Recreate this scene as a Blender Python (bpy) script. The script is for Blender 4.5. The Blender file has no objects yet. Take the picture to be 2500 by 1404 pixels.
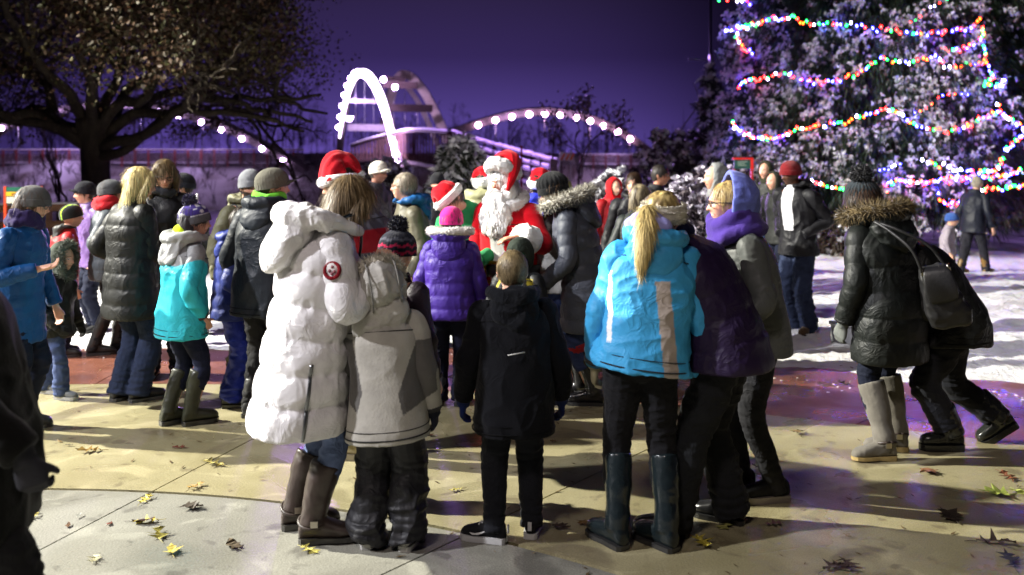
import bpy, bmesh, math, random
import numpy as np
from mathutils import Vector, Matrix, Euler
random.seed(7); RNG = np.random.default_rng(7)
SC = bpy.context.scene
COL = SC.collection
F, CAMH, HY = 2300.0, 1.86, 371.0          # focal length in photo pixels, eye height, horizon row
R = math.radians

# ------------------------------------------------------------------ camera, sky, lamps, exposure
cam = bpy.data.cameras.new("camera"); camo = bpy.data.objects.new("camera", cam); COL.objects.link(camo)
camo.location = (0, 0, CAMH); camo.rotation_euler = (R(90), 0, 0)
cam.sensor_width = 36.0; cam.lens = 36.0*F/2500.0; cam.shift_y = -(702-HY)/2500.0
cam.dof.use_dof = True; cam.dof.focus_distance = 5.6; cam.dof.aperture_fstop = 1.7
cam.clip_start = 0.1; cam.clip_end = 2000.0
SC.camera = camo

world = bpy.data.worlds.new("World"); SC.world = world; world.use_nodes = True
def build_world():
    nt = world.node_tree; N = nt.nodes; L = nt.links; N.clear()
    out = N.new("ShaderNodeOutputWorld"); bg = N.new("ShaderNodeBackground")
    tc = N.new("ShaderNodeTexCoord"); sep = N.new("ShaderNodeSeparateXYZ")
    L.new(tc.outputs["Generated"], sep.inputs[0])
    ramp = N.new("ShaderNodeValToRGB")               # night sky: violet glow low down, near black overhead
    e = ramp.color_ramp.elements
    e[0].position = 0.0; e[0].color = (0.092, 0.056, 0.290, 1)
    e[1].position = 1.0; e[1].color = (0.016, 0.011, 0.030, 1)
    for p, c in ((0.05, (0.054, 0.033, 0.165, 1)), (0.10, (0.027, 0.016, 0.078, 1)), (0.17, (0.020, 0.0125, 0.046, 1)), (0.4, (0.017, 0.011, 0.032, 1))):
        k = e.new(p); k.color = c
    L.new(sep.outputs["Z"], ramp.inputs[0])
    # the glow of the town and the bridge lies round one bearing and fades away from it
    dot = N.new("ShaderNodeVectorMath"); dot.operation = 'DOT_PRODUCT'
    nrm = Vector((-0.14, 1.0, 0.02)).normalized(); dot.inputs[1].default_value = nrm
    L.new(tc.outputs["Generated"], dot.inputs[0])
    mr = N.new("ShaderNodeMapRange"); mr.inputs[1].default_value = 0.915; mr.inputs[2].default_value = 0.999
    mr.inputs[3].default_value = 0.26; mr.inputs[4].default_value = 1.30; mr.interpolation_type = 'SMOOTHSTEP'
    L.new(dot.outputs["Value"], mr.inputs[0])
    L.new(ramp.outputs[0], bg.inputs[0]); L.new(mr.outputs[0], bg.inputs[1])
    L.new(bg.outputs[0], out.inputs[0])
build_world()

def spot(name, loc, target, power, color, size, blend, radius):
    l = bpy.data.lights.new(name, 'SPOT'); l.energy = power; l.color = color
    l.spot_size = R(size); l.spot_blend = blend; l.shadow_soft_size = radius
    o = bpy.data.objects.new(name, l); COL.objects.link(o); o.location = loc
    o.rotation_euler = (Vector(target)-Vector(loc)).to_track_quat('-Z', 'Y').to_euler()
    return o
LAMP1 = (-15.5, 8.7, 9.2)                 # the tall street lamp out of frame on the left: its shadows run to the right
LAMP2 = (-4.0, -4.5, 11.5)                   # added weak fill lamp behind the camera, for the sides facing it
spot("street_lamp_light", LAMP1, (4.5, 7.4, 0.0), 46000, (1.0, 0.965, 0.84), 61, 0.42, 0.13)
spot("rear_fill_light", LAMP2, (0.4, 5.4, 0.0), 2100, (1.0, 0.86, 0.82), 68, 0.6, 0.9)
LAMP3 = (-13.5, 1.0, 9.4)                   # a second lamp on the left, nearer the camera
spot("second_street_lamp_light", LAMP3, (1.5, 6.6, 0.0), 12500, (0.96, 0.95, 1.0), 58, 0.5, 0.3)

SC.render.engine = 'CYCLES'
SC.view_settings.view_transform = 'Standard'; SC.view_settings.look = 'None'
SC.view_settings.exposure = 0.0; SC.view_settings.gamma = 1.0; SC.view_settings.use_curve_mapping = False
cy = SC.cycles
cy.use_denoising = True; cy.max_bounces = 6; cy.diffuse_bounces = 2; cy.glossy_bounces = 2
cy.transmission_bounces = 2; cy.transparent_max_bounces = 4; cy.volume_bounces = 0
cy.sample_clamp_indirect = 3.0; cy.use_light_tree = True; cy.caustics_reflective = False; cy.caustics_refractive = False

# ------------------------------------------------------------------ small helpers
def at(px, py, d):
    """the point at depth d that the photograph shows at pixel (px, py)"""
    return np.array([(px-1250.0)/F*d, d, CAMH-(py-HY)/F*d])
def on_ground(px, py):
    d = F*CAMH/(py-HY); return np.array([(px-1250.0)/F*d, d, 0.0])

def _hash(ix, iy, iz):
    n = (ix*374761393 + iy*668265263 + iz*2147483647*3 + 1013904223) & 0xFFFFFFFF
    n = ((n ^ (n >> 13))*1274126177) & 0xFFFFFFFF
    return ((n ^ (n >> 16)) & 0xFFFF)/65535.0
def vnoise(p):
    p = np.asarray(p, float); i = np.floor(p).astype(np.int64); f = p-i; f = f*f*(3-2*f); r = 0
    for dx in (0, 1):
        wx = f[:, 0] if dx else 1-f[:, 0]
        for dy in (0, 1):
            wy = f[:, 1] if dy else 1-f[:, 1]
            for dz in (0, 1):
                wz = f[:, 2] if dz else 1-f[:, 2]
                r = r + wx*wy*wz*_hash(i[:, 0]+dx, i[:, 1]+dy, i[:, 2]+dz)
    return r*2-1
def fbm(p, o=3):
    s = 0; a = 1; t = 0; p = np.asarray(p, float)
    for k in range(o):
        s = s+a*vnoise(p+17.3*k); t += a; a *= .5; p = p*2.03
    return s/t
def sstep(a, b, x):
    t = np.clip((x-a)/(b-a), 0, 1); return t*t*(3-2*t)

class G:
    """a bag of closed shapes that ends up as one mesh"""
    def __init__(s): s.v = []; s.f = []; s.c = []; s.n = 0
    def add(s, v, f, col=None):
        v = np.asarray(v, float)
        s.v.append(v); s.f.extend([tuple(int(i)+s.n for i in q) for q in f]); s.n += len(v)
        if col is not None:
            c = np.asarray(col, float)
            s.c.append(np.tile(c, (len(v), 1)) if c.ndim == 1 else c)
        else: s.c.append(np.ones((len(v), 3))*.5)
        return s
    def join(s, g):
        for v, c in zip(g.v, g.c): pass
        off = s.n
        s.v += g.v; s.c += g.c; s.f += [tuple(i+off for i in q) for q in g.f]; s.n += g.n
        return s
    def arr(s): return np.vstack(s.v) if s.v else np.zeros((0, 3))
    def cols(s): return np.vstack(s.c)
    def xf(s, M):
        M = np.asarray(M); s.v = [v @ M[:3, :3].T + M[:3, 3] for v in s.v]; return s

def norm(v): v = np.asarray(v, float); return v/(np.linalg.norm(v)+1e-12)
def smooth_path(P, n):
    P = np.asarray(P, float); m = len(P)
    if m == 2: return P[0]+(P[1]-P[0])*np.linspace(0, 1, n)[:, None]
    Q = np.vstack([2*P[0]-P[1], P, 2*P[-1]-P[-2]]); out = []
    t = np.linspace(0, m-1, n)
    for x in t:
        i = min(int(x), m-2); u = x-i; a, b, c, d = Q[i], Q[i+1], Q[i+2], Q[i+3]
        out.append(.5*(2*b+(c-a)*u+(2*a-5*b+4*c-d)*u*u+(3*b-a-3*c+d)*u**3))
    return np.array(out)
def frames(P, ref):
    T = np.gradient(P, axis=0); T /= np.linalg.norm(T, axis=1)[:, None]+1e-12
    U = []; u = np.asarray(ref, float)
    for t in T:
        u = u-t*np.dot(u, t); u = u/(np.linalg.norm(u)+1e-12); U.append(u)
    U = np.array(U); return T, U, np.cross(T, U)
def loft(C, U, V, A, B, n=18, pw=2.0, cap=True):
    C = np.asarray(C, float); m = len(C)
    A = np.broadcast_to(np.asarray(A, float).reshape(m if np.ndim(A) else 1, -1), (m, n) if np.ndim(A) == 2 else (m, 1))
    B = np.broadcast_to(np.asarray(B, float).reshape(m if np.ndim(B) else 1, -1), (m, n) if np.ndim(B) == 2 else (m, 1))
    th = np.linspace(0, 2*np.pi, n, endpoint=False); c, s = np.cos(th), np.sin(th)
    if pw != 2.0:
        c = np.sign(c)*np.abs(c)**(2/pw); s = np.sign(s)*np.abs(s)**(2/pw)
    v = C[:, None, :]+U[:, None, :]*(A*c)[:, :, None]+V[:, None, :]*(B*s)[:, :, None]
    v = v.reshape(-1, 3); f = []
    for i in range(m-1):
        for j in range(n):
            k = (j+1) % n; f.append((i*n+j, i*n+k, (i+1)*n+k, (i+1)*n+j))
    if cap:
        v = np.vstack([v, C[0], C[-1]]); a = m*n
        for j in range(n):
            k = (j+1) % n; f.append((a, k, j)); f.append((a+1, (m-1)*n+j, (m-1)*n+k))
    return v, f
def tube(P, r, n=8, ref=None, res=None, flat=1.0):
    P = np.asarray(P, float)
    if res: 
        m = len(P); r = np.interp(np.linspace(0, m-1, res), np.arange(m), np.broadcast_to(r, (m,))); P = smooth_path(P, res)
    if ref is None:
        t = norm(P[-1]-P[0]); ref = (1, 0, 0) if abs(t[0]) < .8 else (0, 1, 0)
    T, U, V = frames(P, ref); r = np.broadcast_to(r, (len(P),))
    return loft(P, U, V, r, r*flat, n)
def ellipsoid(c, rad, nu=20, nv=12, rot=None):
    th = np.linspace(0, np.pi, nv+1)[1:-1]; v = [(0, 0, 1)]
    for t in th:
        for p in np.linspace(0, 2*np.pi, nu, endpoint=False): v.append((math.sin(t)*math.cos(p), math.sin(t)*math.sin(p), math.cos(t)))
    v.append((0, 0, -1)); v = np.array(v)*np.asarray(rad); f = []
    for j in range(nu): f.append((0, 1+j, 1+(j+1) % nu))
    for i in range(nv-2):
        for j in range(nu):
            k = (j+1) % nu; f.append((1+i*nu+j, 1+(i+1)*nu+j, 1+(i+1)*nu+k, 1+i*nu+k))
    b = 1+(nv-2)*nu
    for j in range(nu): f.append((b+j, len(v)-1, b+(j+1) % nu))
    if rot is not None: v = v @ np.asarray(rot).T
    return v+np.asarray(c), f
def box(c, s, rot=None):
    v = np.array([(x, y, z) for x in (-.5, .5) for y in (-.5, .5) for z in (-.5, .5)])*np.asarray(s, float)
    if rot is not None: v = v @ np.asarray(rot).T
    return v+np.asarray(c), [(0, 1, 3, 2), (4, 6, 7, 5), (0, 4, 5, 1), (2, 3, 7, 6), (0, 2, 6, 4), (1, 5, 7, 3)]
def bar(a, b, w, h, up=(0, 0, 1)):
    """a square bar from a to b, w wide and h high"""
    a = np.asarray(a, float); b = np.asarray(b, float); t = norm(b-a); u = norm(np.cross(t, up)) if abs(np.dot(t, up)) < .999 else np.array([1., 0, 0]); w2 = np.cross(u, t)
    v = []
    for p in (a, b):
        for x, y in ((-1, -1), (1, -1), (1, 1), (-1, 1)): v.append(p+u*x*w/2+w2*y*h/2)
    return np.array(v), [(0, 1, 2, 3), (7, 6, 5, 4), (0, 4, 5, 1), (1, 5, 6, 2), (2, 6, 7, 3), (3, 7, 4, 0)]
def rotm(axis, deg):
    return np.array(Matrix.Rotation(R(deg), 3, axis))

# ------------------------------------------------------------------ materials
MATS = {}
def nodes(name):
    m = bpy.data.materials.new(name); m.use_nodes = True; nt = m.node_tree
    return m, nt, nt.nodes, nt.links, nt.nodes["Principled BSDF"]
def attr_mat(name, rough=.7, spec=.3, sheen=0, bump=(0, 60), var=.12, metal=0, wave=None, aniso=None, sss=0, coat=0, crease=0):
    """a procedural material whose base colour is the object's own colour attribute, mottled by noise"""
    m, nt, N, L, b = nodes(name)
    a = N.new("ShaderNodeAttribute"); a.attribute_name = "Col"
    tc = N.new("ShaderNodeTexCoord")
    no = N.new("ShaderNodeTexNoise"); no.inputs["Scale"].default_value = 14; no.inputs["Detail"].default_value = 5
    mp = N.new("ShaderNodeMapping"); L.new(tc.outputs["Object"], mp.inputs[0]); L.new(mp.outputs[0], no.inputs[0])
    if aniso: mp.inputs["Scale"].default_value = aniso
    mr = N.new("ShaderNodeMapRange"); mr.inputs[1].default_value = .25; mr.inputs[2].default_value = .75
    mr.inputs[3].default_value = 1-var; mr.inputs[4].default_value = 1+var
    L.new(no.outputs["Fac"], mr.inputs[0])
    mx = N.new("ShaderNodeMix"); mx.data_type = 'RGBA'; mx.blend_type = 'MULTIPLY'; mx.inputs["Factor"].default_value = 1
    L.new(a.outputs["Color"], mx.inputs["A"]); L.new(mr.outputs[0], mx.inputs["B"])
    L.new(mx.outputs["Result"], b.inputs["Base Color"])
    b.inputs["Roughness"].default_value = rough; b.inputs["Specular IOR Level"].default_value = spec
    b.inputs["Metallic"].default_value = metal
    if sheen: b.inputs["Sheen Weight"].default_value = sheen; b.inputs["Sheen Roughness"].default_value = .5
    if sss: b.inputs["Subsurface Weight"].default_value = sss; b.inputs["Subsurface Radius"].default_value = (.012, .004, .002); b.inputs["Subsurface Scale"].default_value = 1
    if coat: b.inputs["Coat Weight"].default_value = coat
    if bump[0]:
        bn = N.new("ShaderNodeBump"); bn.inputs["Strength"].default_value = bump[0]; bn.inputs["Distance"].default_value = .004
        if wave:
            t = N.new("ShaderNodeTexWave"); t.inputs["Scale"].default_value = wave; t.bands_direction = 'Z'; t.inputs["Distortion"].default_value = 3; t.inputs["Detail"].default_value = 2
        else:
            t = N.new("ShaderNodeTexNoise"); t.inputs["Scale"].default_value = bump[1]; t.inputs["Detail"].default_value = 6
        L.new(mp.outputs[0], t.inputs[0])
        L.new(t.outputs["Fac"], bn.inputs["Height"]); last = bn
        if crease:                                            # sharp little folds: the ridges of a warped noise
            c1 = N.new("ShaderNodeTexNoise"); c1.inputs["Scale"].default_value = 11; c1.inputs["Detail"].default_value = 3; c1.inputs["Distortion"].default_value = 1.2; L.new(mp.outputs[0], c1.inputs[0])
            s1 = N.new("ShaderNodeMath"); s1.operation = 'SUBTRACT'; s1.inputs[1].default_value = .5; L.new(c1.outputs["Fac"], s1.inputs[0])
            s2 = N.new("ShaderNodeMath"); s2.operation = 'ABSOLUTE'; L.new(s1.outputs[0], s2.inputs[0]); s3 = N.new("ShaderNodeMath"); s3.operation = 'POWER'; s3.inputs[1].default_value = .6; L.new(s2.outputs[0], s3.inputs[0])
            b2 = N.new("ShaderNodeBump"); b2.inputs["Strength"].default_value = crease; b2.inputs["Distance"].default_value = .025; b2.invert = True; c2 = N.new("ShaderNodeTexNoise"); c2.inputs["Scale"].default_value = 3.1; c2.inputs["Detail"].default_value = 2; L.new(tc.outputs["Object"], c2.inputs[0]); m2 = N.new("ShaderNodeMapRange"); m2.inputs[1].default_value = .40; m2.inputs[2].default_value = .62; m2.inputs[3].default_value = .1; m2.inputs[4].default_value = 1.5; L.new(c2.outputs["Fac"], m2.inputs[0]); s4 = N.new("ShaderNodeMath"); s4.operation = 'MULTIPLY'; L.new(s3.outputs[0], s4.inputs[0]); L.new(m2.outputs[0], s4.inputs[1]); L.new(s4.outputs[0], b2.inputs["Height"]); L.new(bn.outputs[0], b2.inputs["Normal"]); last = b2
        L.new(last.outputs[0], b.inputs["Normal"])
    MATS[name] = m; return m
attr_mat("nylon", .52, .26, bump=(.5, 28), var=.12, crease=.34)
attr_mat("cotton", .85, .12, sheen=.04, bump=(.35, 120), var=.16, crease=.4)
attr_mat("fleece", .95, .08, sheen=.15, bump=(.6, 90), var=.14)
attr_mat("knit", .9, .1, sheen=.1, bump=(.8, 60), var=.2, wave=55)
attr_mat("denim", .85, .15, bump=(.35, 160), var=.3, crease=.5)
attr_mat("leather", .42, .5, bump=(.3, 70), var=.2)
attr_mat("suede", .85, .15, sheen=.2, bump=(.3, 120), var=.2)
attr_mat("rubber", .25, .55, bump=(.08, 20), var=.12)
attr_mat("skin", .5, .4, bump=(.12, 120), var=.06, sss=.12)
attr_mat("hair", .45, .4, bump=(.4, 40), var=.35, aniso=(5, 5, .7))
attr_mat("fur", .9, .1, sheen=.3, bump=(.3, 60), var=.22)
attr_mat("plastic", .35, .5, var=.05)
attr_mat("metal", .3, .5, metal=1.0, var=.1)
attr_mat("gloss", .08, .6, var=.02)
attr_mat("paint", .5, .4, bump=(.1, 30), var=.12)
attr_mat("bark", .9, .15, bump=(.9, 25), var=.4, aniso=(1, 1, .25))
attr_mat("wood", .75, .2, bump=(.4, 30), var=.3, aniso=(.4, 1, 1))
attr_mat("leaf", .6, .3, var=.35)
attr_mat("snow", .65, .3, bump=(.4, 30), var=.05)
def emit_mat(name, col, strength):
    m, nt, N, L, b = nodes(name)
    b.inputs["Base Color"].default_value = (*col, 1); b.inputs["Emission Color"].default_value = (*col, 1); b.inputs["Emission Strength"].default_value = strength
    MATS[name] = m; return m

# ------------------------------------------------------------------ objects
def mesh_from(name, v, f, col=None, mat="paint", smooth=True):
    me = bpy.data.meshes.new(name); me.from_pydata(np.asarray(v).tolist(), [], f); me.update()
    finish_mesh(me, col, mat, smooth); return me
def finish_mesh(me, col, mat, smooth=True):
    if col is not None:
        col = np.asarray(col, float); n = len(me.vertices)
        if col.ndim == 1: col = np.tile(col, (n, 1))
        a = me.color_attributes.get("Col") or me.color_attributes.new("Col", 'FLOAT_COLOR', 'POINT')
        a.data.foreach_set("color", np.hstack([col, np.ones((n, 1))]).astype(np.float32).ravel())
    if mat: me.materials.clear(); me.materials.append(MATS[mat] if isinstance(mat, str) else mat)
    me.polygons.foreach_set("use_smooth", np.full(len(me.polygons), smooth))
def obj(name, me, parent=None, loc=None, rot=None):
    o = bpy.data.objects.new(name, me); COL.objects.link(o)
    if parent is not None: o.parent = parent
    if loc is not None: o.location = loc
    if rot is not None: o.rotation_euler = rot
    return o
def solid(name, g, parent=None, mat="paint", col=None, smooth=True, **k):
    """link a bag of shapes as one object"""
    me = mesh_from(name, g.arr(), g.f, g.cols() if col is None else col, mat, smooth); return obj(name, me, parent, **k)
def tag(o, label=None, cat=None, group=None, kind=None):
    for k, v in (("label", label), ("category", cat), ("group", group), ("kind", kind)):
        if v: o[k] = v
    return o
def empty(name, loc=(0, 0, 0), rz=0.0):
    o = bpy.data.objects.new(name, None); COL.objects.link(o); o.location = loc; o.rotation_euler = (0, 0, rz); o.empty_display_size = .1
    return o
QUEUE = []
def fused(name, g, parent, voxel, mat, col, post=None, smooth=4, extra=None):
    """the shapes of g grown together into one continuous skin (voxel size in m); the colour may be a function of the points"""
    me = bpy.data.meshes.new(name); me.from_pydata(g.arr().tolist(), [], g.f); me.update()
    o = obj(name, me, parent)
    m = o.modifiers.new("r", 'REMESH'); m.mode = 'VOXEL'; m.voxel_size = voxel; m.use_smooth_shade = True
    if smooth: s = o.modifiers.new("s", 'SMOOTH'); s.factor = .5; s.iterations = smooth
    QUEUE.append((o, mat, col, post, extra)); return o
def run_queue():
    dg = bpy.context.evaluated_depsgraph_get(); done = []
    for q in QUEUE: done.append(bpy.data.meshes.new_from_object(q[0].evaluated_get(dg)))
    for (o, mat, col, post, extra), me in zip(QUEUE, done):
        old = o.data; o.modifiers.clear(); me.name = o.name
        n = len(me.vertices); co = np.empty(n*3, np.float32); me.vertices.foreach_get("co", co); co = co.reshape(-1, 3).astype(float)
        no = np.empty(n*3, np.float32); me.vertices.foreach_get("normal", no); no = no.reshape(-1, 3).astype(float)
        c0 = co.copy()
        if post is not None:
            co = post(co, no); me.vertices.foreach_set("co", co.astype(np.float32).ravel()); me.update()
        c = col(c0) if callable(col) else col
        if extra is not None:
            eg = extra(co, no)
            if eg is not None and eg.n:
                nc = np.tile(np.asarray(c, float), (n, 1)) if np.ndim(c) == 1 else c
                fs = [tuple(p.vertices) for p in me.polygons]
                v = np.vstack([co, eg.arr()]); f = fs+[tuple(i+n for i in q) for q in eg.f]; c = np.vstack([nc, eg.cols()])
                me2 = bpy.data.meshes.new(o.name); me2.from_pydata(v.tolist(), [], f); me2.update(); me = me2
        finish_mesh(me, c, mat, True)
        o.data = me
        if old.users == 0: bpy.data.meshes.remove(old)
    QUEUE.clear()
# ------------------------------------------------------------------ people
def C(r, g, b):
    return tuple(((x/255/12.92) if x <= 10 else ((x/255+.055)/1.055)**2.4) for x in (r, g, b))
SKIN = C(222, 172, 146); SKIN_TAN = C(205, 150, 122); SKIN_DARK = C(92, 60, 44)

def head_shape(hh, male=True):
    """a displaced sphere with brow, sockets, nose, lips, jaw and ears; origin mid head, face to -Y"""
    v, f = ellipsoid((0, 0, 0), (1, 1, 1), 84, 64)
    # crowd the columns of points towards the face
    x, y, z = v[:, 0].copy(), v[:, 1].copy(), v[:, 2].copy()
    x *= .335; y *= .425; z *= .5
    lo = sstep(0.02, -.5, z); fr = sstep(.05, -.2, y)
    x *= 1-(.26 if male else .34)*lo; x *= 1-.06*fr
    y = np.where(y > 0, y*(1-.38*sstep(0.02, -.38, z)), y)
    y = np.where(y < 0, y*(1+.04*sstep(-.1, -.45, z)), y)
    g = lambda a, s: np.exp(-(a/s)**2)
    face = sstep(-.10, -.24, y)
    d = np.zeros_like(y)
    d += .026*g(z-.115, .05)*g(np.abs(x)-.10, .11)*face                       # brow
    d -= .040*(g(np.abs(x)-.135, .062)*g(z-.035, .05))*face                   # sockets
    t = np.clip((.09-z)/.19, 0, 1); nb = t*(z > -.13)+g(z+.13, .022)*(z <= -.13)
    d += (.025+.085*t)*nb*g(x, .030+.022*t)*face*(z < .09)                     # nose
    d += .022*g(np.abs(x)-.055, .028)*g(z+.105, .035)*face                    # nostrils
    d += .026*g(x, .085)*g(z+.205, .022)*face + .030*g(x, .08)*g(z+.262, .024)*face - .016*g(x, .10)*g(z+.234, .009)*face
    d += .045*g(x, .10)*g(z+.40, .07)*face                                    # chin
    d += .018*g(np.abs(x)-.20, .08)*g(z+.06, .09)*face                        # cheeks
    d -= .012*g(np.abs(x)-.19, .06)*g(z+.24, .08)*face
    y = y-d
    v = np.stack([x, y, z], 1)*hh
    gg = G().add(v, f)
    for s in (-1, 1):
        e, ef = ellipsoid((s*.345*hh, .03*hh, -.015*hh), (.022*hh, .062*hh, .125*hh), 12, 8, rotm('X', -12) @ rotm('Z', -s*22))
        gg.add(e, ef)
    return gg
def face_col(skin, hh, brow=(.06, .04, .03), beard=None, lips=None, flush=.25, smile=False, stubble=0):
    skin = np.array(skin); lips = np.array(lips if lips is not None else skin*np.array((.72, .42, .42)))
    def f(q):
        q = q/hh; x, y, z = q[:, 0], q[:, 1], q[:, 2]; c = np.tile(skin, (len(q), 1))
        fr = (y < -.22)
        def mix(m, k): 
            nonlocal c
            m = np.clip(m, 0, 1)[:, None]; c = c*(1-m)+np.array(k)*m
        g = lambda a, s: np.exp(-(a/s)**2)
        mix(flush*fr*g(np.abs(x)-.19, .09)*g(z+.08, .09), skin*np.array((1.0, .60, .58)))
        mix(flush*1.4*fr*g(x, .05)*g(z+.09, .05), skin*np.array((1.0, .60, .58)))
        if stubble: mix(stubble*sstep(-.15, -.2, z)*sstep(.12, -.05, y), skin*.45)
        if beard is not None:
            b = sstep(-.11-.1*g(x, .12), -.16-.1*g(x, .12), z)*sstep(.08, .0, y)*1.0
            b = np.maximum(b, g(z+.175, .022)*g(x, .15)*fr)
            mix(b, beard)
        mix(1.0*fr*g(z+.235, .034)**2*(np.abs(x) < .115), lips)
        if smile: mix(1.0*fr*g(z+.232, .018)**2*(np.abs(x) < .085), (.75, .72, .66))
        mix(.85*fr*g(z-.128-.02*np.cos(x*9), .017)*sstep(.04, .06, np.abs(x))*sstep(.22, .2, np.abs(x)), brow)
        ex, ez = (np.abs(x)-.135)/.06, (z-.035)/.026
        mix(fr*sstep(1.5, .9, ex*ex+ez*ez), skin*.45)
        mix(fr*sstep(1.05, .7, ex*ex+ez*ez), (.62, .58, .55))
        mix(fr*sstep(1, .5, ((np.abs(x)-.135)**2+(z-.035)**2)/.022**2), (.03, .022, .02))
        mix(.5*fr*sstep(1, .3, ((np.abs(x)-.045)**2+(z+.125)**2)/.02**2), skin*.25)
        return c
    return f

def hand_shape(k=1.0, curl=.45, fat=1.0, spread=.05):
    """right hand: fingers +Z, thumb +X, back of the hand +Y; wrist at the origin"""
    g = G()
    zs = np.array([-.03, 0, .02, .05, .08, .095]); w = np.array([.027, .027, .033, .040, .042, .038])*fat; d = np.array([.021, .020, .019, .017, .0145, .012])*fat
    P = np.stack([zs*0, zs*0, zs], 1); o = np.ones((len(zs), 1))
    v, f = loft(P, o*np.array([[1., 0, 0]]), o*np.array([[0, 1., 0]]), w, d, 14, 2.6); g.add(v, f)
    def chain(p, dr, L, r, axis, angs):
        pts = [np.array(p, float)]; dr = norm(dr); segs = (.46, .30, .24)
        for s, a in zip(segs, angs):
            dr = rotv(dr, axis, a); pts.append(pts[-1]+dr*L*s)
        v, f = tube(pts, [r*1.05, r, r*.92, r*.72], 8, ref=(1, 0, 0), res=9); g.add(v, f)
        e, ef = ellipsoid(pts[-1], (r*.74,)*3, 8, 6); g.add(e, ef)
    for x, L, r in ((.031, .076, .0092), (.0105, .084, .0096), (-.0105, .078, .0092), (-.030, .061, .0082)):
        chain((x, .0, .083), (x*spread*18, 0, 1), L, r*fat, (1, 0, 0), (60*curl, 75*curl, 45*curl))
    chain((.024, -.004, .026), (.75, -.25, .75), .078, .0115*fat, (.2, -.2, -.75), (10*curl, 25*curl, 20*curl))
    g.xf(np.diag([k, k, k, 1])); return g
def rotv(v, axis, deg):
    return np.array(Matrix.Rotation(R(deg), 3, Vector(axis)) @ Vector(v))

def folds(amp=.006, sc=7.0, seed=0, fine=.4, zs=1.0):
    def post(co, no):
        p = co*np.array([1, 1, zs])+.035*np.stack([vnoise(co*9+seed), vnoise(co*9+seed+31), vnoise(co*9+seed+57)], 1)
        n = 1-2*np.abs(fbm(p*sc+seed*7.7, 2))**.75; m = 1-2*np.abs(vnoise(p*sc*2.2+seed*3.1))**.7; n2 = vnoise(p*sc*4.5+seed)
        a = .55+.9*sstep(-.3, .4, vnoise(co*3.3+seed*1.7))
        return co+no*(a*(amp*n+amp*fine*m+amp*.18*n2)-amp*.2)[:, None]
    return post
def pick_folds(kind, seed):
    return {'puff': folds(.0028, 11, seed, .7, .5), 'cloth': folds(.011, 5, seed, .6, .75), 'fleece': folds(.007, 5, seed, .4, 1), 'jeans': folds(.010, 6, seed, .5, 1.7), 'slim': folds(.006, 8, seed, .5, 2.2), 'snow': folds(.015, 4.5, seed, .6, 1.5)}[kind]
def quilt_f(s, sp, d):
    return d*(np.abs(np.sin(np.pi*s/sp))**.5-.72)
def spikes(g, pts, dirs, ln, w, col, rng, jit=.5, cv=.2, droop=0.0):
    n = len(pts); a = rng.normal(size=(n, 3)); d = np.asarray(dirs)+a*jit; d[:, 2] -= droop; d /= np.linalg.norm(d, axis=1)[:, None]
    s = np.cross(d, rng.normal(size=(n, 3))); s /= np.linalg.norm(s, axis=1)[:, None]+1e-9
    L = ln*rng.uniform(.5, 1.15, n)[:, None]
    v = np.concatenate([pts-s*w/2, pts+s*w/2, pts+d*L], 1).reshape(-1, 3)
    cc = np.repeat(np.asarray(col)[None]*np.clip(1+rng.normal(size=(n, 1))*cv, .3, 2) if np.ndim(col) == 1 else col, 3, axis=0)
    g.add(v, [(3*i, 3*i+1, 3*i+2) for i in range(n)], cc)
def fur_roll(g, path, r, ln, n, col, rng, closed=False, core=.75, w=.006, flat=1.0):
    P = smooth_path(np.vstack([path, path[:1]]) if closed else path, 40)
    v, f = tube(P, np.ones(40)*r*core, 10, flat=flat); v = v*(1+0*v)+(fbm(v*45, 2)*r*.22)[:, None]; g.add(v, f, np.array(col)*.95)
    T, U, V = frames(P, (0.1, .2, 1)); i = rng.integers(0, 40, n); a = rng.uniform(0, 2*np.pi, n)
    d = U[i]*np.cos(a)[:, None]+V[i]*np.sin(a)[:, None]
    spikes(g, P[i]+d*r*core*.9+T[i]*rng.normal(size=(n, 1))*.008, d, ln, w, col, rng, .45)
def strands(n, ln, col, rng, w=.004, down=1.0, out=.25, cv=.2, keep=None, clump=None):
    """thin locks lying on a hair mesh, for its fused() extra"""
    def ex(co, no):
        g = G(); idx = np.arange(len(co)) if keep is None else np.nonzero(keep(co))[0]
        if not len(idx): return g
        i = rng.choice(idx, n); p = co[i]; nn = no[i]
        dn = np.array([0, 0, -1.0]); d = dn-nn*(nn @ dn)[:, None]; d /= np.linalg.norm(d, axis=1)[:, None]+1e-6
        d = d*down+rng.normal(size=(n, 3))*.07
        s = np.cross(d, nn); s /= np.linalg.norm(s, axis=1)[:, None]+1e-6
        L = ln*rng.uniform(.4, 1.1, n)[:, None]; o = nn*.003
        q0 = p+o; q1 = p+d*L*.5+nn*out*.07*L+o; q2 = p+d*L+nn*out*.02*L+np.array([0, 0, -.1])*L+o
        v = np.concatenate([q0-s*w/2, q0+s*w/2, q1-s*w/2, q1+s*w/2, q2], 1).reshape(-1, 3)
        cc = np.asarray(col)[None]*np.clip(1+rng.normal(size=(n, 1))*cv, .35, 2.2)
        f = []
        for k in range(n): b = 5*k; f += [(b, b+1, b+3, b+2), (b+2, b+3, b+4)]
        g.add(v, f, np.repeat(cc, 5, axis=0)); return g
    return ex
def blotch(col, col2, sc=(20, 20, 3), lo=-.1, hi=.35, seed=0):
    def f(q):
        m = sstep(lo, hi, fbm(q*np.array(sc)+seed, 3))[:, None]; return np.array(col)*(1-m)+np.array(col2)*m
    return f

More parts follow.
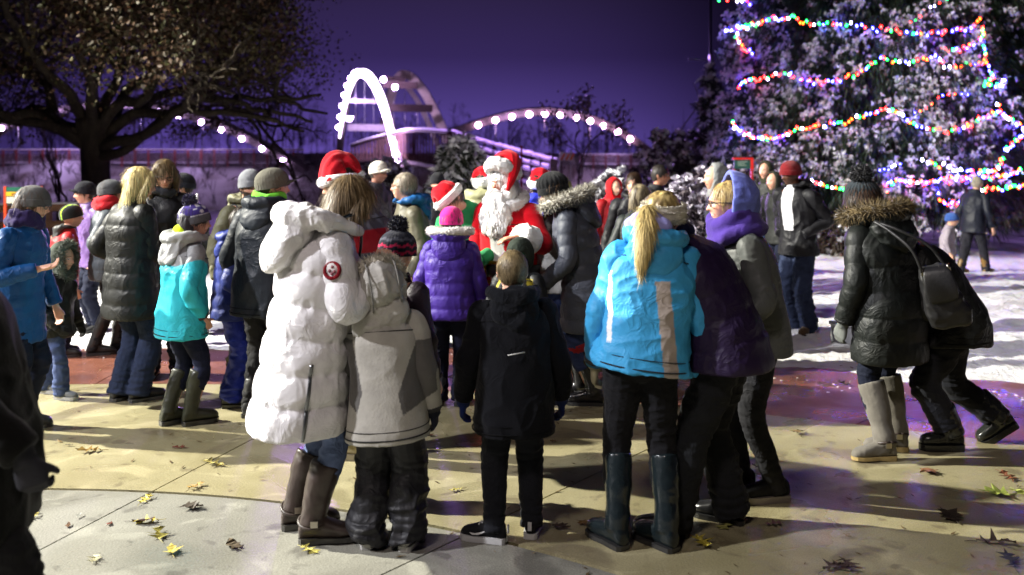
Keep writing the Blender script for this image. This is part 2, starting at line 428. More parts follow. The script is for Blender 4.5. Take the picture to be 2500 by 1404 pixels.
PEOPLE = []
class Person: pass
def person(label, px, yf=None, d=None, H=1.72, yaw=0, male=True, skin=SKIN, lean=2, side=0, curl=6, twist=0, head=(0, 5, 0),
           arms=('hang', 'hang'), feet=None, pelvis=(0, 0), drop=0.0, coat=None, hood=None, pants=None, shoes=None, hat=None, hair=None, glove=None,
           face=None, glasses=None, scarf=None, group=None, detail=1, bulk=1.0, wide=1.0, cat="person", poles=(None, None), handcurl=(.4, .4), thumb=(None, None), extra=None, fingers=(None, None)):
    P = Person(); seed = len(PEOPLE)+1; rng = np.random.default_rng(seed); PEOPLE.append(P)
    if d is None: d = F*CAMH/(yf-HY)
    X = (px-1250.0)/F*d
    root = empty("person", (X, d, 0), R(yaw)); tag(root, label, cat, group or "people gathered round the man in the red suit")
    k = (H/1.75)**.9*wide; hh = .120+.066*H
    P.__dict__.update(root=root, H=H, k=k, hh=hh, rng=rng, seed=seed, yaw=yaw)
    vox = {3: .0066, 2: .0085, 1: .011, 0: .016}[detail]
    # --- skeleton
    hipz = .52*H-drop; neckz = H-hh-.03*H; L = neckz-.52*H
    pel = np.array([pelvis[0], pelvis[1], hipz]); sp = [pel]; ups = []; phi = R(side)
    n = 24
    for i in range(n):
        t = (i+.5)/n; th = R(lean+curl*t*1.6)
        dr = np.array([math.sin(phi)*math.cos(th), -math.sin(th), math.cos(phi)*math.cos(th)]); ups.append(dr); sp.append(sp[-1]+dr*L/n)
    sp = np.array(sp); ups.append(ups[-1]); ups = np.array(ups)
    lat = np.array([norm(np.cross(np.array([math.sin(R(twist*t)), -math.cos(R(twist*t)), 0]), u)) for t, u in zip(np.linspace(0, 1, n+1), ups)])*1.0
    lat = np.where(lat[:, :1] < 0, -lat, lat)
    nb = sp[-1]; ud = ups[-1]; lt = lat[-1]; fd = np.cross(lt, ud); 
    if fd[1] > 0 and abs(twist) < 80: fd = -fd
    HM = rotm('Z', head[0]) @ rotm('X', head[1]) @ rotm('Y', head[2])
    ne = nb+ud*.035*H; hc = ne+HM @ np.array([0, -.10*hh, .44*hh])
    P.__dict__.update(nb=nb, ud=ud, lt=lt, fd=fd, HM=HM, hc=hc, sp=sp, lat=lat, ups=ups, L=L, hipz=hipz, pel=pel)
    H4 = np.eye(4); H4[:3, :3] = HM; H4[:3, 3] = hc; P.H4 = H4
    shw = (.172 if male else .154)*k
    SH = [nb-ud*.040*H+lt*s*shw for s in (1, -1)]
    P.SH = SH
    A, B = .172*H, .150*H; P.arm = []
    for i, s in enumerate((1, -1)):
        a = arms[i]; pocket = False
        if a == 'hang': w = SH[i]+np.array([s*.072*H, -.03*H, -.300*H])
        elif a == 'pocket': w = np.array([pel[0]+s*.085*H, pel[1]-.055*H, hipz+.065*H]); pocket = True
        elif a == 'pocketlow': w = np.array([pel[0]+s*.12*H, pel[1]-.05*H, hipz+.02*H]); pocket = True
        elif a == 'front': w = SH[i]-lt*s*.09*H+np.array([0, -.16*H, -.20*H])
        else: w = SH[i]+lt*s*a[0]*H+np.array([0, -a[1]*H, a[2]*H])
        D = w-SH[i]; dist = np.linalg.norm(D)
        if dist > (A+B)*.985: D *= (A+B)*.985/dist; dist = (A+B)*.985; w = SH[i]+D
        dn = D/dist; ca = (A*A+dist*dist-B*B)/(2*A*dist); ca = min(1, max(-1, ca))
        pole = np.array(poles[i] if poles[i] is not None else (s*.55, .8, -.2), float); pole -= dn*np.dot(pole, dn); pole = norm(pole)
        el = SH[i]+dn*A*ca+pole*A*math.sqrt(max(0, 1-ca*ca)); P.arm.append((SH[i], el, w, pocket))
    # --- legs
    if feet is None: feet = [(.095*k, 0, 8), (-.095*k, 0, -8)]
    P.leg = []; th_, sh_ = .245*H, .235*H
    for i, s in enumerate((1, -1)):
        ft = list(feet[i])+[0]*(5-len(feet[i])); fx, fy, fyaw, fz, fp = ft
        FM = rotm('Z', fyaw) @ rotm('X', fp); an = np.array([fx, fy, fz])+FM @ np.array([0, .01, .08*k])
        hj = pel+np.array([s*.078*k, 0, -.01*H]); D = an-hj; dist = min(np.linalg.norm(D), (th_+sh_)*.998); dn = norm(D)
        ca = min(1, max(-1, (th_**2+dist**2-sh_**2)/(2*th_*dist))); pole = np.array([s*.12, -1, 0.]); pole = norm(pole-dn*np.dot(pole, dn))
        kn = hj+dn*th_*ca+pole*th_*math.sqrt(max(0, 1-ca*ca)); P.leg.append((hj, kn, an, FM, np.array([fx, fy, fz])))
    # --- body: one skin for head, neck, trunk, arms and hands
    gh = head_shape(hh, male).xf(H4); v, f = tube([nb-ud*.10*H, nb, hc-HM @ np.array([0, -.04*hh, .25*hh])], [.085*k, .055*k+.006, .052*k+.006], 14, ref=lt, res=10); gh.add(v, f)
    for i, s in enumerate((1, -1)):
        S, E, W, pk = P.arm[i]
        if not pk:
            hd = norm(W-E); fg = fingers[i]; 
            if fg is not None: hd = norm(np.array(fg, float))
            tb = np.array(thumb[i] if thumb[i] is not None else (0, -1, 0), float); tb = norm(tb-hd*np.dot(tb, hd)); back = np.cross(hd, tb)
            hk = .92*k if H > 1.5 else k*.95
            Mh = np.eye(4); Mh[:3, 0] = tb; Mh[:3, 1] = back*(1 if s < 0 else -1); Mh[:3, 2] = hd; Mh[:3, 3] = W+hd*.02
            if s > 0: Mh[:3, 1] = np.cross(tb, hd)*1.0
            P.__dict__.setdefault('HMX', {})[i] = (Mh, hk)
            if not glove: gh.join(hand_shape(hk, handcurl[i]).xf(Mh)); v, f = tube([E+(W-E)*.5, W+norm(W-E)*.01], [.032*k, .024*k], 10); gh.add(v, f)
    fvox = {3: .0055, 2: .0055, 1: .007, 0: .010}[detail]
    fc = face_col(skin, hh, **(face or {})); Hi = np.linalg.inv(H4)
    def bodycol(q):
        lc = q @ Hi[:3, :3].T+Hi[:3, 3]; c = fc(lc); far = np.linalg.norm(lc, axis=1) > .75*hh; c[far] = skin; return c
    gi = G()                                        # trunk and limbs under the clothes
    v, f = loft(sp[::3], lat[::3], np.cross(ups[::3], lat[::3]), np.linspace(.13, .12, 9)*k, np.linspace(.10, .08, 9)*k, 14); gi.add(v, f)
    for i in (0, 1):
        S, E, W, pk = P.arm[i]; v, f = tube([S-(S-nb)*.3, S, E, W], np.array([.05, .05, .038, .026])*k, 10, res=12); gi.add(v, f)
        hj, kn, an, FM, fp = P.leg[i]; v, f = tube([hj, kn, an], np.array([.075, .05, .033])*k, 10, res=12); gi.add(v, f)
    ig, igf = gi.arr(), gi.f
    joins = [nb-ud*.09*H]+[P.arm[i][1]*.5+P.arm[i][2]*.5 for i in (0, 1) if not P.arm[i][3] and not glove]
    def addinner(co, no):
        gx = G().add(ig, igf, np.array(skin)); n0 = len(co)               # the limbs inside the clothes, stitched to head and hands
        for j in joins:
            a = np.argsort(((co-j)**2).sum(1))[:2]; b = np.argmin(((ig-j)**2).sum(1)); gx.f.append((int(a[0])-n0, int(a[1])-n0, int(b)))
        return gx
    fused("body", gh, root, fvox, "skin", bodycol, None, 2, addinner)
    # --- trousers
    pt = dict(col=(.02, .02, .03), fit='jeans', mat='denim', top=.105, knee=.075, ank=.062, low=.035); pt.update(pants or {})
    g = G(); e, ef = ellipsoid(pel+np.array([0, 0, .0]), np.array([.165, .125, .12])*k, 16, 10); g.add(e, ef)
    for i in (0, 1):
        hj, kn, an, FM, fp = P.leg[i]; end = an+norm(an-kn)*pt['low']*k
        v, f = tube([hj+np.array([0, 0, .05]), hj, (hj+kn)/2, kn, (kn+an)/2, end], np.array([.09, pt['top'], (pt['top']+pt['knee'])/2, pt['knee'], (pt['knee']+pt['ank'])/2, pt['ank']])*k, 14, ref=(1, 0, 0), res=22); g.add(v, f)
    bas = pick_folds(pt['fit'], seed); kz = np.mean([P.leg[i][1][2] for i in (0, 1)])
    def tpost(co, no):                                        # cloth gathers above the shoe and behind the knee
        c = bas(co, no); w = 1.0*np.exp(-((co[:, 2]-.13*k)/(.10*k))**2)+.5*np.exp(-((co[:, 2]-kz)/(.07*k))**2)
        r = np.abs(np.sin(co[:, 2]*62/k+2.2*vnoise(co*9+seed)+seed))**.6-.6
        return c+no*(w*(.010 if pt['fit'] != 'slim' else .006)*r)[:, None]
    P.trousers = fused("trousers", g, root, vox if detail else .022, pt['mat'], pt['col'], tpost, 2)
    # --- shoes
    so = dict(kind='shoe', col=(.02, .02, .02), sole=(.03, .03, .03), top=.1, mat='leather', r=.05, thick=.022, accent=None, seen=True); so.update(shoes or {})
    if so['seen']:
        for i, s in enumerate((1, -1)): make_shoe(P, i, s, so)
    # --- coat
    if coat is not None: make_coat(P, coat, vox, bulk)
    if hood is not None: make_hood(P, hood, vox)
    if scarf is not None: make_scarf(P, scarf, vox)
    if hair is not None: make_hair(P, hair, detail)
    if hat is not None: make_hat(P, hat)
    if glove is not None:
        for i, s in enumerate((1, -1)):
            if P.arm[i][3]: continue
            Mh, hk = P.HMX[i]; gl = hand_shape(hk*1.06, handcurl[i], 1.25); v, f = tube([(0, 0, -.07), (0, 0, -.02), (0, 0, .02)], [.040, .036, .034], 12); gl.add(v, f); gl.xf(Mh)
            fused("glove", gl, root, .0055, glove.get('mat', 'knit'), glove['col'], None, 1)
    if glasses is not None: make_glasses(P, glasses)
    if extra: extra(P)
    return P

def make_shoe(P, i, s, so):
    k = P.k; hj, kn, an, FM, fp = P.leg[i]; kd = so['kind']
    y = np.array([.085, .072, .03, -.03, -.09, -.14, -.175, -.195])*k; w = np.array([.018, .034, .037, .038, .046, .047, .037, .014])*k
    top = np.array([.05, .085, .105, .098, .074, .060, .047, .026])*k; th = so['thick']
    if kd in ('snow', 'ugg', 'welly'): w = w*1.12; top = top*np.array([1, 1, 1, 1.05, 1.15, 1.25, 1.3, 1.3])
    g = G(); P0 = np.stack([y*0, y, th+top/2-.004], 1); o = np.ones((8, 1))
    Pp = smooth_path(P0, 18); ww = np.interp(np.linspace(0, 7, 18), np.arange(8), w); tt = np.interp(np.linspace(0, 7, 18), np.arange(8), top)
    o = np.ones((18, 1)); v, f = loft(Pp, o*np.array([[1., 0, 0]]), o*np.array([[0, 0, 1.]]), ww, tt/2, 16, 2.5); 
    M = np.eye(4); M[:3, :3] = FM; M[:3, 3] = fp; v = v @ FM.T+fp; g.add(v, f)
    ank = fp+FM @ np.array([0, .022*k, th+.06*k])
    up = norm(kn-an)
    if kd != 'shoe':
        tp = so['top']*P.H; r = so['r']*k; cf = so.get('calf', 1.12); m = 14; tt = np.linspace(0, 1, m)
        pts = ank[None]+np.outer(tt*tp, up); pts += np.outer(np.sin(tt*np.pi)*.006, FM @ np.array([0, 1., 0]))
        rr = r*(1+(cf-1)*sstep(.25, .8, tt)); rr = rr*(1+so.get('crease', .03)*np.sin(tt*17+P.seed)*(1-tt))
        v, f = tube(pts, rr, 16, ref=(1, 0, 0)); g.add(v, f)
        if so.get('cuff'): v, f = tube([ank+up*(tp-.03), ank+up*(tp+.004)], [rr[-1]*1.07]*2, 16); g.add(v, f)
    else:
        v, f = tube([ank-up*.02, ank+up*.035*k], [.043*k, .040*k], 14); g.add(v, f)
    bt = fused("boot" if kd != 'shoe' else "shoe", g, P.root, .009, so['mat'], so['col'], folds(.003, 14, P.seed+i, .4), 2)
    gs = G(); ys = np.concatenate([y, [y[-1]-.004]]); 
    out = np.concatenate([w+.005, [.004]]); a = [(x_, y_) for x_, y_ in zip(out, ys)]+[(-x_, y_) for x_, y_ in zip(out[::-1], ys[::-1])]
    nn = len(a); v = [(x_, y_, .001) for x_, y_ in a]+[(x_*1.02, y_, th+.004) for x_, y_ in a]
    if so.get('heel'): v = [(x_, y_, (.001 if y_ > .02 else .010) if z_ < .005 else z_) for x_, y_, z_ in v]
    f = [tuple(range(nn))[::-1], tuple(range(nn, 2*nn))]+[(j, (j+1) % nn, nn+(j+1) % nn, nn+j) for j in range(nn)]
    gs.add(np.array(v) @ FM.T+fp, f); solid("sole", gs, bt, 'rubber', so['sole'], smooth=False)
    if so.get('after'): so['after'](P, i, bt, FM, fp)

def make_coat(P, c, vox, bulk):
    H, k, L, rng = P.H, P.k, P.L, P.rng
    d = dict(name='coat', col=(.05, .05, .05), mat='nylon', hem=.42, quilt=None, squilt=None, fit={}, fold='cloth', collar=.03, sleeve=1.0, hemshift=(0, 0), cuff=None, bulk=bulk); d.update(c)
    bl = d['bulk']; hemz = d['hem']*H; below = P.hipz-hemz
    st = dict(hem=(.215, .170), hip=(.205, .160), waist=(.185, .146), chest=(.208, .153), shl=(.182, .120), neck=(.088, .088), col=(.080, .083)); pos = dict(hem=-below, hip=0, waist=.33*L, chest=.70*L, shl=.91*L, neck=1.01*L, col=1.01*L+d['collar']*H)
    ks = ['hem', 'hip', 'waist', 'chest', 'shl', 'neck', 'col']
    if below < .02: ks.remove('hip')
    fit = d['fit']; S0 = np.array([pos[q] for q in ks]); 
    fv = lambda q, j: (fit[q] if np.ndim(fit.get(q, 1)) == 0 else fit[q][j]) if q in fit else 1.0
    wA = np.array([st[q][0]*fv(q, 0)*(bl if q not in ('neck', 'col') else 1) for q in ks])*k; wB = np.array([st[q][1]*fv(q, 1)*(bl if q not in ('neck', 'col') else 1) for q in ks])*k
    m = int((S0[-1]-S0[0])/.012); s = np.linspace(S0[0], S0[-1], m); 
    ker = np.ones(9)/9
    sm = lambda a: np.convolve(np.pad(np.interp(s, S0, a), 4, mode='edge'), ker, 'valid')
    a, b = sm(wA), sm(wB)
    if d['quilt']:
        q = quilt_f(s-S0[0], d['quilt'][0], d['quilt'][1]); q = q*sstep(1.0*L, .9*L, s); a, b = a+q, b+q
    tt = np.clip(s/L, 0, 1)*(len(P.sp)-1); ii = np.clip(tt.astype(int), 0, len(P.sp)-2); fr = (tt-ii)[:, None]
    ctr = P.sp[ii]*(1-fr)+P.sp[ii+1]*fr; lat = P.lat[ii]*(1-fr)+P.lat[ii+1]*fr; up = P.ups[ii]
    ctr = ctr+np.where(s > L, s-L, 0)[:, None]*P.ups[-1]
    lo = np.clip(-s, 0, None)[:, None]; hs = np.array([d['hemshift'][0], d['hemshift'][1], 0]); ctr = ctr-lo*np.array([0, 0, 1.])+hs*(lo/max(below, .01))
    up = np.where(s[:, None] < 0, np.array([[0, 0, 1.]]), up); V = np.cross(up, lat); V /= np.linalg.norm(V, axis=1)[:, None]
    g = G(); a2, b2 = a, b
    if d['quilt']:                                             # little gathers run off each stitched seam
        th = np.linspace(0, 2*np.pi, 132, endpoint=False); sm_ = np.exp(-(np.abs(np.sin(np.pi*(s-S0[0])/d['quilt'][0]))/.42)**2)
        SS, TT = np.meshgrid(s, th, indexing='ij'); w = vnoise(np.stack([np.cos(TT)*6.5, np.sin(TT)*6.5, SS/d['quilt'][0]*1.1+P.seed*9], -1).reshape(-1, 3)).reshape(SS.shape)
        wr = w*(sm_*d['quilt'][1]*.55)[:, None]; a2, b2 = a[:, None]+wr, b[:, None]+wr
    v, f = loft(ctr, lat, V, a2, b2, 132 if d['quilt'] else 40, 2.25); g.add(v, f)
    e, ef = ellipsoid(P.nb-P.ud*.04*H, np.array([.155, .10, .07])*k, 18, 10, np.stack([P.lt, np.cross(P.ud, P.lt), P.ud], 1)); g.add(e, ef)
    SL = []
    for i, sd in enumerate((1, -1)):
        S, E, W, pk = P.arm[i]; sc = d['sleeve']*bl
        st_ = S-P.lt*sd*.05*k
        end = W+(W-E)/np.linalg.norm(W-E)*(.0 if not pk else .03)
        pts = smooth_path([st_, S+P.lt*sd*.012*k, S*.45+E*.55, E, E*.5+W*.5, end], 60)
        r = np.interp(np.linspace(0, 1, 60), [0, .2, .4, .62, .8, 1], np.array([.060, .072, .069, .063, .058, .049]))*k*sc
        if d['squilt'] or d['quilt']:
            q = d['squilt'] or d['quilt']; al = np.concatenate([[0], np.cumsum(np.linalg.norm(np.diff(pts, axis=0), axis=1))]); r = r+quilt_f(al, q[0]*.9, q[1]*.75)*sstep(.1, .25, np.linspace(0, 1, 60))
        v, f = tube(pts, r, 22, ref=P.fd); gs = G().add(v, f); e, ef = ellipsoid(pts[0], (r[0]*.9,)*3, 12, 8); gs.add(e, ef); SL.append(gs)
    col = d['col']
    dk = lambda c: c*(.62+.38*sstep(.02, .09, np.max(c, axis=-1, keepdims=True)))      # dark dyes swallow more light
    if callable(col): cf = lambda q: dk(np.asarray(col(q, P)))
    else: cf = dk(np.asarray(col, float))
    P.coat = fused(d['name'], g, P.root, vox, d['mat'], cf, pick_folds(d['fold'], P.seed), d.get('smooth', 2))
    for i, gs in enumerate(SL): fused("sleeve", gs, P.coat, vox, d['mat'], cf, pick_folds(d['fold'], P.seed+11*i+5), d.get('smooth', 2))
    P.coatprof = (s, a, b, ctr, lat, V)
    if vox < .010 and d.get('seams', True):
        cc = np.array(cf if not callable(cf) else (.05, .05, .05))*.45
        j = 2; th = np.linspace(0, 2*np.pi, 41); o = 1.012
        if not d['quilt']:
            for sj, rr in ((2, .0035), (5, .002), (int(len(s)*.80), .003)):
                q = np.array([ctr[sj]+lat[sj]*np.sign(math.cos(t))*abs(math.cos(t))**.89*a[sj]*o+V[sj]*np.sign(math.sin(t))*abs(math.sin(t))**.89*b[sj]*o for t in th]); v, f = tube(q, np.ones(41)*rr, 5, ref=(0, 0, 1)); solid("seam", G().add(v, f, cc), P.coat, "cotton")
        for i in (0, 1):
            S, E, W, pk = P.arm[i]
            if not pk: dn = norm(W-E); r = .050*k*d['sleeve']*bl; v, f = tube([W-dn*.022, W-dn*.012, W-dn*.002, W+dn*.006], [r*1.01, r*1.06, r*1.06, r*.9], 20); solid("cuff_hem", G().add(v, f, cc*1.8), P.coat, d['mat'])
    if d.get('furcollar'):
        g = G(); fc = d['furcollar']; th = np.linspace(0, 2*np.pi, 14, endpoint=False); r = .115*k*fc.get('r', 1)
        ring = P.nb+P.ud*.02*H+np.outer(np.cos(th), P.lt)*r+np.outer(np.sin(th), P.fd)*r*.95+np.outer(np.sin(th), P.ud)*-.02
        fur_roll(g, ring, .045*k*fc.get('fat', 1), .02, int(900*fc.get('n', 1)), fc['col'], rng, True, .95, .009); solid("fur_collar", g, P.root, 'fur', smooth=False)
    if d.get('cuff'):
        for i in (0, 1):
            S, E, W, pk = P.arm[i]; dn = norm(W-E); g = G(); v, f = tube([W-dn*.05, W-dn*.02, W+dn*.018], np.array([.054, .055, .05])*k*d['sleeve'], 18); g.add(v, f); solid("cuff", g, P.root, 'knit', d['cuff'])

def shell(ry=.5, rx=.46, rz=.58, th0=58, down=.25, thick=.07, tilt=20, n=26, m=16, peak=.0):
    """an open hood round a head of height 1, in the head's frame"""
    rings = []
    def ring(th, sc):
        ph = np.linspace(0, 2*np.pi, n, endpoint=False); r = math.sin(th)
        x = r*np.cos(ph)*rx*sc; z = r*np.sin(ph)*rz*sc; y = np.full(n, -math.cos(th)*ry*sc)
        z = np.where(np.sin(ph) < 0, z*(1+down*2), z); y = y+peak*np.clip(np.sin(ph), 0, 1)**2*r*(math.cos(th) < .2)
        p = np.stack([x, y, z], 1) @ rotm('X', -tilt*.3).T; return p+np.array([0, .04, .06])
    ths = np.linspace(R(179), R(th0), m)
    for t in ths: rings.append(ring(t, 1.0))
    for t in ths[::-1]: rings.append(ring(t, 1-thick/.5))
    v = np.vstack(rings); M = len(rings); f = []
    for i in range(M-1):
        for j in range(n): k = (j+1) % n; f.append((i*n+j, i*n+k, (i+1)*n+k, (i+1)*n+j))
    f.append(tuple(range(n))); f.append(tuple(range((M-1)*n, M*n))[::-1])
    return v, f, ring(R(th0), 1-thick*.9)
def make_hood(P, h, vox):
    H, k, hh, rng = P.H, P.k, P.hh, P.rng
    d = dict(type='down', col=(.05, .05, .05), mat='nylon', fur=None, size=1.0, fold='cloth', th0=60, furn=1.0, fat=1.0, furlen=.04); d.update(h)
    Bm = np.stack([P.lt, np.cross(P.ud, P.lt), P.ud], 1)       # body frame at the neck (y back)
    if d['type'] == 'up':
        v, f, rim = shell(th0=d['th0'], **d.get('shape', {})); v = v*hh*d['size']; rim = rim*hh*d['size']
        g = G().add(v @ P.HM.T+P.hc, f); rim = rim @ P.HM.T+P.hc
        e, ef = ellipsoid((0, 0, 0), (.11*k, .105*k, .07*k), 18, 10, Bm); gg = G().add(e+P.nb+P.ud*.02*H, ef)
        for c_, r_ in d.get('drape', ()): e, ef = ellipsoid(np.array(c_)*k, np.array(r_)*k, 18, 12); gg.add(e @ Bm.T+P.nb, ef)
        g.join(gg)
        P.hood = fused("hood", g, P.root, min(vox, .012), d['mat'], np.asarray(d['col'])*(.62+.38*float(sstep(.02, .09, max(d['col'])))), folds(d.get('famp', .006), 8, P.seed+3, .5), 2)
        if d.get('seam'):
            for sx in (-.07, .07):
                q = np.array([(sx*k/hh*1.2, -math.cos(t)*.57*d['size'], .06+math.sin(t)*.585*d['size']) for t in np.linspace(R(70), R(200), 22)])*hh; v, f = tube(q @ P.HM.T+P.hc+P.HM @ np.array([0, .04*hh, 0]), np.ones(22)*.004, 5); solid("seam", G().add(v, f, np.asarray(d['col'])*.5), P.hood, 'cotton')
        if d['fur'] is not None:
            g = G(); fur_roll(g, rim, .03*hh/.23*d['fat'], d['furlen'], int(1500*d['furn']), d['fur'], rng, True); solid("fur_trim", g, P.hood, 'fur', smooth=False)
    else:
        z = d['size']; g = G(); off = d.get('off', (0, 0, 0))
        th = np.linspace(R(-70), R(250), 22)
        ring = np.stack([np.cos(th)*.125*k*z, np.sin(th)*.13*k*z+.03*k, .025+.03*np.sin(th)*0-.035*(np.sin(th) > 0)*np.sin(th)], 1)
        rr = .035*k*z*(.55+.75*sstep(-1, .9, np.sin(th)))
        v, f = tube(ring, rr, 12, ref=(0, 0, 1)); g.add(v, f)
        e, ef = ellipsoid((0, .115*k*z, -.075*k*z), (.135*k*z, .062*k*z, .135*k*z), 20, 14, rotm('X', 14)); g.add(e, ef)
        g.xf(np.vstack([np.hstack([Bm, (P.nb+P.ud*.02*H+Bm @ np.array(off))[:, None]]), [0, 0, 0, 1]]))
        P.hood = fused("hood", g, P.root, min(vox, .012), d['mat'], np.asarray(d['col'])*(.62+.38*float(sstep(.02, .09, max(d['col'])))), folds(.010, 8, P.seed+3, .5), 3)
        if d['fur'] is not None:
            g = G(); path = np.stack([np.cos(th)*.16*k*z, np.sin(th)*.15*k*z+.045*k, .03-.02*np.sin(th)], 1) @ Bm.T+P.nb+P.ud*.03*H+Bm @ np.array(off)
            fur_roll(g, path, .036*k*d['fat'], d['furlen'], int(1700*d['furn']), d['fur'], rng, False); solid("fur_trim", g, P.hood, 'fur', smooth=False)
def make_scarf(P, c, vox):
    H, k = P.H, P.k; Bm = np.stack([P.lt, np.cross(P.ud, P.lt), P.ud], 1); g = G(); z = c.get('size', 1.0)
    for j, (dz, r0) in enumerate(((.0, .10), (.045, .088), (-.03, .115))[:c.get('turns', 2)]):
        th = np.linspace(0, 2*np.pi, 20); ring = np.stack([np.cos(th)*r0*k*z, np.sin(th)*r0*k*z*.95, dz*z+.018*np.sin(th*2+j)], 1)
        v, f = tube(ring[:-1], np.ones(19)*.036*k*z, 10, ref=(0, 0, 1), res=30); g.add(v, f); v2, f2 = tube(ring[[18, 19, 0, 1]], np.ones(4)*.036*k*z, 10, ref=(0, 0, 1)); g.add(v2, f2)
    if c.get('tail'): v, f = tube([(.03, -.10*k, -.02), (.04, -.155*k, -.10), (.035, -.17*k, -.30)], [.04, .045, .04], 10, ref=(1, 0, 0), res=14, flat=.4); g.add(v, f)
    g.xf(np.vstack([np.hstack([Bm, (P.nb+P.ud*.025*H)[:, None]]), [0, 0, 0, 1]]))
    fused("scarf", g, P.root, .011, c.get('mat', 'fleece'), c['col'], folds(.008, 12, P.seed, .5), 2)

def make_hair(P, c, detail):
    hh, rng = P.hh, P.rng; g = G(); kd = c['kind']; col = np.array(c['col']); ln = c.get('len', .3); col2 = np.array(c.get('col2', col*1.5)); puff = c.get('puff', 1.0)
    if kd == 'buzz':
        e, ef = ellipsoid((0, .045*hh, .10*hh), (.352*hh, .425*hh, .418*hh), 28, 20); g.add(e, ef)
        e, ef = ellipsoid((0, .12*hh, -.06*hh), (.31*hh, .29*hh, .24*hh), 20, 14); g.add(e, ef)
    elif kd == 'short':
        e, ef = ellipsoid((0, .055*hh, .125*hh), (.375*hh*puff, .445*hh, .425*hh*puff), 28, 20); g.add(e, ef)
        e, ef = ellipsoid((0, .15*hh, -.08*hh), (.325*hh, .28*hh, .26*hh), 20, 14); g.add(e, ef)
    elif kd == 'bun' or kd == 'pony':
        e, ef = ellipsoid((0, .055*hh, .115*hh), (.37*hh, .445*hh, .425*hh), 28, 20); g.add(e, ef)
        e, ef = ellipsoid((0, .15*hh, -.08*hh), (.32*hh, .28*hh, .26*hh), 20, 14); g.add(e, ef)
        if kd == 'pony':
            q = np.array(c['path'])*hh; m = len(q); v, f = tube(q, np.array(c.get('rad', [.05, .10, .115, .10, .07, .02]))*hh, 14, ref=(1, 0, 0), res=34, flat=c.get('flat', .8)); g.add(v, f)
    else:                                                       # long: a cap, then a curtain down the back and sides
        e, ef = ellipsoid((0, .06*hh, .12*hh), (.39*hh*puff, .46*hh, .435*hh), 28, 20); g.add(e, ef)
        zz = np.linspace(.22, -ln/hh, 12); w = np.interp(zz, [-ln/hh, -.5, -.1, .22], [.30*c.get('end', 1), .44*puff, .43*puff, .37]); dd = np.interp(zz, [-ln/hh, -.5, .0, .22], [.12, .17, .27, .30]); yy = np.interp(zz, [-ln/hh, -.5, .22], [c.get('back', .34), .27, .16])
        o = np.ones((12, 1)); v, f = loft(np.stack([zz*0, yy, zz], 1)*hh, o*np.array([[1., 0, 0]]), o*np.array([[0, 1., 0]]), w*hh, dd*hh, 26, 2.4); g.add(v, f)
        if c.get('locks', True):
            for s in (-1, 1):                                    # the locks that frame the face
                v, f = tube(np.array([(s*.20, -.22, .42), (s*.36, -.16, .12), (s*.40, -.10, -.25), (s*.37, -.06, -.25-ln/hh*.5)])*hh, np.array([.07, .10, .12, .07])*hh, 10, ref=(0, 1, 0), res=18); g.add(v, f)
    g.xf(P.H4)
    cf = lambda q: col+(col2-col)*sstep(-.25, .5, fbm((q-P.hc)*np.array([30, 30, 3]), 3))[:, None]
    def post(co, no):
        q = co-P.hc; n = fbm(q*np.array([70, 70, 5.])+P.seed, 2) if kd != 'buzz' else fbm(q*60, 2)*.3
        return co+no*(c.get('rough', .007)*n)[:, None]
    ns = c.get('n', {3: 2500, 2: 1500, 1: 500, 0: 150}[detail])
    ex = strands(ns, c.get('sl', .10 if kd not in ('buzz', 'short') else (.02 if kd == 'buzz' else .05)), col2 if c.get('lit') else (col+col2)/2, rng, w=c.get('sw', .0028), out=.3 if kd != 'buzz' else 1.2, keep=(lambda q: c['keep']((q-P.H4[:3, 3]) @ P.H4[:3, :3]/hh)) if 'keep' in c else None)
    fused("hair", g, P.root, .008 if detail >= 2 else .012, "hair", cf, post, 2, ex)

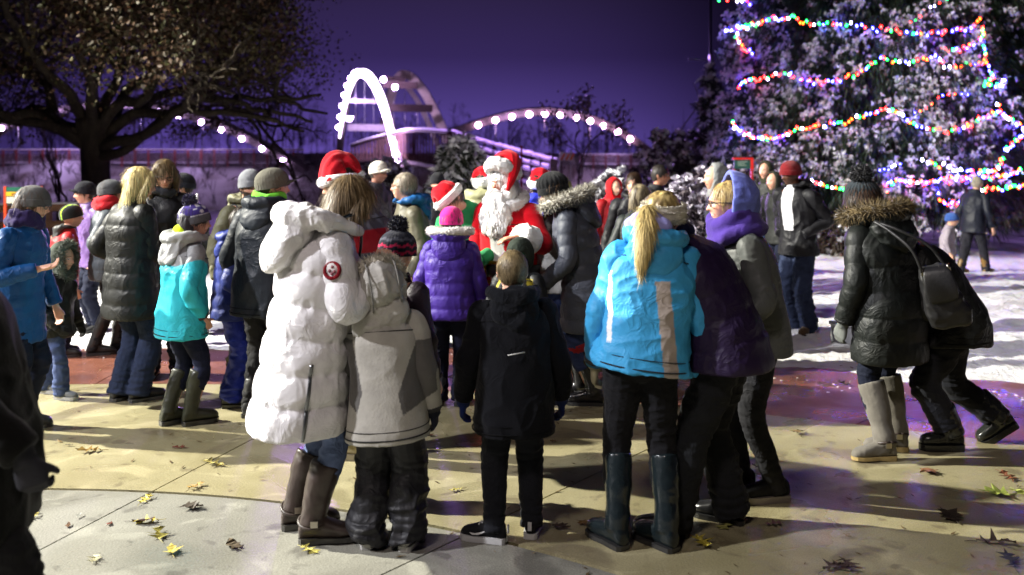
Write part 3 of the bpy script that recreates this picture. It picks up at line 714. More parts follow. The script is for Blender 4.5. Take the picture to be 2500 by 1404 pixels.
def make_hat(P, c):
    hh, rng = P.hh, P.rng; kd = c['kind']; col = c['col']; M = np.eye(4); M[:3, :3] = P.HM @ rotm('X', c.get('tilt', -12)) @ rotm('Y', c.get('roll', 0)); M[:3, 3] = P.hc+P.HM @ (np.array([0, .02, .07+c.get('lift', 0)])*hh)
    tr = lambda v: v @ M[:3, :3].T+M[:3, 3]
    n = 96; top = c.get('top', .50); a0, b0 = .40*c.get('wide', 1), .485*c.get('wide', 1)
    z = np.concatenate([[-.10], np.linspace(-.08, top*.7, 14), top*np.array([.8, .88, .94, .98, 1.0])]); t = np.clip((z-.05)/(top-.05), 0, 1)
    prof = np.sqrt(np.clip(1-t**c.get('pw', 2.4), 0.0, 1)); prof[-1] = .04; prof = np.maximum(prof, .04)
    if c.get('slouch'): prof = prof*(1+c['slouch']*np.sin(np.clip(t, 0, 1)*np.pi))
    th = np.linspace(0, 2*np.pi, n, endpoint=False); rib = 1+c.get('rib', .012)*np.cos(th*c.get('nrib', 32))
    o = np.ones((len(z), 1)); A = np.outer(prof*a0*hh, rib); B = np.outer(prof*b0*hh, rib)
    sh = c.get('shift', (0, 0)); ctr = np.stack([z*0+sh[0]*t, sh[1]*t, z], 1)*hh
    def dome():
        v, f = loft(ctr, o*np.array([[1., 0, 0]]), o*np.array([[0, 1., 0]]), A, B, n)
        return v, f
    def band(z0, z1, r, name, parent, colr, mat, ribs=.02):
        zz = np.linspace(z0, z1, 7); p = 1+.35*(r-1)*np.sin(np.linspace(0, np.pi, 7))+(r-1); oo = np.ones((7, 1)); rb = 1+ribs*np.cos(th*40)
        v, f = loft(np.stack([zz*0, zz*0, zz], 1)*hh, oo*np.array([[1., 0, 0]]), oo*np.array([[0, 1., 0]]), np.outer(p*a0*hh, rb), np.outer(p*b0*hh, rb), n)
        g = G().add(tr(v), f, colr); return solid(name, g, parent, mat)
    if kd in ('beanie', 'pom'):
        v, f = dome(); cc = col(v/hh, th) if callable(col) else col
        g = G().add(tr(v), f, cc); P.hat = solid("hat", g, P.root, c.get('mat', 'knit'))
        if c.get('cuff', True): band(-.12, .10, 1.035, "cuff", P.hat, c.get('cuffcol', col if not callable(col) else (.1, .1, .1)), 'knit')
        if kd == 'pom':
            g = G(); r = c.get('pomr', .22)*hh; ct = np.array([sh[0]*hh, sh[1]*hh, (top+.10)*hh]); e, ef = ellipsoid(ct, (r*.8, r*.8, r*.75), 14, 10); g.add(e, ef, c['pomcols'][0])
            dv = rng.normal(size=(900, 3)); dv /= np.linalg.norm(dv, axis=1)[:, None]; cs = np.array(c['pomcols'])[rng.integers(0, len(c['pomcols']), 900)]
            spikes(g, ct+dv*r*.7, dv, r*.42, .010, cs, rng, .25); g.xf(M); solid("pom_pom", g, P.hat, 'fur', smooth=False)
    elif kd == 'cap':
        v, f = dome(); g = G().add(tr(v), f, col); P.hat = solid("hat", g, P.root, 'cotton')
        x = np.linspace(-.30, .30, 9); y0 = -np.sqrt(np.clip(.42**2-x**2*1.3, 0, 1)); y1 = y0-.30*np.sqrt(np.clip(1-(x/.31)**2, 0, 1)); zz = .06-.10*(x/.3)**2
        v = np.concatenate([np.stack([x, y0+.05, zz+.02], 1), np.stack([x, y1, zz-.03], 1), np.stack([x, y0+.05, zz], 1), np.stack([x, y1, zz-.05], 1)])*hh; f = []
        for j in range(8): f += [(j, j+1, 10+j, 9+j), (18+j, 27+j, 28+j, 19+j), (9+j, 10+j, 28+j, 27+j), (j, 18+j, 19+j, j+1)]
        g = G().add(tr(v), f, c.get('brim', col)); solid("brim", g, P.hat, 'cotton')
    elif kd == 'stocking':
        fw = c.get('brimw', .16); q = np.array(c['tip'])*hh                                  # path of the drooping tip, hat frame
        base = np.array([(0, 0, .0), (0, 0, .22)])*hh; pts = smooth_path(np.vstack([base, q]), 30)
        rr = np.interp(np.linspace(0, 1, 30), [0, .2, .45, .8, 1], np.array([.42, .41, .33, .15, .05])*c.get('cone', 1))*hh
        T, U, V = frames(pts, (1, 0, 0)); rb = 1+.05*np.cos(th*5+1)+.03*np.cos(th*9)
        v, f = loft(pts, U, V, np.outer(rr, rb), np.outer(rr*1.1, rb), n); v = v+(fbm(v*14+P.seed, 2)*.012)[:, None]*np.array([1, 1, 1])
        g = G().add(tr(v), f, col); P.hat = solid("stocking_cap", g, P.root, 'fleece')
        th2 = np.linspace(0, 2*np.pi, 30, endpoint=False); g = G(); fr = c.get('front', 0.0)
        ring = np.stack([np.cos(th2)*(a0+.0)*hh, np.sin(th2)*(b0)*hh, (.04+fr*np.clip(-np.sin(th2), 0, 1))*hh+0*th2], 1)
        fur_roll(g, tr(ring), fw*hh*.62, .016, 900, (.86, .86, .84), rng, True, .97, .008, c.get('flat', 1.5)); solid("fur_brim", g, P.hat, 'fur', smooth=False)
        if c.get('pom', True):
            g = G(); r = .12*hh; e, ef = ellipsoid(pts[-1], (r*.8,)*3, 12, 8); g.add(e, ef, (.75, .75, .73)); dv = rng.normal(size=(400, 3)); dv /= np.linalg.norm(dv, axis=1)[:, None]
            spikes(g, pts[-1]+dv*r*.7, dv, r*.4, .007, (.78, .78, .76), rng, .3); g.xf(M); solid("pom_pom", g, P.hat, 'fur', smooth=False)
    elif kd == 'headband':
        g = G(); m = 26; th2 = np.linspace(0, 2*np.pi, m, endpoint=False)
        rings = []
        for zz, sc in ((-.15, 1.0), (-.14, 1.08), (-.06, 1.16), (.06, 1.16), (.14, 1.08), (.15, 1.0)): rings.append(np.stack([np.cos(th)*.385*hh*sc*rib, np.sin(th)*.465*hh*sc*rib, np.full(n, (zz*1.25+.02))*hh], 1))
        v = np.vstack(rings); f = []
        for i in range(5):
            for j in range(n): k = (j+1) % n; f.append((i*n+j, i*n+k, (i+1)*n+k, (i+1)*n+j))
        v = v*(1+.03*vnoise(v*70))[:, None]; g.add(tr(v), f, col)
        i = rng.integers(0, len(v), 1500); dv = v[i].copy(); dv[:, 2] = 0; dv /= np.linalg.norm(dv, axis=1)[:, None]; spikes(g, tr(v[i]), dv @ M[:3, :3].T, .014, .006, col, rng, .6); P.hat = solid("headband", g, P.root, 'knit', smooth=True)

def make_glasses(P, col):
    hh = P.hh; g = G()
    for s in (-1, 1):
        th = np.linspace(0, 2*np.pi, 15)[:-1]; ring = np.stack([s*.145+np.cos(th)*.10, np.full(14, -.455)+.02*np.abs(np.cos(th)), .03+np.sin(th)*.07], 1)*hh; ring = np.vstack([ring, ring[:1]])
        v, f = tube(ring, np.ones(15)*.010*hh, 6, ref=(0, 1, 0)); g.add(v, f)
        v, f = tube(np.array([(s*.24, -.42, .04), (s*.33, -.30, .05), (s*.37, .02, .04)])*hh, np.ones(3)*.010*hh, 6, ref=(0, 0, 1), res=8); g.add(v, f)
    v, f = tube(np.array([(-.05, -.46, .04), (.05, -.46, .04)])*hh, np.ones(2)*.009*hh, 6); g.add(v, f)
    g.xf(P.H4); solid("glasses", g, P.root, 'plastic', col)
# ------------------------------------------------------------------ ground, plaza, snow, river
def mesh_fast(name, v, q, col, mat, smooth=False):
    """v (n,3), q (m,3 or 4) as arrays"""
    v = np.asarray(v, np.float32); q = np.asarray(q, np.int32); me = bpy.data.meshes.new(name); k = q.shape[1]
    me.vertices.add(len(v)); me.vertices.foreach_set("co", v.ravel()); me.loops.add(q.size); me.loops.foreach_set("vertex_index", q.ravel())
    me.polygons.add(len(q)); me.polygons.foreach_set("loop_start", np.arange(0, q.size, k, dtype=np.int32)); me.polygons.foreach_set("loop_total", np.full(len(q), k, np.int32))
    me.update(calc_edges=True); me.validate(); finish_mesh(me, col, mat, smooth); return me
def grid(xs, ys):
    nx, ny = len(xs), len(ys); i = np.arange((nx-1)*(ny-1)); a = (i//(nx-1))*nx+i % (nx-1)
    X, Y = np.meshgrid(xs, ys); return X.ravel(), Y.ravel(), np.stack([a, a+1, a+nx+1, a+nx], 1)

def concrete(name, c1, c2, stain, damp=.5):
    m, nt, N, L, b = nodes(name); tc = N.new("ShaderNodeTexCoord")
    def noise(s, d=6, dist=0):
        n = N.new("ShaderNodeTexNoise"); n.inputs["Scale"].default_value = s; n.inputs["Detail"].default_value = d; n.inputs["Distortion"].default_value = dist; L.new(tc.outputs["Object"], n.inputs[0]); return n.outputs["Fac"]
    def rng_(x, a, b_, c=0, d=1):
        r = N.new("ShaderNodeMapRange"); r.interpolation_type = 'SMOOTHSTEP'
        for i, q in enumerate((a, b_, c, d)): r.inputs[i+1].default_value = q
        L.new(x, r.inputs[0]); return r.outputs[0]
    def mix(f, a, b_):
        x = N.new("ShaderNodeMix"); x.data_type = 'RGBA'; L.new(f, x.inputs["Factor"])
        for s, k in ((a, "A"), (b_, "B")):
            if isinstance(s, tuple): x.inputs[k].default_value = (*s, 1)
            else: L.new(s, x.inputs[k])
        return x.outputs["Result"]
    big = rng_(noise(.9, 5, .6), .38, .62); c = mix(big, c1, c2)
    c = mix(rng_(noise(3.2, 8, 1.0), .55, .70, 0, .55), c, tuple(min(1, x*1.35) for x in c2))     # scoured pale patches
    st = rng_(noise(1.9, 6, .9), .56, .66, 0, .75); c = mix(st, c, stain)
    sp = rng_(noise(7, 3, .4), .60, .70, 0, .6); c = mix(sp, c, stain)
    fi = rng_(noise(140, 4), .3, .7, .80, 1.2); x = N.new("ShaderNodeMix"); x.data_type = 'RGBA'; x.blend_type = 'MULTIPLY'; x.inputs["Factor"].default_value = 1; L.new(c, x.inputs["A"]); L.new(fi, x.inputs["B"])
    L.new(x.outputs["Result"], b.inputs["Base Color"])
    L.new(rng_(noise(1.3, 6, .8), .38, .62, .22, .60), b.inputs["Roughness"]); b.inputs["Specular IOR Level"].default_value = damp
    bp = N.new("ShaderNodeBump"); bp.inputs["Strength"].default_value = .25; bp.inputs["Distance"].default_value = .01; L.new(noise(70, 6), bp.inputs["Height"]); L.new(bp.outputs[0], b.inputs["Normal"])
    MATS[name] = m
concrete("tan_concrete", (.245, .215, .115), (.34, .305, .18), (.135, .11, .066))
concrete("grey_concrete", (.185, .18, .15), (.25, .245, .205), (.085, .08, .068))
concrete("red_concrete", (.145, .055, .036), (.19, .075, .05), (.10, .042, .034), .6)
concrete("dark_gap", (.03, .028, .025), (.04, .036, .03), (.02, .02, .02))
def snow_mat():
    m, nt, N, L, b = nodes("snow_ground"); a = N.new("ShaderNodeAttribute"); a.attribute_name = "Col"; tc = N.new("ShaderNodeTexCoord")
    dn = N.new("ShaderNodeTexNoise"); dn.inputs["Scale"].default_value = 7; dn.inputs["Detail"].default_value = 9; dn.inputs["Roughness"].default_value = .75; L.new(tc.outputs["Object"], dn.inputs[0])
    dr = N.new("ShaderNodeMapRange"); dr.interpolation_type = 'SMOOTHSTEP'; dr.inputs[1].default_value = .57; dr.inputs[2].default_value = .72; dr.inputs[4].default_value = .75; L.new(dn.outputs["Fac"], dr.inputs[0])
    dx = N.new("ShaderNodeMix"); dx.data_type = 'RGBA'; L.new(dr.outputs[0], dx.inputs["Factor"]); L.new(a.outputs["Color"], dx.inputs["A"]); dx.inputs["B"].default_value = (.30, .26, .20, 1)      # trodden dirt and slush
    L.new(dx.outputs["Result"], b.inputs["Base Color"]); b.inputs["Roughness"].default_value = .6; b.inputs["Specular IOR Level"].default_value = .3
    n = N.new("ShaderNodeTexNoise"); n.inputs["Scale"].default_value = 22; n.inputs["Detail"].default_value = 7; n.inputs["Roughness"].default_value = .65; L.new(tc.outputs["Object"], n.inputs[0])
    bp = N.new("ShaderNodeBump"); bp.inputs["Strength"].default_value = .8; bp.inputs["Distance"].default_value = .035; L.new(n.outputs["Fac"], bp.inputs["Height"]); L.new(bp.outputs[0], b.inputs["Normal"]); MATS["snow_ground"] = m
snow_mat()

JC = np.array([-3.34, .74])                 # where the radial joints meet
CIR = dict(grey=((-2.64, .04), 5.16), rin=((-2.9, -5.28), 12.84), rout=((-2.875, -2.36), 11.79))
def ray(th, key, add=0.0):
    (cx, cy_), r = CIR[key]; r = r+add; d = np.array([math.sin(th), math.cos(th)]); o = JC-np.array([cx, cy_]); b = o @ d; c = o @ o-r*r
    return -b+math.sqrt(max(b*b-c, 0))
def slab(name, a0, a1, r0, r1, mat, parent, gap=.005, z=0.0, th=.05, nth=14, nr=8):
    """one cast sector of paving with its own edges; r0, r1 give the inner and outer radius at an angle"""
    ths = np.linspace(a0, a1, nth); v = []; f = []
    for j, t in enumerate(ths):
        d = np.array([math.sin(t), math.cos(t)]); p = np.array([d[1], -d[0]]); off = gap*(1 if j == 0 else (-1 if j == nth-1 else 0))
        A, B_ = r0(t)+gap, r1(t)-gap
        for i in range(nr):
            q = JC+d*(A+(B_-A)*i/(nr-1))+p*off; v.append((q[0], q[1], z))
    n = nth*nr; v += [(x, y, z-th) for x, y, _ in v[:n]]
    for j in range(nth-1):
        for i in range(nr-1): a = j*nr+i; f.append((a, a+nr, a+nr+1, a+1))
    bd = [i for i in range(nr)]+[j*nr+nr-1 for j in range(1, nth)]+[(nth-1)*nr+i for i in range(nr-2, -1, -1)]+[j*nr for j in range(nth-2, 0, -1)]
    for a, b in zip(bd, bd[1:]+bd[:1]): f.append((a, b, b+n, a+n))
    return obj(name, mesh_from(name, v, f, None, mat, False), parent)
def build_ground():
    base = G(); base.add([(-30, -14, -.045), (30, -14, -.045), (30, 14, -.045), (-30, 14, -.045)], [(0, 1, 2, 3)])
    bed = solid("ground", base, None, "dark_gap"); tag(bed, kind="structure")
    # plaza: grey centre, tan ring, red ring
    pl = empty("plaza_centre"); tag(pl, kind="structure")
    angs = [R(x) for x in (-92.4, -70.5, -48.6, -26.7, -4.8, 17.2, 39.1, 61, 83, 105)]
    zero = lambda t: .05
    for a, b in zip(angs[:-1], angs[1:]): slab("slab", a, b, zero, lambda t: ray(t, 'grey')-.012, "grey_concrete", pl)
    for a in (105, 127, 149, 171, 193, 215, 237): slab("slab", R(a), R(a+22), zero, lambda t: ray(t, 'grey')-.012, "grey_concrete", pl)
    ring = empty("plaza_ring"); tag(ring, kind="structure")
    for a, b in zip(angs[:-1], angs[1:]): slab("slab", a, b, lambda t: ray(t, 'grey')+.008, lambda t: ray(t, 'rin'), "tan_concrete", ring)
    red = empty("red_path"); tag(red, kind="structure")
    ra = [R(x) for x in np.arange(-72, 74, 9.0)]
    for a, b in zip(ra[:-1], ra[1:]): slab("slab", a, b, lambda t: ray(t, 'rin'), lambda t: max(ray(t, 'rout', .35), ray(t, 'rin')+.3), "red_concrete", red, nth=6, nr=4)
    # snow lying on the lawn, thin and ragged where it meets the path
    xs = np.concatenate([np.linspace(-60, -14, 24), np.linspace(-13.8, 13.8, 420), np.linspace(14, 60, 24)]); ys = np.concatenate([np.linspace(5.2, 13.5, 200), 13.5+np.cumsum(np.linspace(.05, .45, 64)), np.linspace(29.5, 38, 12)])
    X, Y, q = grid(xs, ys); (cx, cy_), r = CIR['rout']; dist = np.hypot(X-cx, Y-cy_)-r; P = np.stack([X, Y, X*0], 1)
    e = fbm(P*np.array([1.0, 1.6, 1])*1.3, 4)*1.25; side = sstep(-1.5, 2.5, X)*.5
    cover = dist+e*.75+.22-.25*side+.40*sstep(-.2, -2.2, X)
    cover = np.where(dist < -1.35, -1, cover)
    h = .028*sstep(-.02, .22, cover)+.018*sstep(.2, 1.2, cover)
    lump = fbm(P*5.5, 3); rough = fbm(P*15, 3)
    z = -.022+h*(1+.4*lump)+(.020*np.abs(lump)+.026*rough)*sstep(.0, .5, cover)
    foot = sstep(.25, .55, vnoise(P*np.array([2.6, 4.4, 1])+9)); z -= .024*foot*sstep(.3, .8, cover)
    z += -2.9*sstep(28.5, 36, Y+1.2*vnoise(P*.4))
    far = sstep(9.5, 20, Y); grass = sstep(.16, .5, fbm(P*np.array([.8, 2.0, 1])*1.1+4, 5)+.10*far-.10)
    dirt = sstep(.2, .45, rough*.6+fbm(P*9+3, 2))*.35*sstep(.6, .05, cover)
    sn = np.array([.86, .86, .87]); gr = np.array([.11, .085, .045])
    m = np.clip(grass*.72+dirt, 0, 1)[:, None]; col = sn*(1-m)+gr*m
    o = obj("snow_field", mesh_fast("snow_field", np.stack([X, Y, z], 1), q, col, "snow_ground", True)); tag(o, kind="structure")
    # crumbs of trodden snow on the red path
    rng = np.random.default_rng(5); g = G(); n = 0
    while n < 520:
        th = R(rng.uniform(-34, 58)); a, b = ray(th, 'rin'), ray(th, 'rout'); t = rng.beta(5.0, 1.0); rr = a+.03+(b-a)*t
        p = JC+rr*np.array([math.sin(th), math.cos(th)])
        if vnoise([[p[0]*1.3, p[1]*2, 3]])[0] < -.10: continue
        s = rng.uniform(.003, .011)*(1+1.8*(rng.random() < .06)); v, f = ellipsoid((p[0], p[1], s*.25), (s*rng.uniform(.8, 2.2), s, s*.5), 6, 4); g.add(v, f, (.8, .8, .8)); n += 1
    tag(solid("snow_crumbs", g, None, "snow"), kind="stuff")
    # river, far bank
    g = G().add([(-200, 30, -2.75), (200, 30, -2.75), (200, 66, -2.75), (-200, 66, -2.75)], [(0, 1, 2, 3)], (.012, .012, .02)); tag(solid("river_water", g, None, "gloss"), kind="structure")
    X, Y, q = grid(np.linspace(-110, 110, 170), np.concatenate([np.linspace(54, 84, 60), np.linspace(86, 420, 16)])); P = np.stack([X, Y, X*0], 1)
    z = -3.2+4.3*sstep(55, 78, Y+2.5*vnoise(P*.12))+.35*fbm(P*.5, 3)+.5*fbm(P*.16, 2); m = sstep(-.15, .4, fbm(P*np.array([.7, .35, 1]), 4))[:, None]
    o = obj("far_bank", mesh_fast("far_bank", np.stack([X, Y, z], 1), q, np.array([.42, .41, .42])*(1-m)+np.array([.09, .07, .055])*m, "snow_ground", True)); tag(o, kind="structure")
    X, Y, q = grid(np.linspace(-1800, 1800, 8), np.array([-300, -60, -14.2])); 
    o = obj("rear_terrain", mesh_fast("rear_terrain", np.stack([X, Y, X*0-.06], 1), q, (.2, .18, .14), "snow_ground", True)); tag(o, kind="structure")
    for s in (-1, 1):
        X, Y, q = grid(np.array([30.0, 60, 1800])*s, np.array([-14.2, 5, 30])); o = obj("side_terrain", mesh_fast("side_terrain", np.stack([X, Y, X*0-.09], 1), q, (.35, .34, .33), "snow_ground", True)); tag(o, kind="structure")
build_ground()

# ------------------------------------------------------------------ trees
def blades(P, D, K, ln, w, droop, jit, col, rng, cv=.25, bend=.3):
    """K narrow pointed blades at each point P, thrown along D: two triangles pairs each"""
    N_ = len(P); p = np.repeat(P, K, 0); d = np.repeat(D, K, 0)+rng.normal(size=(N_*K, 3))*jit; d[:, 2] -= droop; d /= np.linalg.norm(d, axis=1)[:, None]
    s = np.cross(d, rng.normal(size=d.shape)); s /= np.linalg.norm(s, axis=1)[:, None]; L = (ln*rng.uniform(.5, 1.2, N_*K))[:, None]; W = w*rng.uniform(.6, 1.3, N_*K)[:, None]
    p = p+rng.normal(size=p.shape)*ln*.12; mid = p+d*L*.5; tip = p+d*L; tip[:, 2] -= bend*L[:, 0]
    v = np.stack([p, mid-s*W/2, tip, mid+s*W/2], 1).reshape(-1, 3); q = np.arange(N_*K*4).reshape(-1, 4)
    c = np.asarray(col, float); c = np.tile(c, (N_*K, 1)) if c.ndim == 1 else np.repeat(c, K, 0)
    c = c*np.clip(1+rng.normal(size=(N_*K, 1))*cv, .3, 1.9); return v, q, np.repeat(c, 4, 0)
def stack(parts):
    V, Q, Cc, n = [], [], [], 0
    for v, q, c in parts: V.append(v); Q.append(q+n); Cc.append(c); n += len(v)
    return np.vstack(V), np.vstack(Q), np.vstack(Cc)
def limb(g, a, b, r0, r1, rng, wob=.06, n=7, col=(.06, .045, .035)):
    a, b = np.asarray(a, float), np.asarray(b, float); L = np.linalg.norm(b-a); t = np.linspace(0, 1, n)[:, None]
    P = a+(b-a)*t+rng.normal(size=(n, 3))*wob*L*np.sin(t*np.pi); v, f = tube(P, np.linspace(r0, r1, n), 7, res=n*2); g.add(v, f, col); return P

SPR = dict(c=np.array([7.9, 19.8]), h=15.0, base=.75, r0=3.75)
def spr_r(z):
    t = np.clip((z-SPR['base'])/(SPR['h']-SPR['base']), 0, 1); return SPR['r0']*np.clip(1-t, 0, 1)**.72
def build_spruce():
    rng = np.random.default_rng(11); c = SPR['c']; root = empty("spruce_tree", (c[0], c[1], 0)); tag(root, "huge snow-laden spruce on the right, wound with strings of coloured lights", "tree")
    g = G(); v, f = tube([(0, 0, -.2), (0, 0, 1), (0, 0, 6), (.05, 0, 14.5)], [.26, .22, .15, .02], 12, res=16); g.add(v, f, (.05, .038, .03))
    n = 6800; u = rng.random(n*2); z = SPR['base']+(8.2)*u**1.05; ph = rng.uniform(0, 2*np.pi, n*2)
    front = np.sin(ph) < .35; keep = front | (rng.random(n*2) < .22); z, ph = z[keep][:n], ph[keep][:n]; n = len(z)
    bough = vnoise(np.stack([ph*3.2*(1+.02*z), z*1.35, z*0], 1)); fine = vnoise(np.stack([ph*9, z*3.4, z*0+5], 1))
    rad = spr_r(z)*(1+.13*bough+.06*fine)-rng.random(n)**2*.8; rad = np.maximum(rad, .2)
    P = np.stack([np.cos(ph)*rad, np.sin(ph)*rad, z-.30*rad/3+.10*bough], 1); D = np.stack([np.cos(ph), np.sin(ph), -.35+0*ph], 1)
    gap = (bough+.5*fine) < -.42                                                   # dark hollows between boughs
    top = sstep(-.25, .35, bough+.6*fine+.25*rng.normal(size=n))
    dk = np.array([.020, .034, .020]); br = np.array([.055, .032, .022]); cc = dk+(br-dk)*sstep(-.1, .5, vnoise(np.stack([ph*2, z*.9-3, z*0], 1)))[:, None]*sstep(3.5, .8, z)[:, None]
    parts = [blades(P-D*.16, D, 15, .25, .022, .5, .45, cc, rng, .35)]
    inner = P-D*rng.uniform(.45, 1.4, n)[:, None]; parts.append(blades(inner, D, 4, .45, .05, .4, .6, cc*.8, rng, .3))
    crown = obj("crown", mesh_fast("crown", *stack(parts), "leaf"), root)
    sel = (~gap) & (rng.random(n) < .20+.70*top); Ps, Ds = P[sel]+np.array([0, 0, .05])+rng.normal(size=(sel.sum(), 3))*np.array([.08, .08, .05]), D[sel]
    sp = [blades(np.repeat(Ps, 3, 0)+rng.normal(size=(len(Ps)*3, 3))*np.array([.07, .07, .05]), np.repeat(Ds, 3, 0)*.8, 9, .075, .024, .34, .6, (.42, .41, .46), rng, .25, .35), blades(np.repeat(Ps, 3, 0)+rng.normal(size=(len(Ps)*3, 3))*np.array([.06, .06, .035])+np.array([0, 0, .04]), np.repeat(Ds, 3, 0)*.5, 7, .045, .034, .1, .8, (.56, .55, .60), rng, .2, .1)]
    obj("snow_load", mesh_fast("snow_load", *stack(sp), "snow"), root)
    solid("trunk", g, root, "bark")
    # low boughs that droop to the snow in front of the trunk
    return root
spruce = build_spruce()

COLS = {"red": ((1.0, .014, .010), 70), "amber": ((1.0, .07, .006), 36), "green": ((.010, 1.0, .08), 36), "blue": ((.020, .020, 1.0), 230), "white": ((.42, .38, 1.0), 110)}
for k_, (c_, s_) in COLS.items(): emit_mat("bulb_"+k_, c_, s_)
def spr_point(px, py):
    """the point of the spruce's outer skin that lies on the ray through a pixel"""
    dirv = at(px, py, 1.0)-np.array([0, 0, CAMH]); o = np.array([0, 0, CAMH]); best = None
    for d in np.arange(15.2, 20.3, .06):
        p = o+dirv*d; rr = spr_r(p[2])*1.03+.06
        if math.hypot(p[0]-SPR['c'][0], p[1]-SPR['c'][1]) <= rr: return p
        m = math.hypot(p[0]-SPR['c'][0], p[1]-SPR['c'][1])-rr
        if best is None or m < best[0]: best = (m, p)
    return best[1]
STRINGS = [
    ("top left string of coloured lights, at the very top of the spruce", [(1752, 4), (1790, 0), (1812, 6), (1835, 10)], 7),
    ("upper string of lights that runs right across the spruce near the top", [(1772, 76), (1800, 70), (1850, 60), (1880, 48), (1915, 50), (1930, 40), (1965, 58), (2030, 62), (2080, 60), (2130, 68), (2190, 78), (2260, 86), (2330, 76), (2372, 66), (2392, 45)], 72),
    ("short dangling end of lights at the upper left edge of the spruce", [(1797, 84), (1806, 104), (1820, 122), (1836, 128)], 13),
    ("string of lights that dips and rises through the spruce's middle, second from the top", [(1803, 215), (1826, 200), (1870, 192), (1916, 180), (1945, 192), (1990, 203), (2050, 196), (2100, 178), (2150, 144), (2172, 150), (2230, 152), (2280, 140), (2310, 164), (2365, 158), (2400, 154)], 70),
    ("string of lights zigzagging down the spruce's upper right edge", [(2396, 70), (2404, 84), (2376, 108), (2350, 118), (2318, 122), (2300, 120)], 17),
    ("string of lights down the spruce's right edge beside the dark sky", [(2402, 118), (2406, 150), (2416, 170), (2424, 192), (2404, 208), (2440, 208), (2452, 196)], 24),
    ("long wavy string of lights below the spruce's middle, from the left edge to the right", [(1787, 300), (1800, 316), (1835, 334), (1868, 342), (1910, 334), (1950, 318), (2000, 308), (2060, 300), (2110, 284), (2160, 272), (2200, 284), (2240, 306), (2290, 320), (2330, 320), (2370, 308), (2400, 290), (2436, 274)], 88),
    ("string of lights falling down the lower right side of the spruce", [(2434, 256), (2450, 280), (2480, 300), (2498, 310), (2490, 340), (2460, 362), (2446, 388), (2440, 408), (2420, 420), (2396, 416)], 38),
    ("lower string of lights between the dark coated man and the pompom hat", [(1908, 456), (1988, 448), (2010, 455), (2050, 464), (2092, 464)], 20),
    ("low string of lights sagging above the far walker's head on the right", [(2162, 462), (2172, 446), (2200, 444), (2250, 450), (2300, 440), (2340, 440), (2390, 436), (2440, 430), (2490, 420)], 50),
    ("faint short string of lights deep in the spruce's lower middle", [(2150, 416), (2170, 412), (2196, 402)], 6),
    ("string of lights in the lower right of the spruce that starts with a green bulb", [(2254, 392), (2290, 404), (2326, 416), (2376, 420), (2398, 420)], 15),
    ("lowest string of lights, hanging under the spruce by the walker", [(2290, 480), (2302, 490), (2320, 498), (2342, 500)], 9),
    ("string of lights at the bottom right, right of the far walker", [(2398, 470), (2420, 458), (2460, 462), (2498, 450)], 17),
    ("faint string of small lights high up in the spruce's dark top right", [(2222, 56), (2244, 42), (2262, 20), (2312, 4)], 8),
    ("faint string of small lights in the right half of the spruce, sloping up", [(2234, 270), (2260, 262), (2290, 240), (2320, 232), (2362, 226)], 10),
]
def build_strings():
    rng = np.random.default_rng(3); shp = {}
    for k_ in COLS:
        g = G(); v, f = tube([(0, 0, -.012), (0, 0, .0), (0, 0, .016), (0, 0, .040)], [.008, .016, .014, .003], 7); g.add(v, f); shp[k_] = mesh_from("bulb", g.arr(), g.f, None, "bulb_"+k_)
    names = list(COLS)
    for lab, pts, n in STRINGS:
        W = smooth_path(np.array([spr_point(*p) for p in pts]), max(n*2, 12)); root = empty("light_string", W[0]); tag(root, lab, "light string", "strings of coloured lights on the spruce")
        g = G(); v, f = tube(W-W[0], np.ones(len(W))*.006, 4); g.add(v, f, (.02, .05, .03)); solid("wire", g, root, "plastic")
        al = np.concatenate([[0], np.cumsum(np.linalg.norm(np.diff(W, axis=0), axis=1))]); faint = "faint" in lab
        for t in np.linspace(0, al[-1], n):
            p = np.array([np.interp(t, al, W[:, i]) for i in range(3)])-W[0]+rng.normal(size=3)*np.array([.012, .012, .022])
            k_ = rng.choice(names, p=(.26, .17, .16, .27, .14)); o = obj("bulb", shp[k_], root, p); o.rotation_euler = (rng.uniform(-.5, .5), rng.uniform(-.5, .5), 0)
            o.scale = (.62,)*3 if faint else (1.0,)*3
build_strings()

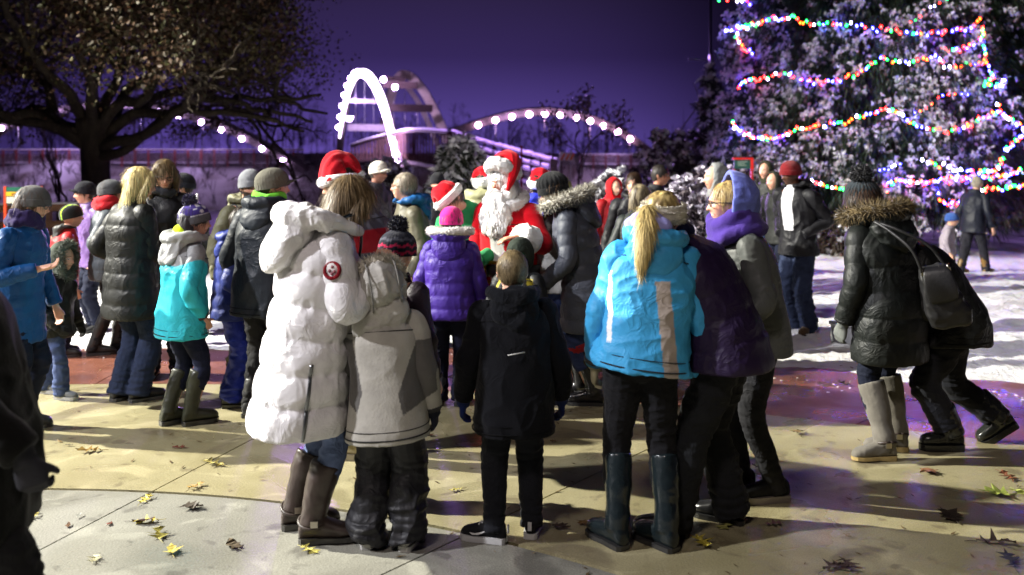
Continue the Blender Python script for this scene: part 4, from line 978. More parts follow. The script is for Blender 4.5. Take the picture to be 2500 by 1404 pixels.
def build_oak():
    rng = np.random.default_rng(21); base = at(232, 371, 18.0); base[2] = 0; root = empty("oak_tree", base); tag(root, "big spreading oak on the left with a thick trunk and dim autumn leaves", "tree"); g = G(); bk = (.034, .027, .020)
    v, f = tube([(0, 0, -.2), (0, 0, .3), (.02, 0, 1.2), (.0, 0, 2.0), (.0, .0, 2.5)], [.40, .31, .26, .28, .36], 14, res=20); v = v+(fbm(v*np.array([5, 5, 1.2]), 3)*.035)[:, None]; g.add(v, f, bk)
    tips = []
    def grow(a, d, L, r, lev):
        b = a+d*L; P = limb(g, a, b, r, r*.62, rng, .05, 6, bk); tips.append((b, r)); 
        if lev >= 2: tips.append((P[3], r))
        if lev >= 4: return
        if b[0] > 3.7 or b[0] < -6.5: tips.extend([(b, r*.5)]*3); return
        for _ in range(3 if lev < 3 else 2):
            dd = norm(d+rng.normal(size=3)*.55+np.array([0, 0, .04 if lev else .1])); grow(P[-1-rng.integers(0, 2)], dd, L*rng.uniform(.55, .8), r*.6, lev+1)
    main = [(-.95, -.35, .34), (-.75, .3, .75), (-.35, -.6, .85), (.15, .2, 1), (.62, -.35, .62), (.95, -.1, .42), (.8, .5, .6), (.3, .7, .8), (-.2, .6, .9), (-1, .1, .18), (.95, -.55, .35), (.2, -.8, .75)]
    for m in main: grow(np.array([m[0]*.2, m[1]*.2, 2.15+rng.uniform(-.3, .2)]), norm(m), rng.uniform(1.9, 2.6), .12, 0)
    # two long low limbs that reach sideways, right and left
    for q, r in (([(.15, -.1, 1.75), (.8, -.3, 1.95), (1.6, -.5, 2.6), (2.6, -.7, 3.0), (3.5, -.7, 3.15)], [.11, .085, .06, .035, .015]), ([(-.15, -.1, 2.0), (-.7, -.3, 2.35), (-1.6, -.5, 2.45), (-2.8, -.6, 2.6)], [.13, .10, .06, .02])):
        v, f = tube(np.array(q), r, 8, res=20); g.add(v, f, bk); tips += [(np.array(q[-1]), .05), (np.array(q[-2]), .05)]*2
    T = np.array([t[0] for t in tips if t[1] < .12]); n = 120000
    P = T[rng.integers(0, len(T), n)]+rng.normal(size=(n, 3))*np.array([.55, .55, .34])
    dk = 1+P[:, 1]/18.0; zl = 1.86+(.16+.42*np.clip(P[:, 0]/dk-.7, 0, 9)+.22*vnoise(P*1.1)-.05*P[:, 0]*(P[:, 0] < 0))*dk
    inside = (P[:, 2] > zl) & (P[:, 0] < (4.3+.35*vnoise(P*1.5))*dk); P = P[inside]; n = len(P)
    d = rng.normal(size=(n, 3)); d[:, 2] -= .4; d /= np.linalg.norm(d, axis=1)[:, None]; s = np.cross(d, rng.normal(size=(n, 3))); s /= np.linalg.norm(s, axis=1)[:, None]; nn = np.cross(d, s)
    L = rng.uniform(.045, .095, n)[:, None]; W = L*.36
    v = np.stack([P, P+d*L*.35+s*W*.9+nn*L*.06, P+d*L*.72+s*W*.55, P+d*L-nn*L*.05, P+d*L*.72-s*W*.55, P+d*L*.35-s*W*.9+nn*L*.06], 1).reshape(-1, 3); i = np.arange(n)*6
    q = np.concatenate([np.stack([i, i+1, i+2, i+3], 1), np.stack([i, i+3, i+4, i+5], 1)])
    pal = np.array([(.15, .12, .035), (.10, .07, .03), (.14, .07, .03), (.10, .10, .03), (.16, .12, .045)]); m = vnoise(P*.6); c = pal[np.clip(((m+.8)*2.4+rng.normal(size=n)*.7).astype(int), 0, 4)]*rng.uniform(.75, 1.15, (n, 1))*.40
    obj("crown", mesh_fast("crown", v, q, np.repeat(c, 6, 0), "leaf"), root); solid("trunk", g, root, "bark")
build_oak()

def bush(name, label, px, top, bot, d, wpx, n, snow, leafcol=(.05, .045, .035), ln=.16, seed=1, shape=1.0, cat="shrub", snowcol=(.62, .62, .66), w=.05, droop=.25, stems=6, depthk=.8):
    rng = np.random.default_rng(seed); b = at(px, bot, d); t = at(px, top, d); b[2] = 0.0; h = t[2]-b[2]; rw = wpx/F*d/2
    root = empty(name, b); tag(root, label, cat); g = G()
    for i in range(stems):
        a = rng.uniform(0, 6.28); q = np.array([math.cos(a)*rw*.7, math.sin(a)*rw*.7*depthk, h*rng.uniform(.6, .95)]); limb(g, (q[0]*.08, q[1]*.08, 0), q, .022*max(1, h/2), .006, rng, .06)
    u = rng.normal(size=(n, 3)); u /= np.linalg.norm(u, axis=1)[:, None]; u *= (rng.random(n)**.38)[:, None]
    z = h*(.50+.50*np.sign(u[:, 2])*np.abs(u[:, 2])**.8); taper = np.clip(1.15-shape*(z/h)*.9, .12, 1.1) if shape > 0 else 1
    P = np.stack([u[:, 0]*rw*taper, u[:, 1]*rw*depthk*taper, z], 1); P += fbm(P*2.2/max(rw, .3)+seed, 2)[:, None]*np.array([.3, .3, .2])*rw; D = P-np.array([0, 0, h*.4]); D /= np.linalg.norm(D, axis=1)[:, None]
    obj("foliage", mesh_fast("foliage", *blades(P, D, 9, ln, w, droop, .5, leafcol, rng, .3), "leaf"), root)
    if snow > 0:
        s = (rng.random(n) < snow*sstep(-.35, .3, fbm(P*3/max(rw, .3)+seed+2, 2)+.3*D[:, 2]))
        if s.any(): obj("snow_load", mesh_fast("snow_load", *stack([blades(P[s]+D[s]*ln*.25+np.array([0, 0, .03]), D[s]*.7, 7, ln*.8, w*1.7, droop*.8, .5, snowcol, rng, .14), blades(P[s]+D[s]*ln*.3+np.array([0, 0, .05]), D[s]*.5, 4, ln*.6, w*2.3, 0, .6, snowcol, rng, .1)]), "snow"), root)
    solid("stem", g, root, "bark"); return root
bush("snowy_shrub", "tall drooping evergreen shrub heavy with snow, left of the man in red, before the ramp", 1118, 338, 520, 17.0, 120, 420, .95, (.035, .045, .03), .26, 31, .35, droop=.7)
bush("snowy_shrub", "rounded grey shrub dusted with snow below the lit arch", 935, 398, 520, 20.0, 170, 420, .6, (.07, .06, .06), .17, 32, .3)
bush("snowy_shrub", "tall shrub dotted with snow tufts between the right arch and the thin conifer", 1625, 318, 540, 22.0, 190, 560, .55, (.05, .04, .035), .18, 33, .4, snowcol=(.58, .57, .52))
bush("snowy_shrub", "low frosted shrub right behind the woman in the blue hood", 1700, 430, 610, 12.5, 190, 420, .75, (.09, .07, .085), .13, 34, .2, snowcol=(.6, .56, .66))
bush("snowy_shrub", "pale snow-covered bush behind the young bearded man's shoulder", 1500, 425, 560, 13.5, 120, 260, .95, (.10, .09, .10), .13, 35, .2)
bush("snowy_shrub", "small frosted shrub at the foot of the spruce, left of the pompom hat", 2040, 540, 612, 17.0, 150, 160, .55, (.06, .045, .035), .15, 36, .1)
bush("snowy_shrub", "frosted bush at the spruce's lower left, behind the red beanie", 1850, 400, 540, 17.5, 180, 380, .7, (.07, .045, .05), .17, 37, .2, snowcol=(.62, .55, .68))
bush("conifer_tree", "thin dark conifer with a snowy top beside the flagpole", 1735, 168, 545, 23.0, 120, 520, .34, (.02, .026, .018), .24, 38, .9, "tree", w=.04, droop=.4)
bush("grass_tuft", "green grass tuft poking through the snow by the red path", 1890, 862, 880, 8.55, 34, 26, 0, (.16, .20, .04), .05, 39, 0, "grass tuft", w=.008, stems=1, droop=-.4)
def bare_tree(label, px, d, h, seed, spread=.5, r=.05, twl=0, lev=4, lean=0.0, z0=None):
    rng = np.random.default_rng(seed); b = at(px, HY, d); b[2] = 0.0 if z0 is None else z0; root = empty("bare_tree", b); tag(root, label, "tree", "bare trees by the river"); g = G(); tips = []
    def grow(a, dr, L, r, l):
        e = a+dr*L; limb(g, a, e, r, r*.6, rng, .05, 5, (.07, .055, .05)); tips.append(e)
        if l == 0: return
        for _ in range(3): grow(a+(e-a)*rng.uniform(.55, 1), norm(dr+rng.normal(size=3)*spread+np.array([0, 0, .15])), L*rng.uniform(.5, .72), r*.55, l-1)
    grow(np.zeros(3), norm((lean, 0, 1)), h*.42, r, lev)
    if twl: 
        P = np.array(tips); P = P[rng.integers(0, len(P), twl)]+rng.normal(size=(twl, 3))*.12; D = rng.normal(size=P.shape)
        obj("crown", mesh_fast("crown", *blades(P, D, 2, .11, .06, .2, .3, (.10, .07, .075), rng, .4), "leaf"), root)
    solid("trunk", g, root, "bark")
bare_tree("slender bare tree with a few dry leaves in front of the right arch", 1420, 24, 4.0, 51, .5, .045, 420)
bare_tree("thin leaning bare sapling right of the green park sign", 142, 22, 3.2, 52, .35, .05, 0, 3)
bare_tree("thin bare sapling between the park sign and the oak trunk", 165, 24, 2.6, 53, .4, .04, 0, 3, -.2)
for i_, (px_, d_, h_) in enumerate([(40, 82, 9), (105, 80, 7), (330, 84, 9.5), (470, 81, 7.5), (560, 86, 10), (650, 84, 9), (730, 88, 9.5), (1240, 88, 6), (1350, 84, 6.5), (1480, 86, 7)]):
    bare_tree(["tall bare tree on the far bank at the extreme left edge", "bare tree on the far bank above the park sign", "bare tree on the far bank behind the long-haired tall woman", "bare tree on the far bank below the left arch's lamps", "bare tree on the far bank behind the grey beanie", "bare tree on the far bank at the foot of the left arch", "bare tree on the far bank just left of the bright white arch", "bare tree on the far bank seen under the rising right arch", "bare tree on the far bank under the top of the right arch", "bare tree on the far bank at the right arch's falling end"][i_], px_, d_, h_, 60+i_, .45, .10, 0, 4, 0, .7)
def far_woods():
    rng = np.random.default_rng(77); n = 520; X = rng.uniform(-95, 95, n); Y = rng.uniform(92, 125, n); H_ = rng.uniform(4, 8.5, n)*(1-.45*sstep(-12, 8, X)); V = []; n0 = 0
    P = np.stack([X, Y, np.full(n, .5)], 1); V = [blades(P, np.tile([0, 0, 1.], (n, 1)), 1, 5.0, .12, -2, .06, (.05, .04, .045), rng, .3, 0)]
    for t in (.35, .5, .65, .8): V.append(blades(P+np.stack([X*0, X*0, H_*t], 1), np.tile([0, 0, .7], (n, 1)), 8, 2.6*(1.15-t), .05, -.3, .6, (.06, .048, .055), rng, .3, 0))
    tag(obj("far_woods", mesh_fast("far_woods", *stack(V), "leaf")), kind="stuff")
    m = 2600; X = rng.uniform(-60, 60, m); Y = rng.uniform(57, 80, m); zz = -3.2+4.3*sstep(55, 78, Y); P = np.stack([X, Y, zz], 1)
    tag(obj("bank_brush", mesh_fast("bank_brush", *blades(P, np.tile([0, 0, 1.], (m, 1)), 7, 1.1, .06, 0, .5, (.09, .07, .075), rng, .4, 0), "leaf")), kind="stuff")
far_woods()
# ------------------------------------------------------------------ the three-way footbridge and its lamps
emit_mat("lamp_violet", (.78, .52, 1.0), 55); emit_mat("rope_light", (.80, .62, 1.0), 14); emit_mat("lamp_pink", (1.0, .55, .92), 50)
LAMP_ME = {}
def lamp_me(mat, r):
    if (mat, r) not in LAMP_ME:
        v, f = ellipsoid((0, 0, 0), (r, r, r), 10, 7); LAMP_ME[(mat, r)] = mesh_from("lamp", v, f, None, mat)
    return LAMP_ME[(mat, r)]
PURP = (.66, .45, 1.0)
def glow(loc, e, r=.2):
    l = bpy.data.lights.new("bridge_glow_light", 'POINT'); l.energy = e; l.color = PURP; l.shadow_soft_size = r; o = bpy.data.objects.new("bridge_glow_light", l); COL.objects.link(o); o.location = loc; return o
def rib(g, P, w, h, col):
    """a laminated timber rib along P, w across and h deep"""
    P = smooth_path(np.array(P), 46); T = np.gradient(P, axis=0); T /= np.linalg.norm(T, axis=1)[:, None]; V = np.cross(T, np.array([0, 1., 0])); V /= np.linalg.norm(V, axis=1)[:, None]; U = np.cross(V, T)
    v, f = loft(P, U, V, np.ones(46)*w/2, np.ones(46)*h/2, 8, 6); g.add(v, f, col); return P
def deck(label, x0, x1, yr, yd, d, step, postcol, seed, name="footbridge"):
    """a level stretch of bridge: slab, snow on it, rails, posts"""
    A, B_ = at(x0, yd, d), at(x1, yd, d); root = empty(name, A); tag(root, label, "bridge"); o = np.array(A); L = B_[0]-A[0]; top = at(0, yr, d)[2]-A[2]
    solid("deck_slab", G().add(*box((L/2, 1.2, -.17), (L, 2.4, .34)), (.05, .045, .05)), root, "wood", smooth=False)
    solid("deck_snow", G().add(*box((L/2, 1.2, .055), (L, 2.3, .09)), (.75, .75, .78)), root, "snow", smooth=False)
    g0 = G(); v, f = bar((0, 0, top), (L, 0, top), .16, .09); rm = mesh_from("rail", v, f, (.16, .09, .10), "wood", False); obj("rail", rm, root)
    v, f = bar((0, -.01, top+.075), (L, -.01, top+.075), .15, .06); obj("rail_snow", mesh_from("rail_snow", v, f, (.75, .75, .78), "snow", False), root)
    v, f = bar((0, .03, 0), (L, .03, 0), .05, .06); mr = mesh_from("rail", v, f, (.30, .24, .27), "wood", False)
    for t in (.2, .4, .6, .8): obj("rail", mr, root, (0, 0, top*t))
    v, f = box((0, -.06, top/2-.14), (.13, .10, top+.42)); pm = mesh_from("post", v, f, postcol, "paint", False)
    for i in range(int(L/step)+1): obj("post", pm, root, (i*step, 0, 0))
    v, f = tube([(0, 1.2, -.3), (0, 1.2, -4.0)], [.18, .18], 10); pi = mesh_from("pier", v, f, (.09, .08, .085), "paint")
    for i in range(int(L/6)+1): obj("pier", pi, root, (i*6+1.5, 0, 0))
    return root
deck("long level footbridge on the left with rust red posts and snow on its rails", -120, 742, 367, 399, 75, 1.05, (.22, .045, .035), 1)
deck("short level piece of footbridge seen between the barricade and the snowy shrub", 1418, 1640, 379, 402, 72, .95, (.16, .05, .05), 2)

def arch(label, px, d, lights, depthw, mat, r, top_px, group="lit arches of the footbridge"):
    root = empty("bridge_arch", at(px[0][0], px[0][1], d)); tag(root, label, "arch", group); o = np.array(root.location)
    for dy, col in ((0, (.085, .07, .075)), (depthw, (.06, .05, .055))):
        g = G(); P = rib(g, [at(x, y, d)-o+np.array([0, dy, dy*.10]) for x, y in px], .30, .55, col); solid("rib", g, root, "wood", smooth=False)
    for x, y in lights:
        p = at(x, y+2, d)-o+np.array([0, -.32, 0]); obj("lamp", lamp_me(mat, r), root, p)
        g = G(); v, f = tube([(p[0], -.30, p[2]), (p[0], .0, p[2])], [.05, .05], 6); g.add(v, f, (.1, .1, .1)); solid("lamp_bracket", g, root, "metal")
    # hangers from the rib down to the deck
    for x, y in lights[1::3]:
        a = at(x, y, d)-o; b = np.array([a[0], .0, at(x, 385, d)[2]-o[2]])
        if b[2] < a[2]-.6: g = G(); v, f = tube([a, b], [.018, .018], 5); g.add(v, f, (.35, .33, .38)); solid("hanger", g, root, "metal")
    return root
arch("wide lit arch behind the oak, falling to the deck left of the red hat", [(-95, 372), (10, 308), (90, 282), (195, 260), (290, 256), (390, 266), (495, 294), (593, 334), (690, 388), (745, 420)], 71,
     [(8, 312), (45, 297), (90, 286), (140, 272), (195, 264), (245, 260), (298, 259), (345, 263), (392, 270), (440, 282), (495, 297), (543, 315), (593, 337), (642, 361), (693, 391)], 1.5, "lamp_violet", .19, 256)
arch("long lit arch rising behind the ramp, right of the tall arches", [(1085, 330), (1130, 316), (1168, 303), (1250, 281), (1330, 273), (1407, 281), (1472, 302), (1537, 336), (1600, 380), (1640, 410)], 66,
     [(1168, 304), (1210, 292), (1250, 284), (1292, 278), (1330, 277), (1367, 279), (1407, 286), (1440, 294), (1472, 306), (1507, 320), (1537, 338)], 1.5, "lamp_pink", .19, 273)

def tall_arches():
    A = [(829, 372), (832, 340), (838, 300), (846, 255), (857, 212), (872, 184), (889, 177), (907, 188), (924, 215), (940, 255), (953, 300), (964, 350), (974, 395), (984, 440)]
    dA = np.linspace(58, 44, len(A)); P = [at(x, y, d_) for (x, y), d_ in zip(A, dA)]; root = empty("bridge_arch", P[-1]); tag(root, "tall narrow arch outlined in blazing white light", "arch", "lit arches of the footbridge"); o = np.array(root.location)
    g = G(); Q = rib(g, [p-o for p in P], .34, .42, (.12, .10, .10)); solid("rib", g, root, "wood", smooth=False)
    seg = Q[4:43]; g = G(); rr = np.interp(np.linspace(0, 1, len(seg)), [0, .1, .25, .5, .72, .9, 1], [.04, .07, .15, .25, .21, .14, .08]); v, f = tube(seg+np.array([-.05, -.24, -.05]), rr, 8); g.add(v, f); solid("rope_light", g, root, "rope_light")
    for i in range(6, 44, 2): obj("lamp", lamp_me("lamp_violet", .15), root, Q[i]+np.array([-.16 if i < 24 else -.02, -.42, 0]))
    for (x0, y0, x1, y1, d_, h) in ((848, 246, 930, 248, 52, .22), (850, 311, 948, 313, 50, .36)):
        a, b = at(x0, y0, d_)-o, at(x1, y1, d_)-o; v, f = bar(a, b, .25, h); solid("cross_beam", G().add(v, f, (.40, .36, .36)), root, "wood", smooth=False)
    p = at(852, 296, 50)-o; g = G(); v, f = tube([p, p+np.array([0, 0, .25])], [.12, .25], 10); g.add(v, f); solid("lantern", g, root, "rope_light")
    for x in (868, 890, 912): v, f = tube([at(x, 200, 51)-o, at(x, 372, 51)-o], [.014, .014], 5); solid("hanger", G().add(v, f, (.4, .38, .42)), root, "metal")
    B_ = [(926, 372), (940, 310), (953, 250), (964, 205), (978, 184), (994, 183), (1012, 195), (1035, 224), (1056, 262), (1074, 300), (1088, 334), (1102, 372), (1116, 415)]
    dB = np.linspace(61, 48, len(B_)); P = [at(x, y, d_) for (x, y), d_ in zip(B_, dB)]; r2 = empty("bridge_arch", P[-1]); tag(r2, "tall narrow arch of plain timber with dark cross beams, right of the white one", "arch"); o = np.array(r2.location)
    g = G(); rib(g, [p-o for p in P], .34, .50, (.55, .46, .38)); solid("rib", g, r2, "wood", smooth=False)
    C2 = [(x-14-.02*(x-926), y+20+.06*(y-183)) for x, y in B_]; g = G(); rib(g, [at(x, y, d_+2.5)-o for (x, y), d_ in zip(C2, dB)], .3, .3, (.30, .25, .24)); solid("rib", g, r2, "wood", smooth=False)
    for (x0, y0, x1, y1, d_, h) in ((936, 206, 1020, 209, 52, .38), (948, 263, 1056, 265, 51, .40), (934, 191, 990, 193, 54, .22)):
        v, f = bar(at(x0, y0, d_)-o, at(x1, y1, d_)-o, .30, h); solid("cross_beam", G().add(v, f, (.11, .075, .07)), r2, "wood", smooth=False)
    for x, y in ((938, 195), (966, 214)): obj("lamp", lamp_me("lamp_violet", .15), r2, at(x, y, 51)-o+np.array([0, -.3, 0]))
    for x in (962, 988, 1019, 1043): v, f = tube([at(x, 215+(x-962)*.4, 52)-o, at(x, 352, 52)-o], [.016, .016], 5); solid("hanger", G().add(v, f, (.4, .38, .42)), r2, "metal")
    for x, y, d_, e in ((850, 215, 50.5, 2200), (905, 260, 47, 2200), (945, 330, 44.5, 1600), (1250, 292, 64.5, 900), (1400, 292, 64.5, 700), (300, 270, 69.5, 1300), (80, 295, 69.5, 1400), (150, 352, 73, 420), (480, 356, 73, 420), (1500, 365, 70.5, 300)):  # point lights for the arch lamps' glow; low ones added to brighten the deck
        glow(at(x, y, d_), e*.36)
tall_arches()

spot("plaza_violet_fill", at(893, 184, 47.5), (3.5, 11.0, 0.5), 15000, (.50, .24, 1.0), 46, .5, 1.0)  # added violet spot at the arch top, without a fixture, to fill the plaza
spot("spruce_violet_fill", at(897, 190, 47.0), (7.2, 19.0, 3.6), 52000, (.55, .30, 1.0), 24, .6, 1.0)  # second added spot, without a fixture, to tint the spruce violet
def ramp():
    top = [(858, 357), (900, 343), (945, 332), (985, 322), (1020, 319), (1060, 321), (1100, 325)]; bot = [(858, 398), (900, 394), (945, 392), (985, 396), (1020, 402), (1060, 408), (1100, 412)]; dd = np.linspace(50, 40, len(top))
    T = smooth_path(np.array([at(x, y, d_) for (x, y), d_ in zip(top, dd)]), 34); Bo = smooth_path(np.array([at(x, y, d_) for (x, y), d_ in zip(bot, dd)]), 34)
    root = empty("ramp_palisade", Bo[0]); tag(root, "curving palisade of upright timber slats on the ramp's bend", "palisade"); o = np.array(root.location)
    for i in range(34):
        v, f = bar(Bo[i]-o, T[i]-o-np.array([0, 0, .04]), .085, .06, (0, 1, 0)); obj("slat", mesh_from("slat", v, f, (.15, .085, .068), "wood", False), root)
    v, f = tube(T-o, np.ones(34)*.085, 8); solid("top_rail", G().add(v, f, (.09, .06, .05)), root, "wood"); v, f = tube(T-o+np.array([0, 0, .09]), np.ones(34)*.06, 8); solid("rail_snow", G().add(v, f, (.75, .75, .76)), root, "snow")
    v, f = tube(Bo-o+np.array([0, .2, 0]), np.ones(34)*.16, 8); solid("edge_beam", G().add(v, f, (.06, .04, .035)), root, "wood")
    # the straight ramp running down to the right, three snowy rails
    r2 = empty("ramp_railing", at(1110, 380, 40)); tag(r2, "long ramp railing with three snow-topped rails sloping down to the barricade", "railing"); o = np.array(r2.location); d0, d1 = 40, 27
    def pt(t, y0, y1, s=0): x = 1105+(1368-1105)*t; return at(x, y0+(y1-y0)*(t**.92), d0+(d1-d0)*t)-o
    for y0, y1 in ((322, 398), (344, 418), (362, 436)):
        P = np.array([pt(t, y0, y1) for t in np.linspace(0, 1, 16)]); v, f = tube(P, np.ones(16)*.065, 6); solid("rail", G().add(v, f, (.10, .07, .07)), r2, "wood")
        rng = np.random.default_rng(int(y0)); v, f = tube(P+np.array([0, 0, .075]), .045+.03*rng.random(16), 6, res=40); v = v+np.array([0, 0, 1.])*(vnoise(v*6)*.03)[:, None]; solid("rail_snow", G().add(v, f, (.72, .72, .72)), r2, "snow")
    for t in np.linspace(.03, 1, 12):
        a, b = pt(t, 318, 394), pt(t, 392, 470); v, f = bar(a, b, .12, .12, (0, 1, 0)); obj("post", mesh_from("post", v, f, (.13, .09, .08), "wood", False), r2)
    P = np.array([pt(t, 388, 466) for t in np.linspace(0, 1, 12)]); v, f = tube(P+np.array([0, .7, 0]), np.ones(12)*.3, 8, flat=.5); solid("deck_slab", G().add(v, f, (.07, .055, .05)), r2, "wood")
ramp()

# ------------------------------------------------------------------ signs, fence, barricade, poles, rock
def signs():
    d = 12.4; P0 = at(56, 371, d); P0[2] = 0; root = empty("park_sign", P0); tag(root, "green park sign on orange posts with a yellow band and white patches, far left", "sign"); S = d/F
    z = lambda y: CAMH-(y-HY)*S; x = lambda q: (q-56)*S
    def pl(name, x0, x1, y0, y1, off, th, col, par, mat="paint"):
        return solid(name, G().add(*box(((x(x0)+x(x1))/2, off, (z(y0)+z(y1))/2), (abs(x(x1)-x(x0)), th, abs(z(y0)-z(y1)))), col), par, mat, smooth=False)
    p = pl("panel", 16, 100, 457, 497, 0, .03, C(28, 92, 74), root); pl("stripe", 16.5, 99.5, 468.5, 478.5, -.018, .008, C(236, 178, 40), p)
    for a, b, y0, y1 in ((54, 75, 457.5, 467.5), (18, 49, 481, 496), (82, 98.5, 481, 496)): pl("patch", a, b, y0, y1, -.018, .008, C(226, 222, 205), p)
    for i, w in enumerate((60, 46, 52)): pl("lettering", 30, 30+w*.9, 471.2+i*1.9, 472.2+i*1.9, -.0235, .003, C(120, 84, 20), p)
    for i in range(4): pl("lettering", 52, 52+(24, 18, 22, 14)[i], 482+i*3.4, 483.6+i*3.4, -.018, .004, C(190, 205, 195), p)
    for q in (13, 101): pl("post", q-2.6, q+2.6, 455, 640, 0, .035, C(226, 74, 36), root)
    pl("snow_cap", 76, 101, 553, 561, -.05, .14, (.75, .75, .76), root, "snow")
    d2 = 15.5; P0 = at(1814, 371, d2); P0[2] = 0; r2 = empty("park_sign", P0); tag(r2, "dark green sign panel in a red frame, above the blue hood", "sign"); S2 = d2/F
    z2 = lambda y: CAMH-(y-HY)*S2
    def p2(name, x0, x1, y0, y1, off, th, col, par): return solid(name, G().add(*box((((x0+x1)/2-1814)*S2, off, (z2(y0)+z2(y1))/2), ((x1-x0)*S2, th, (y1-y0)*S2)), col), par, "paint", smooth=False)
    p2("panel", 1792, 1832, 390, 412, 0, .03, C(30, 70, 62), r2); p2("frame", 1789, 1838, 385, 389.5, -.01, .05, C(196, 32, 26), r2); p2("frame", 1832.5, 1838.5, 390, 415, -.01, .05, C(196, 32, 26), r2); p2("post", 1833, 1838, 416, 640, 0, .05, C(160, 28, 24), r2); p2("post", 1789, 1794, 413, 640, 0, .05, C(160, 28, 24), r2)
    for i in range(3): p2("lettering", 1800, 1800+(24, 18, 22)[i], 394+i*4.5, 395.5+i*4.5, -.018, .005, C(150, 165, 150), r2)
    d3 = 24.0; P0 = at(1388, 371, d3); P0[2] = 0; r3 = empty("barricade", P0); tag(r3, "white barricade with orange stripes at the foot of the ramp", "barricade"); S3 = d3/F; q = lambda px, py, dy=0: np.array([(px-1388)*S3, dy, CAMH-(py-HY)*S3])
    v, f = bar(q(1367, 385), q(1400, 378), .04, .20, (0, 1, 0)); b3 = solid("board", G().add(*box(q(1384, 383), (.36, .03, .20), rotm('Y', 7)), (.62, .58, .52)), r3, "paint", smooth=False)
    for s in (-.10, .02, .13): solid("stripe", G().add(*box(q(1384, 383, -.018)+np.array([s, 0, 0]), (.06, .006, .19), rotm('Y', 28)), C(216, 96, 40)), b3, "paint", smooth=False)
    for a, b in (((1368, 376), (1362, 470)), ((1394, 370), (1404, 400)), ((1396, 372), (1392, 470))): v, f = bar(q(*a), q(*b, .15), .05, .05, (0, 1, 0)); solid("leg", G().add(v, f, (.5, .47, .42)), r3, "wood", smooth=False)
    for nm, lab, px_, y0, y1, w, col, d4 in (("wooden_post", "squat timber post beside the barricade at the ramp's end", 1351, 388, 470, 17, (.24, .19, .16), 25), ("marker_post", "thin red marker post on the ramp above the man in red", 1273, 356, 480, 5, C(150, 24, 24), 26)):
        P0 = at(px_, 371, d4); P0[2] = 0; h = CAMH-(y0-HY)*d4/F; o = solid(nm, G().add(*box((0, 0, h/2), (w*d4/F, w*d4/F, h)), col), None, "wood", smooth=False); o.location = P0; tag(o, lab, "post")
    # rail fence behind the sign
    d5 = 14.5; A = at(-40, 371, d5); A[2] = 0; B_ = at(330, 371, d5+.8); B_[2] = 0; r5 = empty("rail_fence", A); tag(r5, "low timber rail fence on the left behind the children", "fence"); D = B_-A
    for zz in (.45, .72, .98): v, f = bar(np.array([0, 0, zz]), D+np.array([0, 0, zz]), .05, .11); solid("rail", G().add(v, f, (.24, .13, .07)), r5, "wood", smooth=False)
    v, f = box((0, .05, .52), (.1, .1, 1.08)); pm = mesh_from("post", v, f, (.20, .11, .07), "wood", False)
    for t in np.linspace(0, 1, 6): obj("post", pm, r5, D*t)
    v, f = bar(np.array([0, 0, 1.05]), D+np.array([0, 0, 1.05]), .06, .03); solid("rail_snow", G().add(v, f, (.7, .7, .72)), r5, "snow", smooth=False)
    P0 = at(1735, 371, 26.0); P0[2] = 0; r6 = empty("flagpole", P0); tag(r6, "tall thin dark pole with a short crossbar, left of the spruce", "pole"); v, f = tube([(0, 0, 0), (0, 0, 7.5)], [.05, .035], 8); solid("pole", G().add(v, f, (.10, .10, .12)), r6, "metal")
    zc = CAMH+(HY-146)*26/F; v, f = tube([(-.62, 0, zc+.02), (.05, 0, zc-.02)], [.016, .02], 6); solid("crossbar", G().add(v, f, (.4, .4, .45)), r6, "metal"); solid("bracket", G().add(*box((.02, 0, zc), (.12, .12, .28)), (.2, .2, .22)), r6, "metal", smooth=False)
    P0 = at(2466, 371, 23.5); P0[2] = 0; v, f = ellipsoid((0, 0, .12), (.55, .4, .24), 18, 12); v = v*(1+.25*fbm(v*2.2, 3))[:, None]; cc = np.array((.16, .13, .09))+(np.array((.7, .7, .7))-np.array((.16, .13, .09)))*sstep(.22, .3, v[:, 2:]); o = solid("boulder", G().add(v, f, cc), None, "bark"); o.location = P0; tag(o, "flat brown boulder capped with snow at the far right edge", "rock")
    P0 = on_ground(2066, 846); o = empty("utility_box", P0); tag(o, "small grey utility box in the snow beside the gloved hand", "utility box"); solid("casing", G().add(*box((0, .06, .09), (.20, .16, .20)), (.30, .31, .33)), o, "paint", smooth=False); solid("lid", G().add(*box((0, .06, .205), (.23, .19, .03)), (.38, .39, .40)), o, "paint", smooth=False)
    # the street lamp whose light falls on everybody, outside the picture on the left, and the added fill lamp behind the camera
    for L_, lab in ((LAMP1, "tall street lamp left of the plaza"), (LAMP2, "added fill lamp behind the camera"), (LAMP3, "second street lamp on the left, nearer the plaza centre")):
        r = empty("street_lamp", (L_[0], L_[1], 0)); tag(r, lab, "street lamp"); v, f = tube([(-.9, 0, 0), (-.9, 0, L_[2]+.2), (-.7, 0, L_[2]+.45), (0, 0, L_[2]+.5)], [.12, .09, .06, .05], 10, res=24); solid("pole", G().add(v, f, (.1, .1, .1)), r, "metal")
        v, f = tube([(0, 0, L_[2]+.55), (0, 0, L_[2]+.35)], [.12, .30], 14); solid("lamp_shade", G().add(v, f, (.1, .1, .1)), r, "metal")
signs()

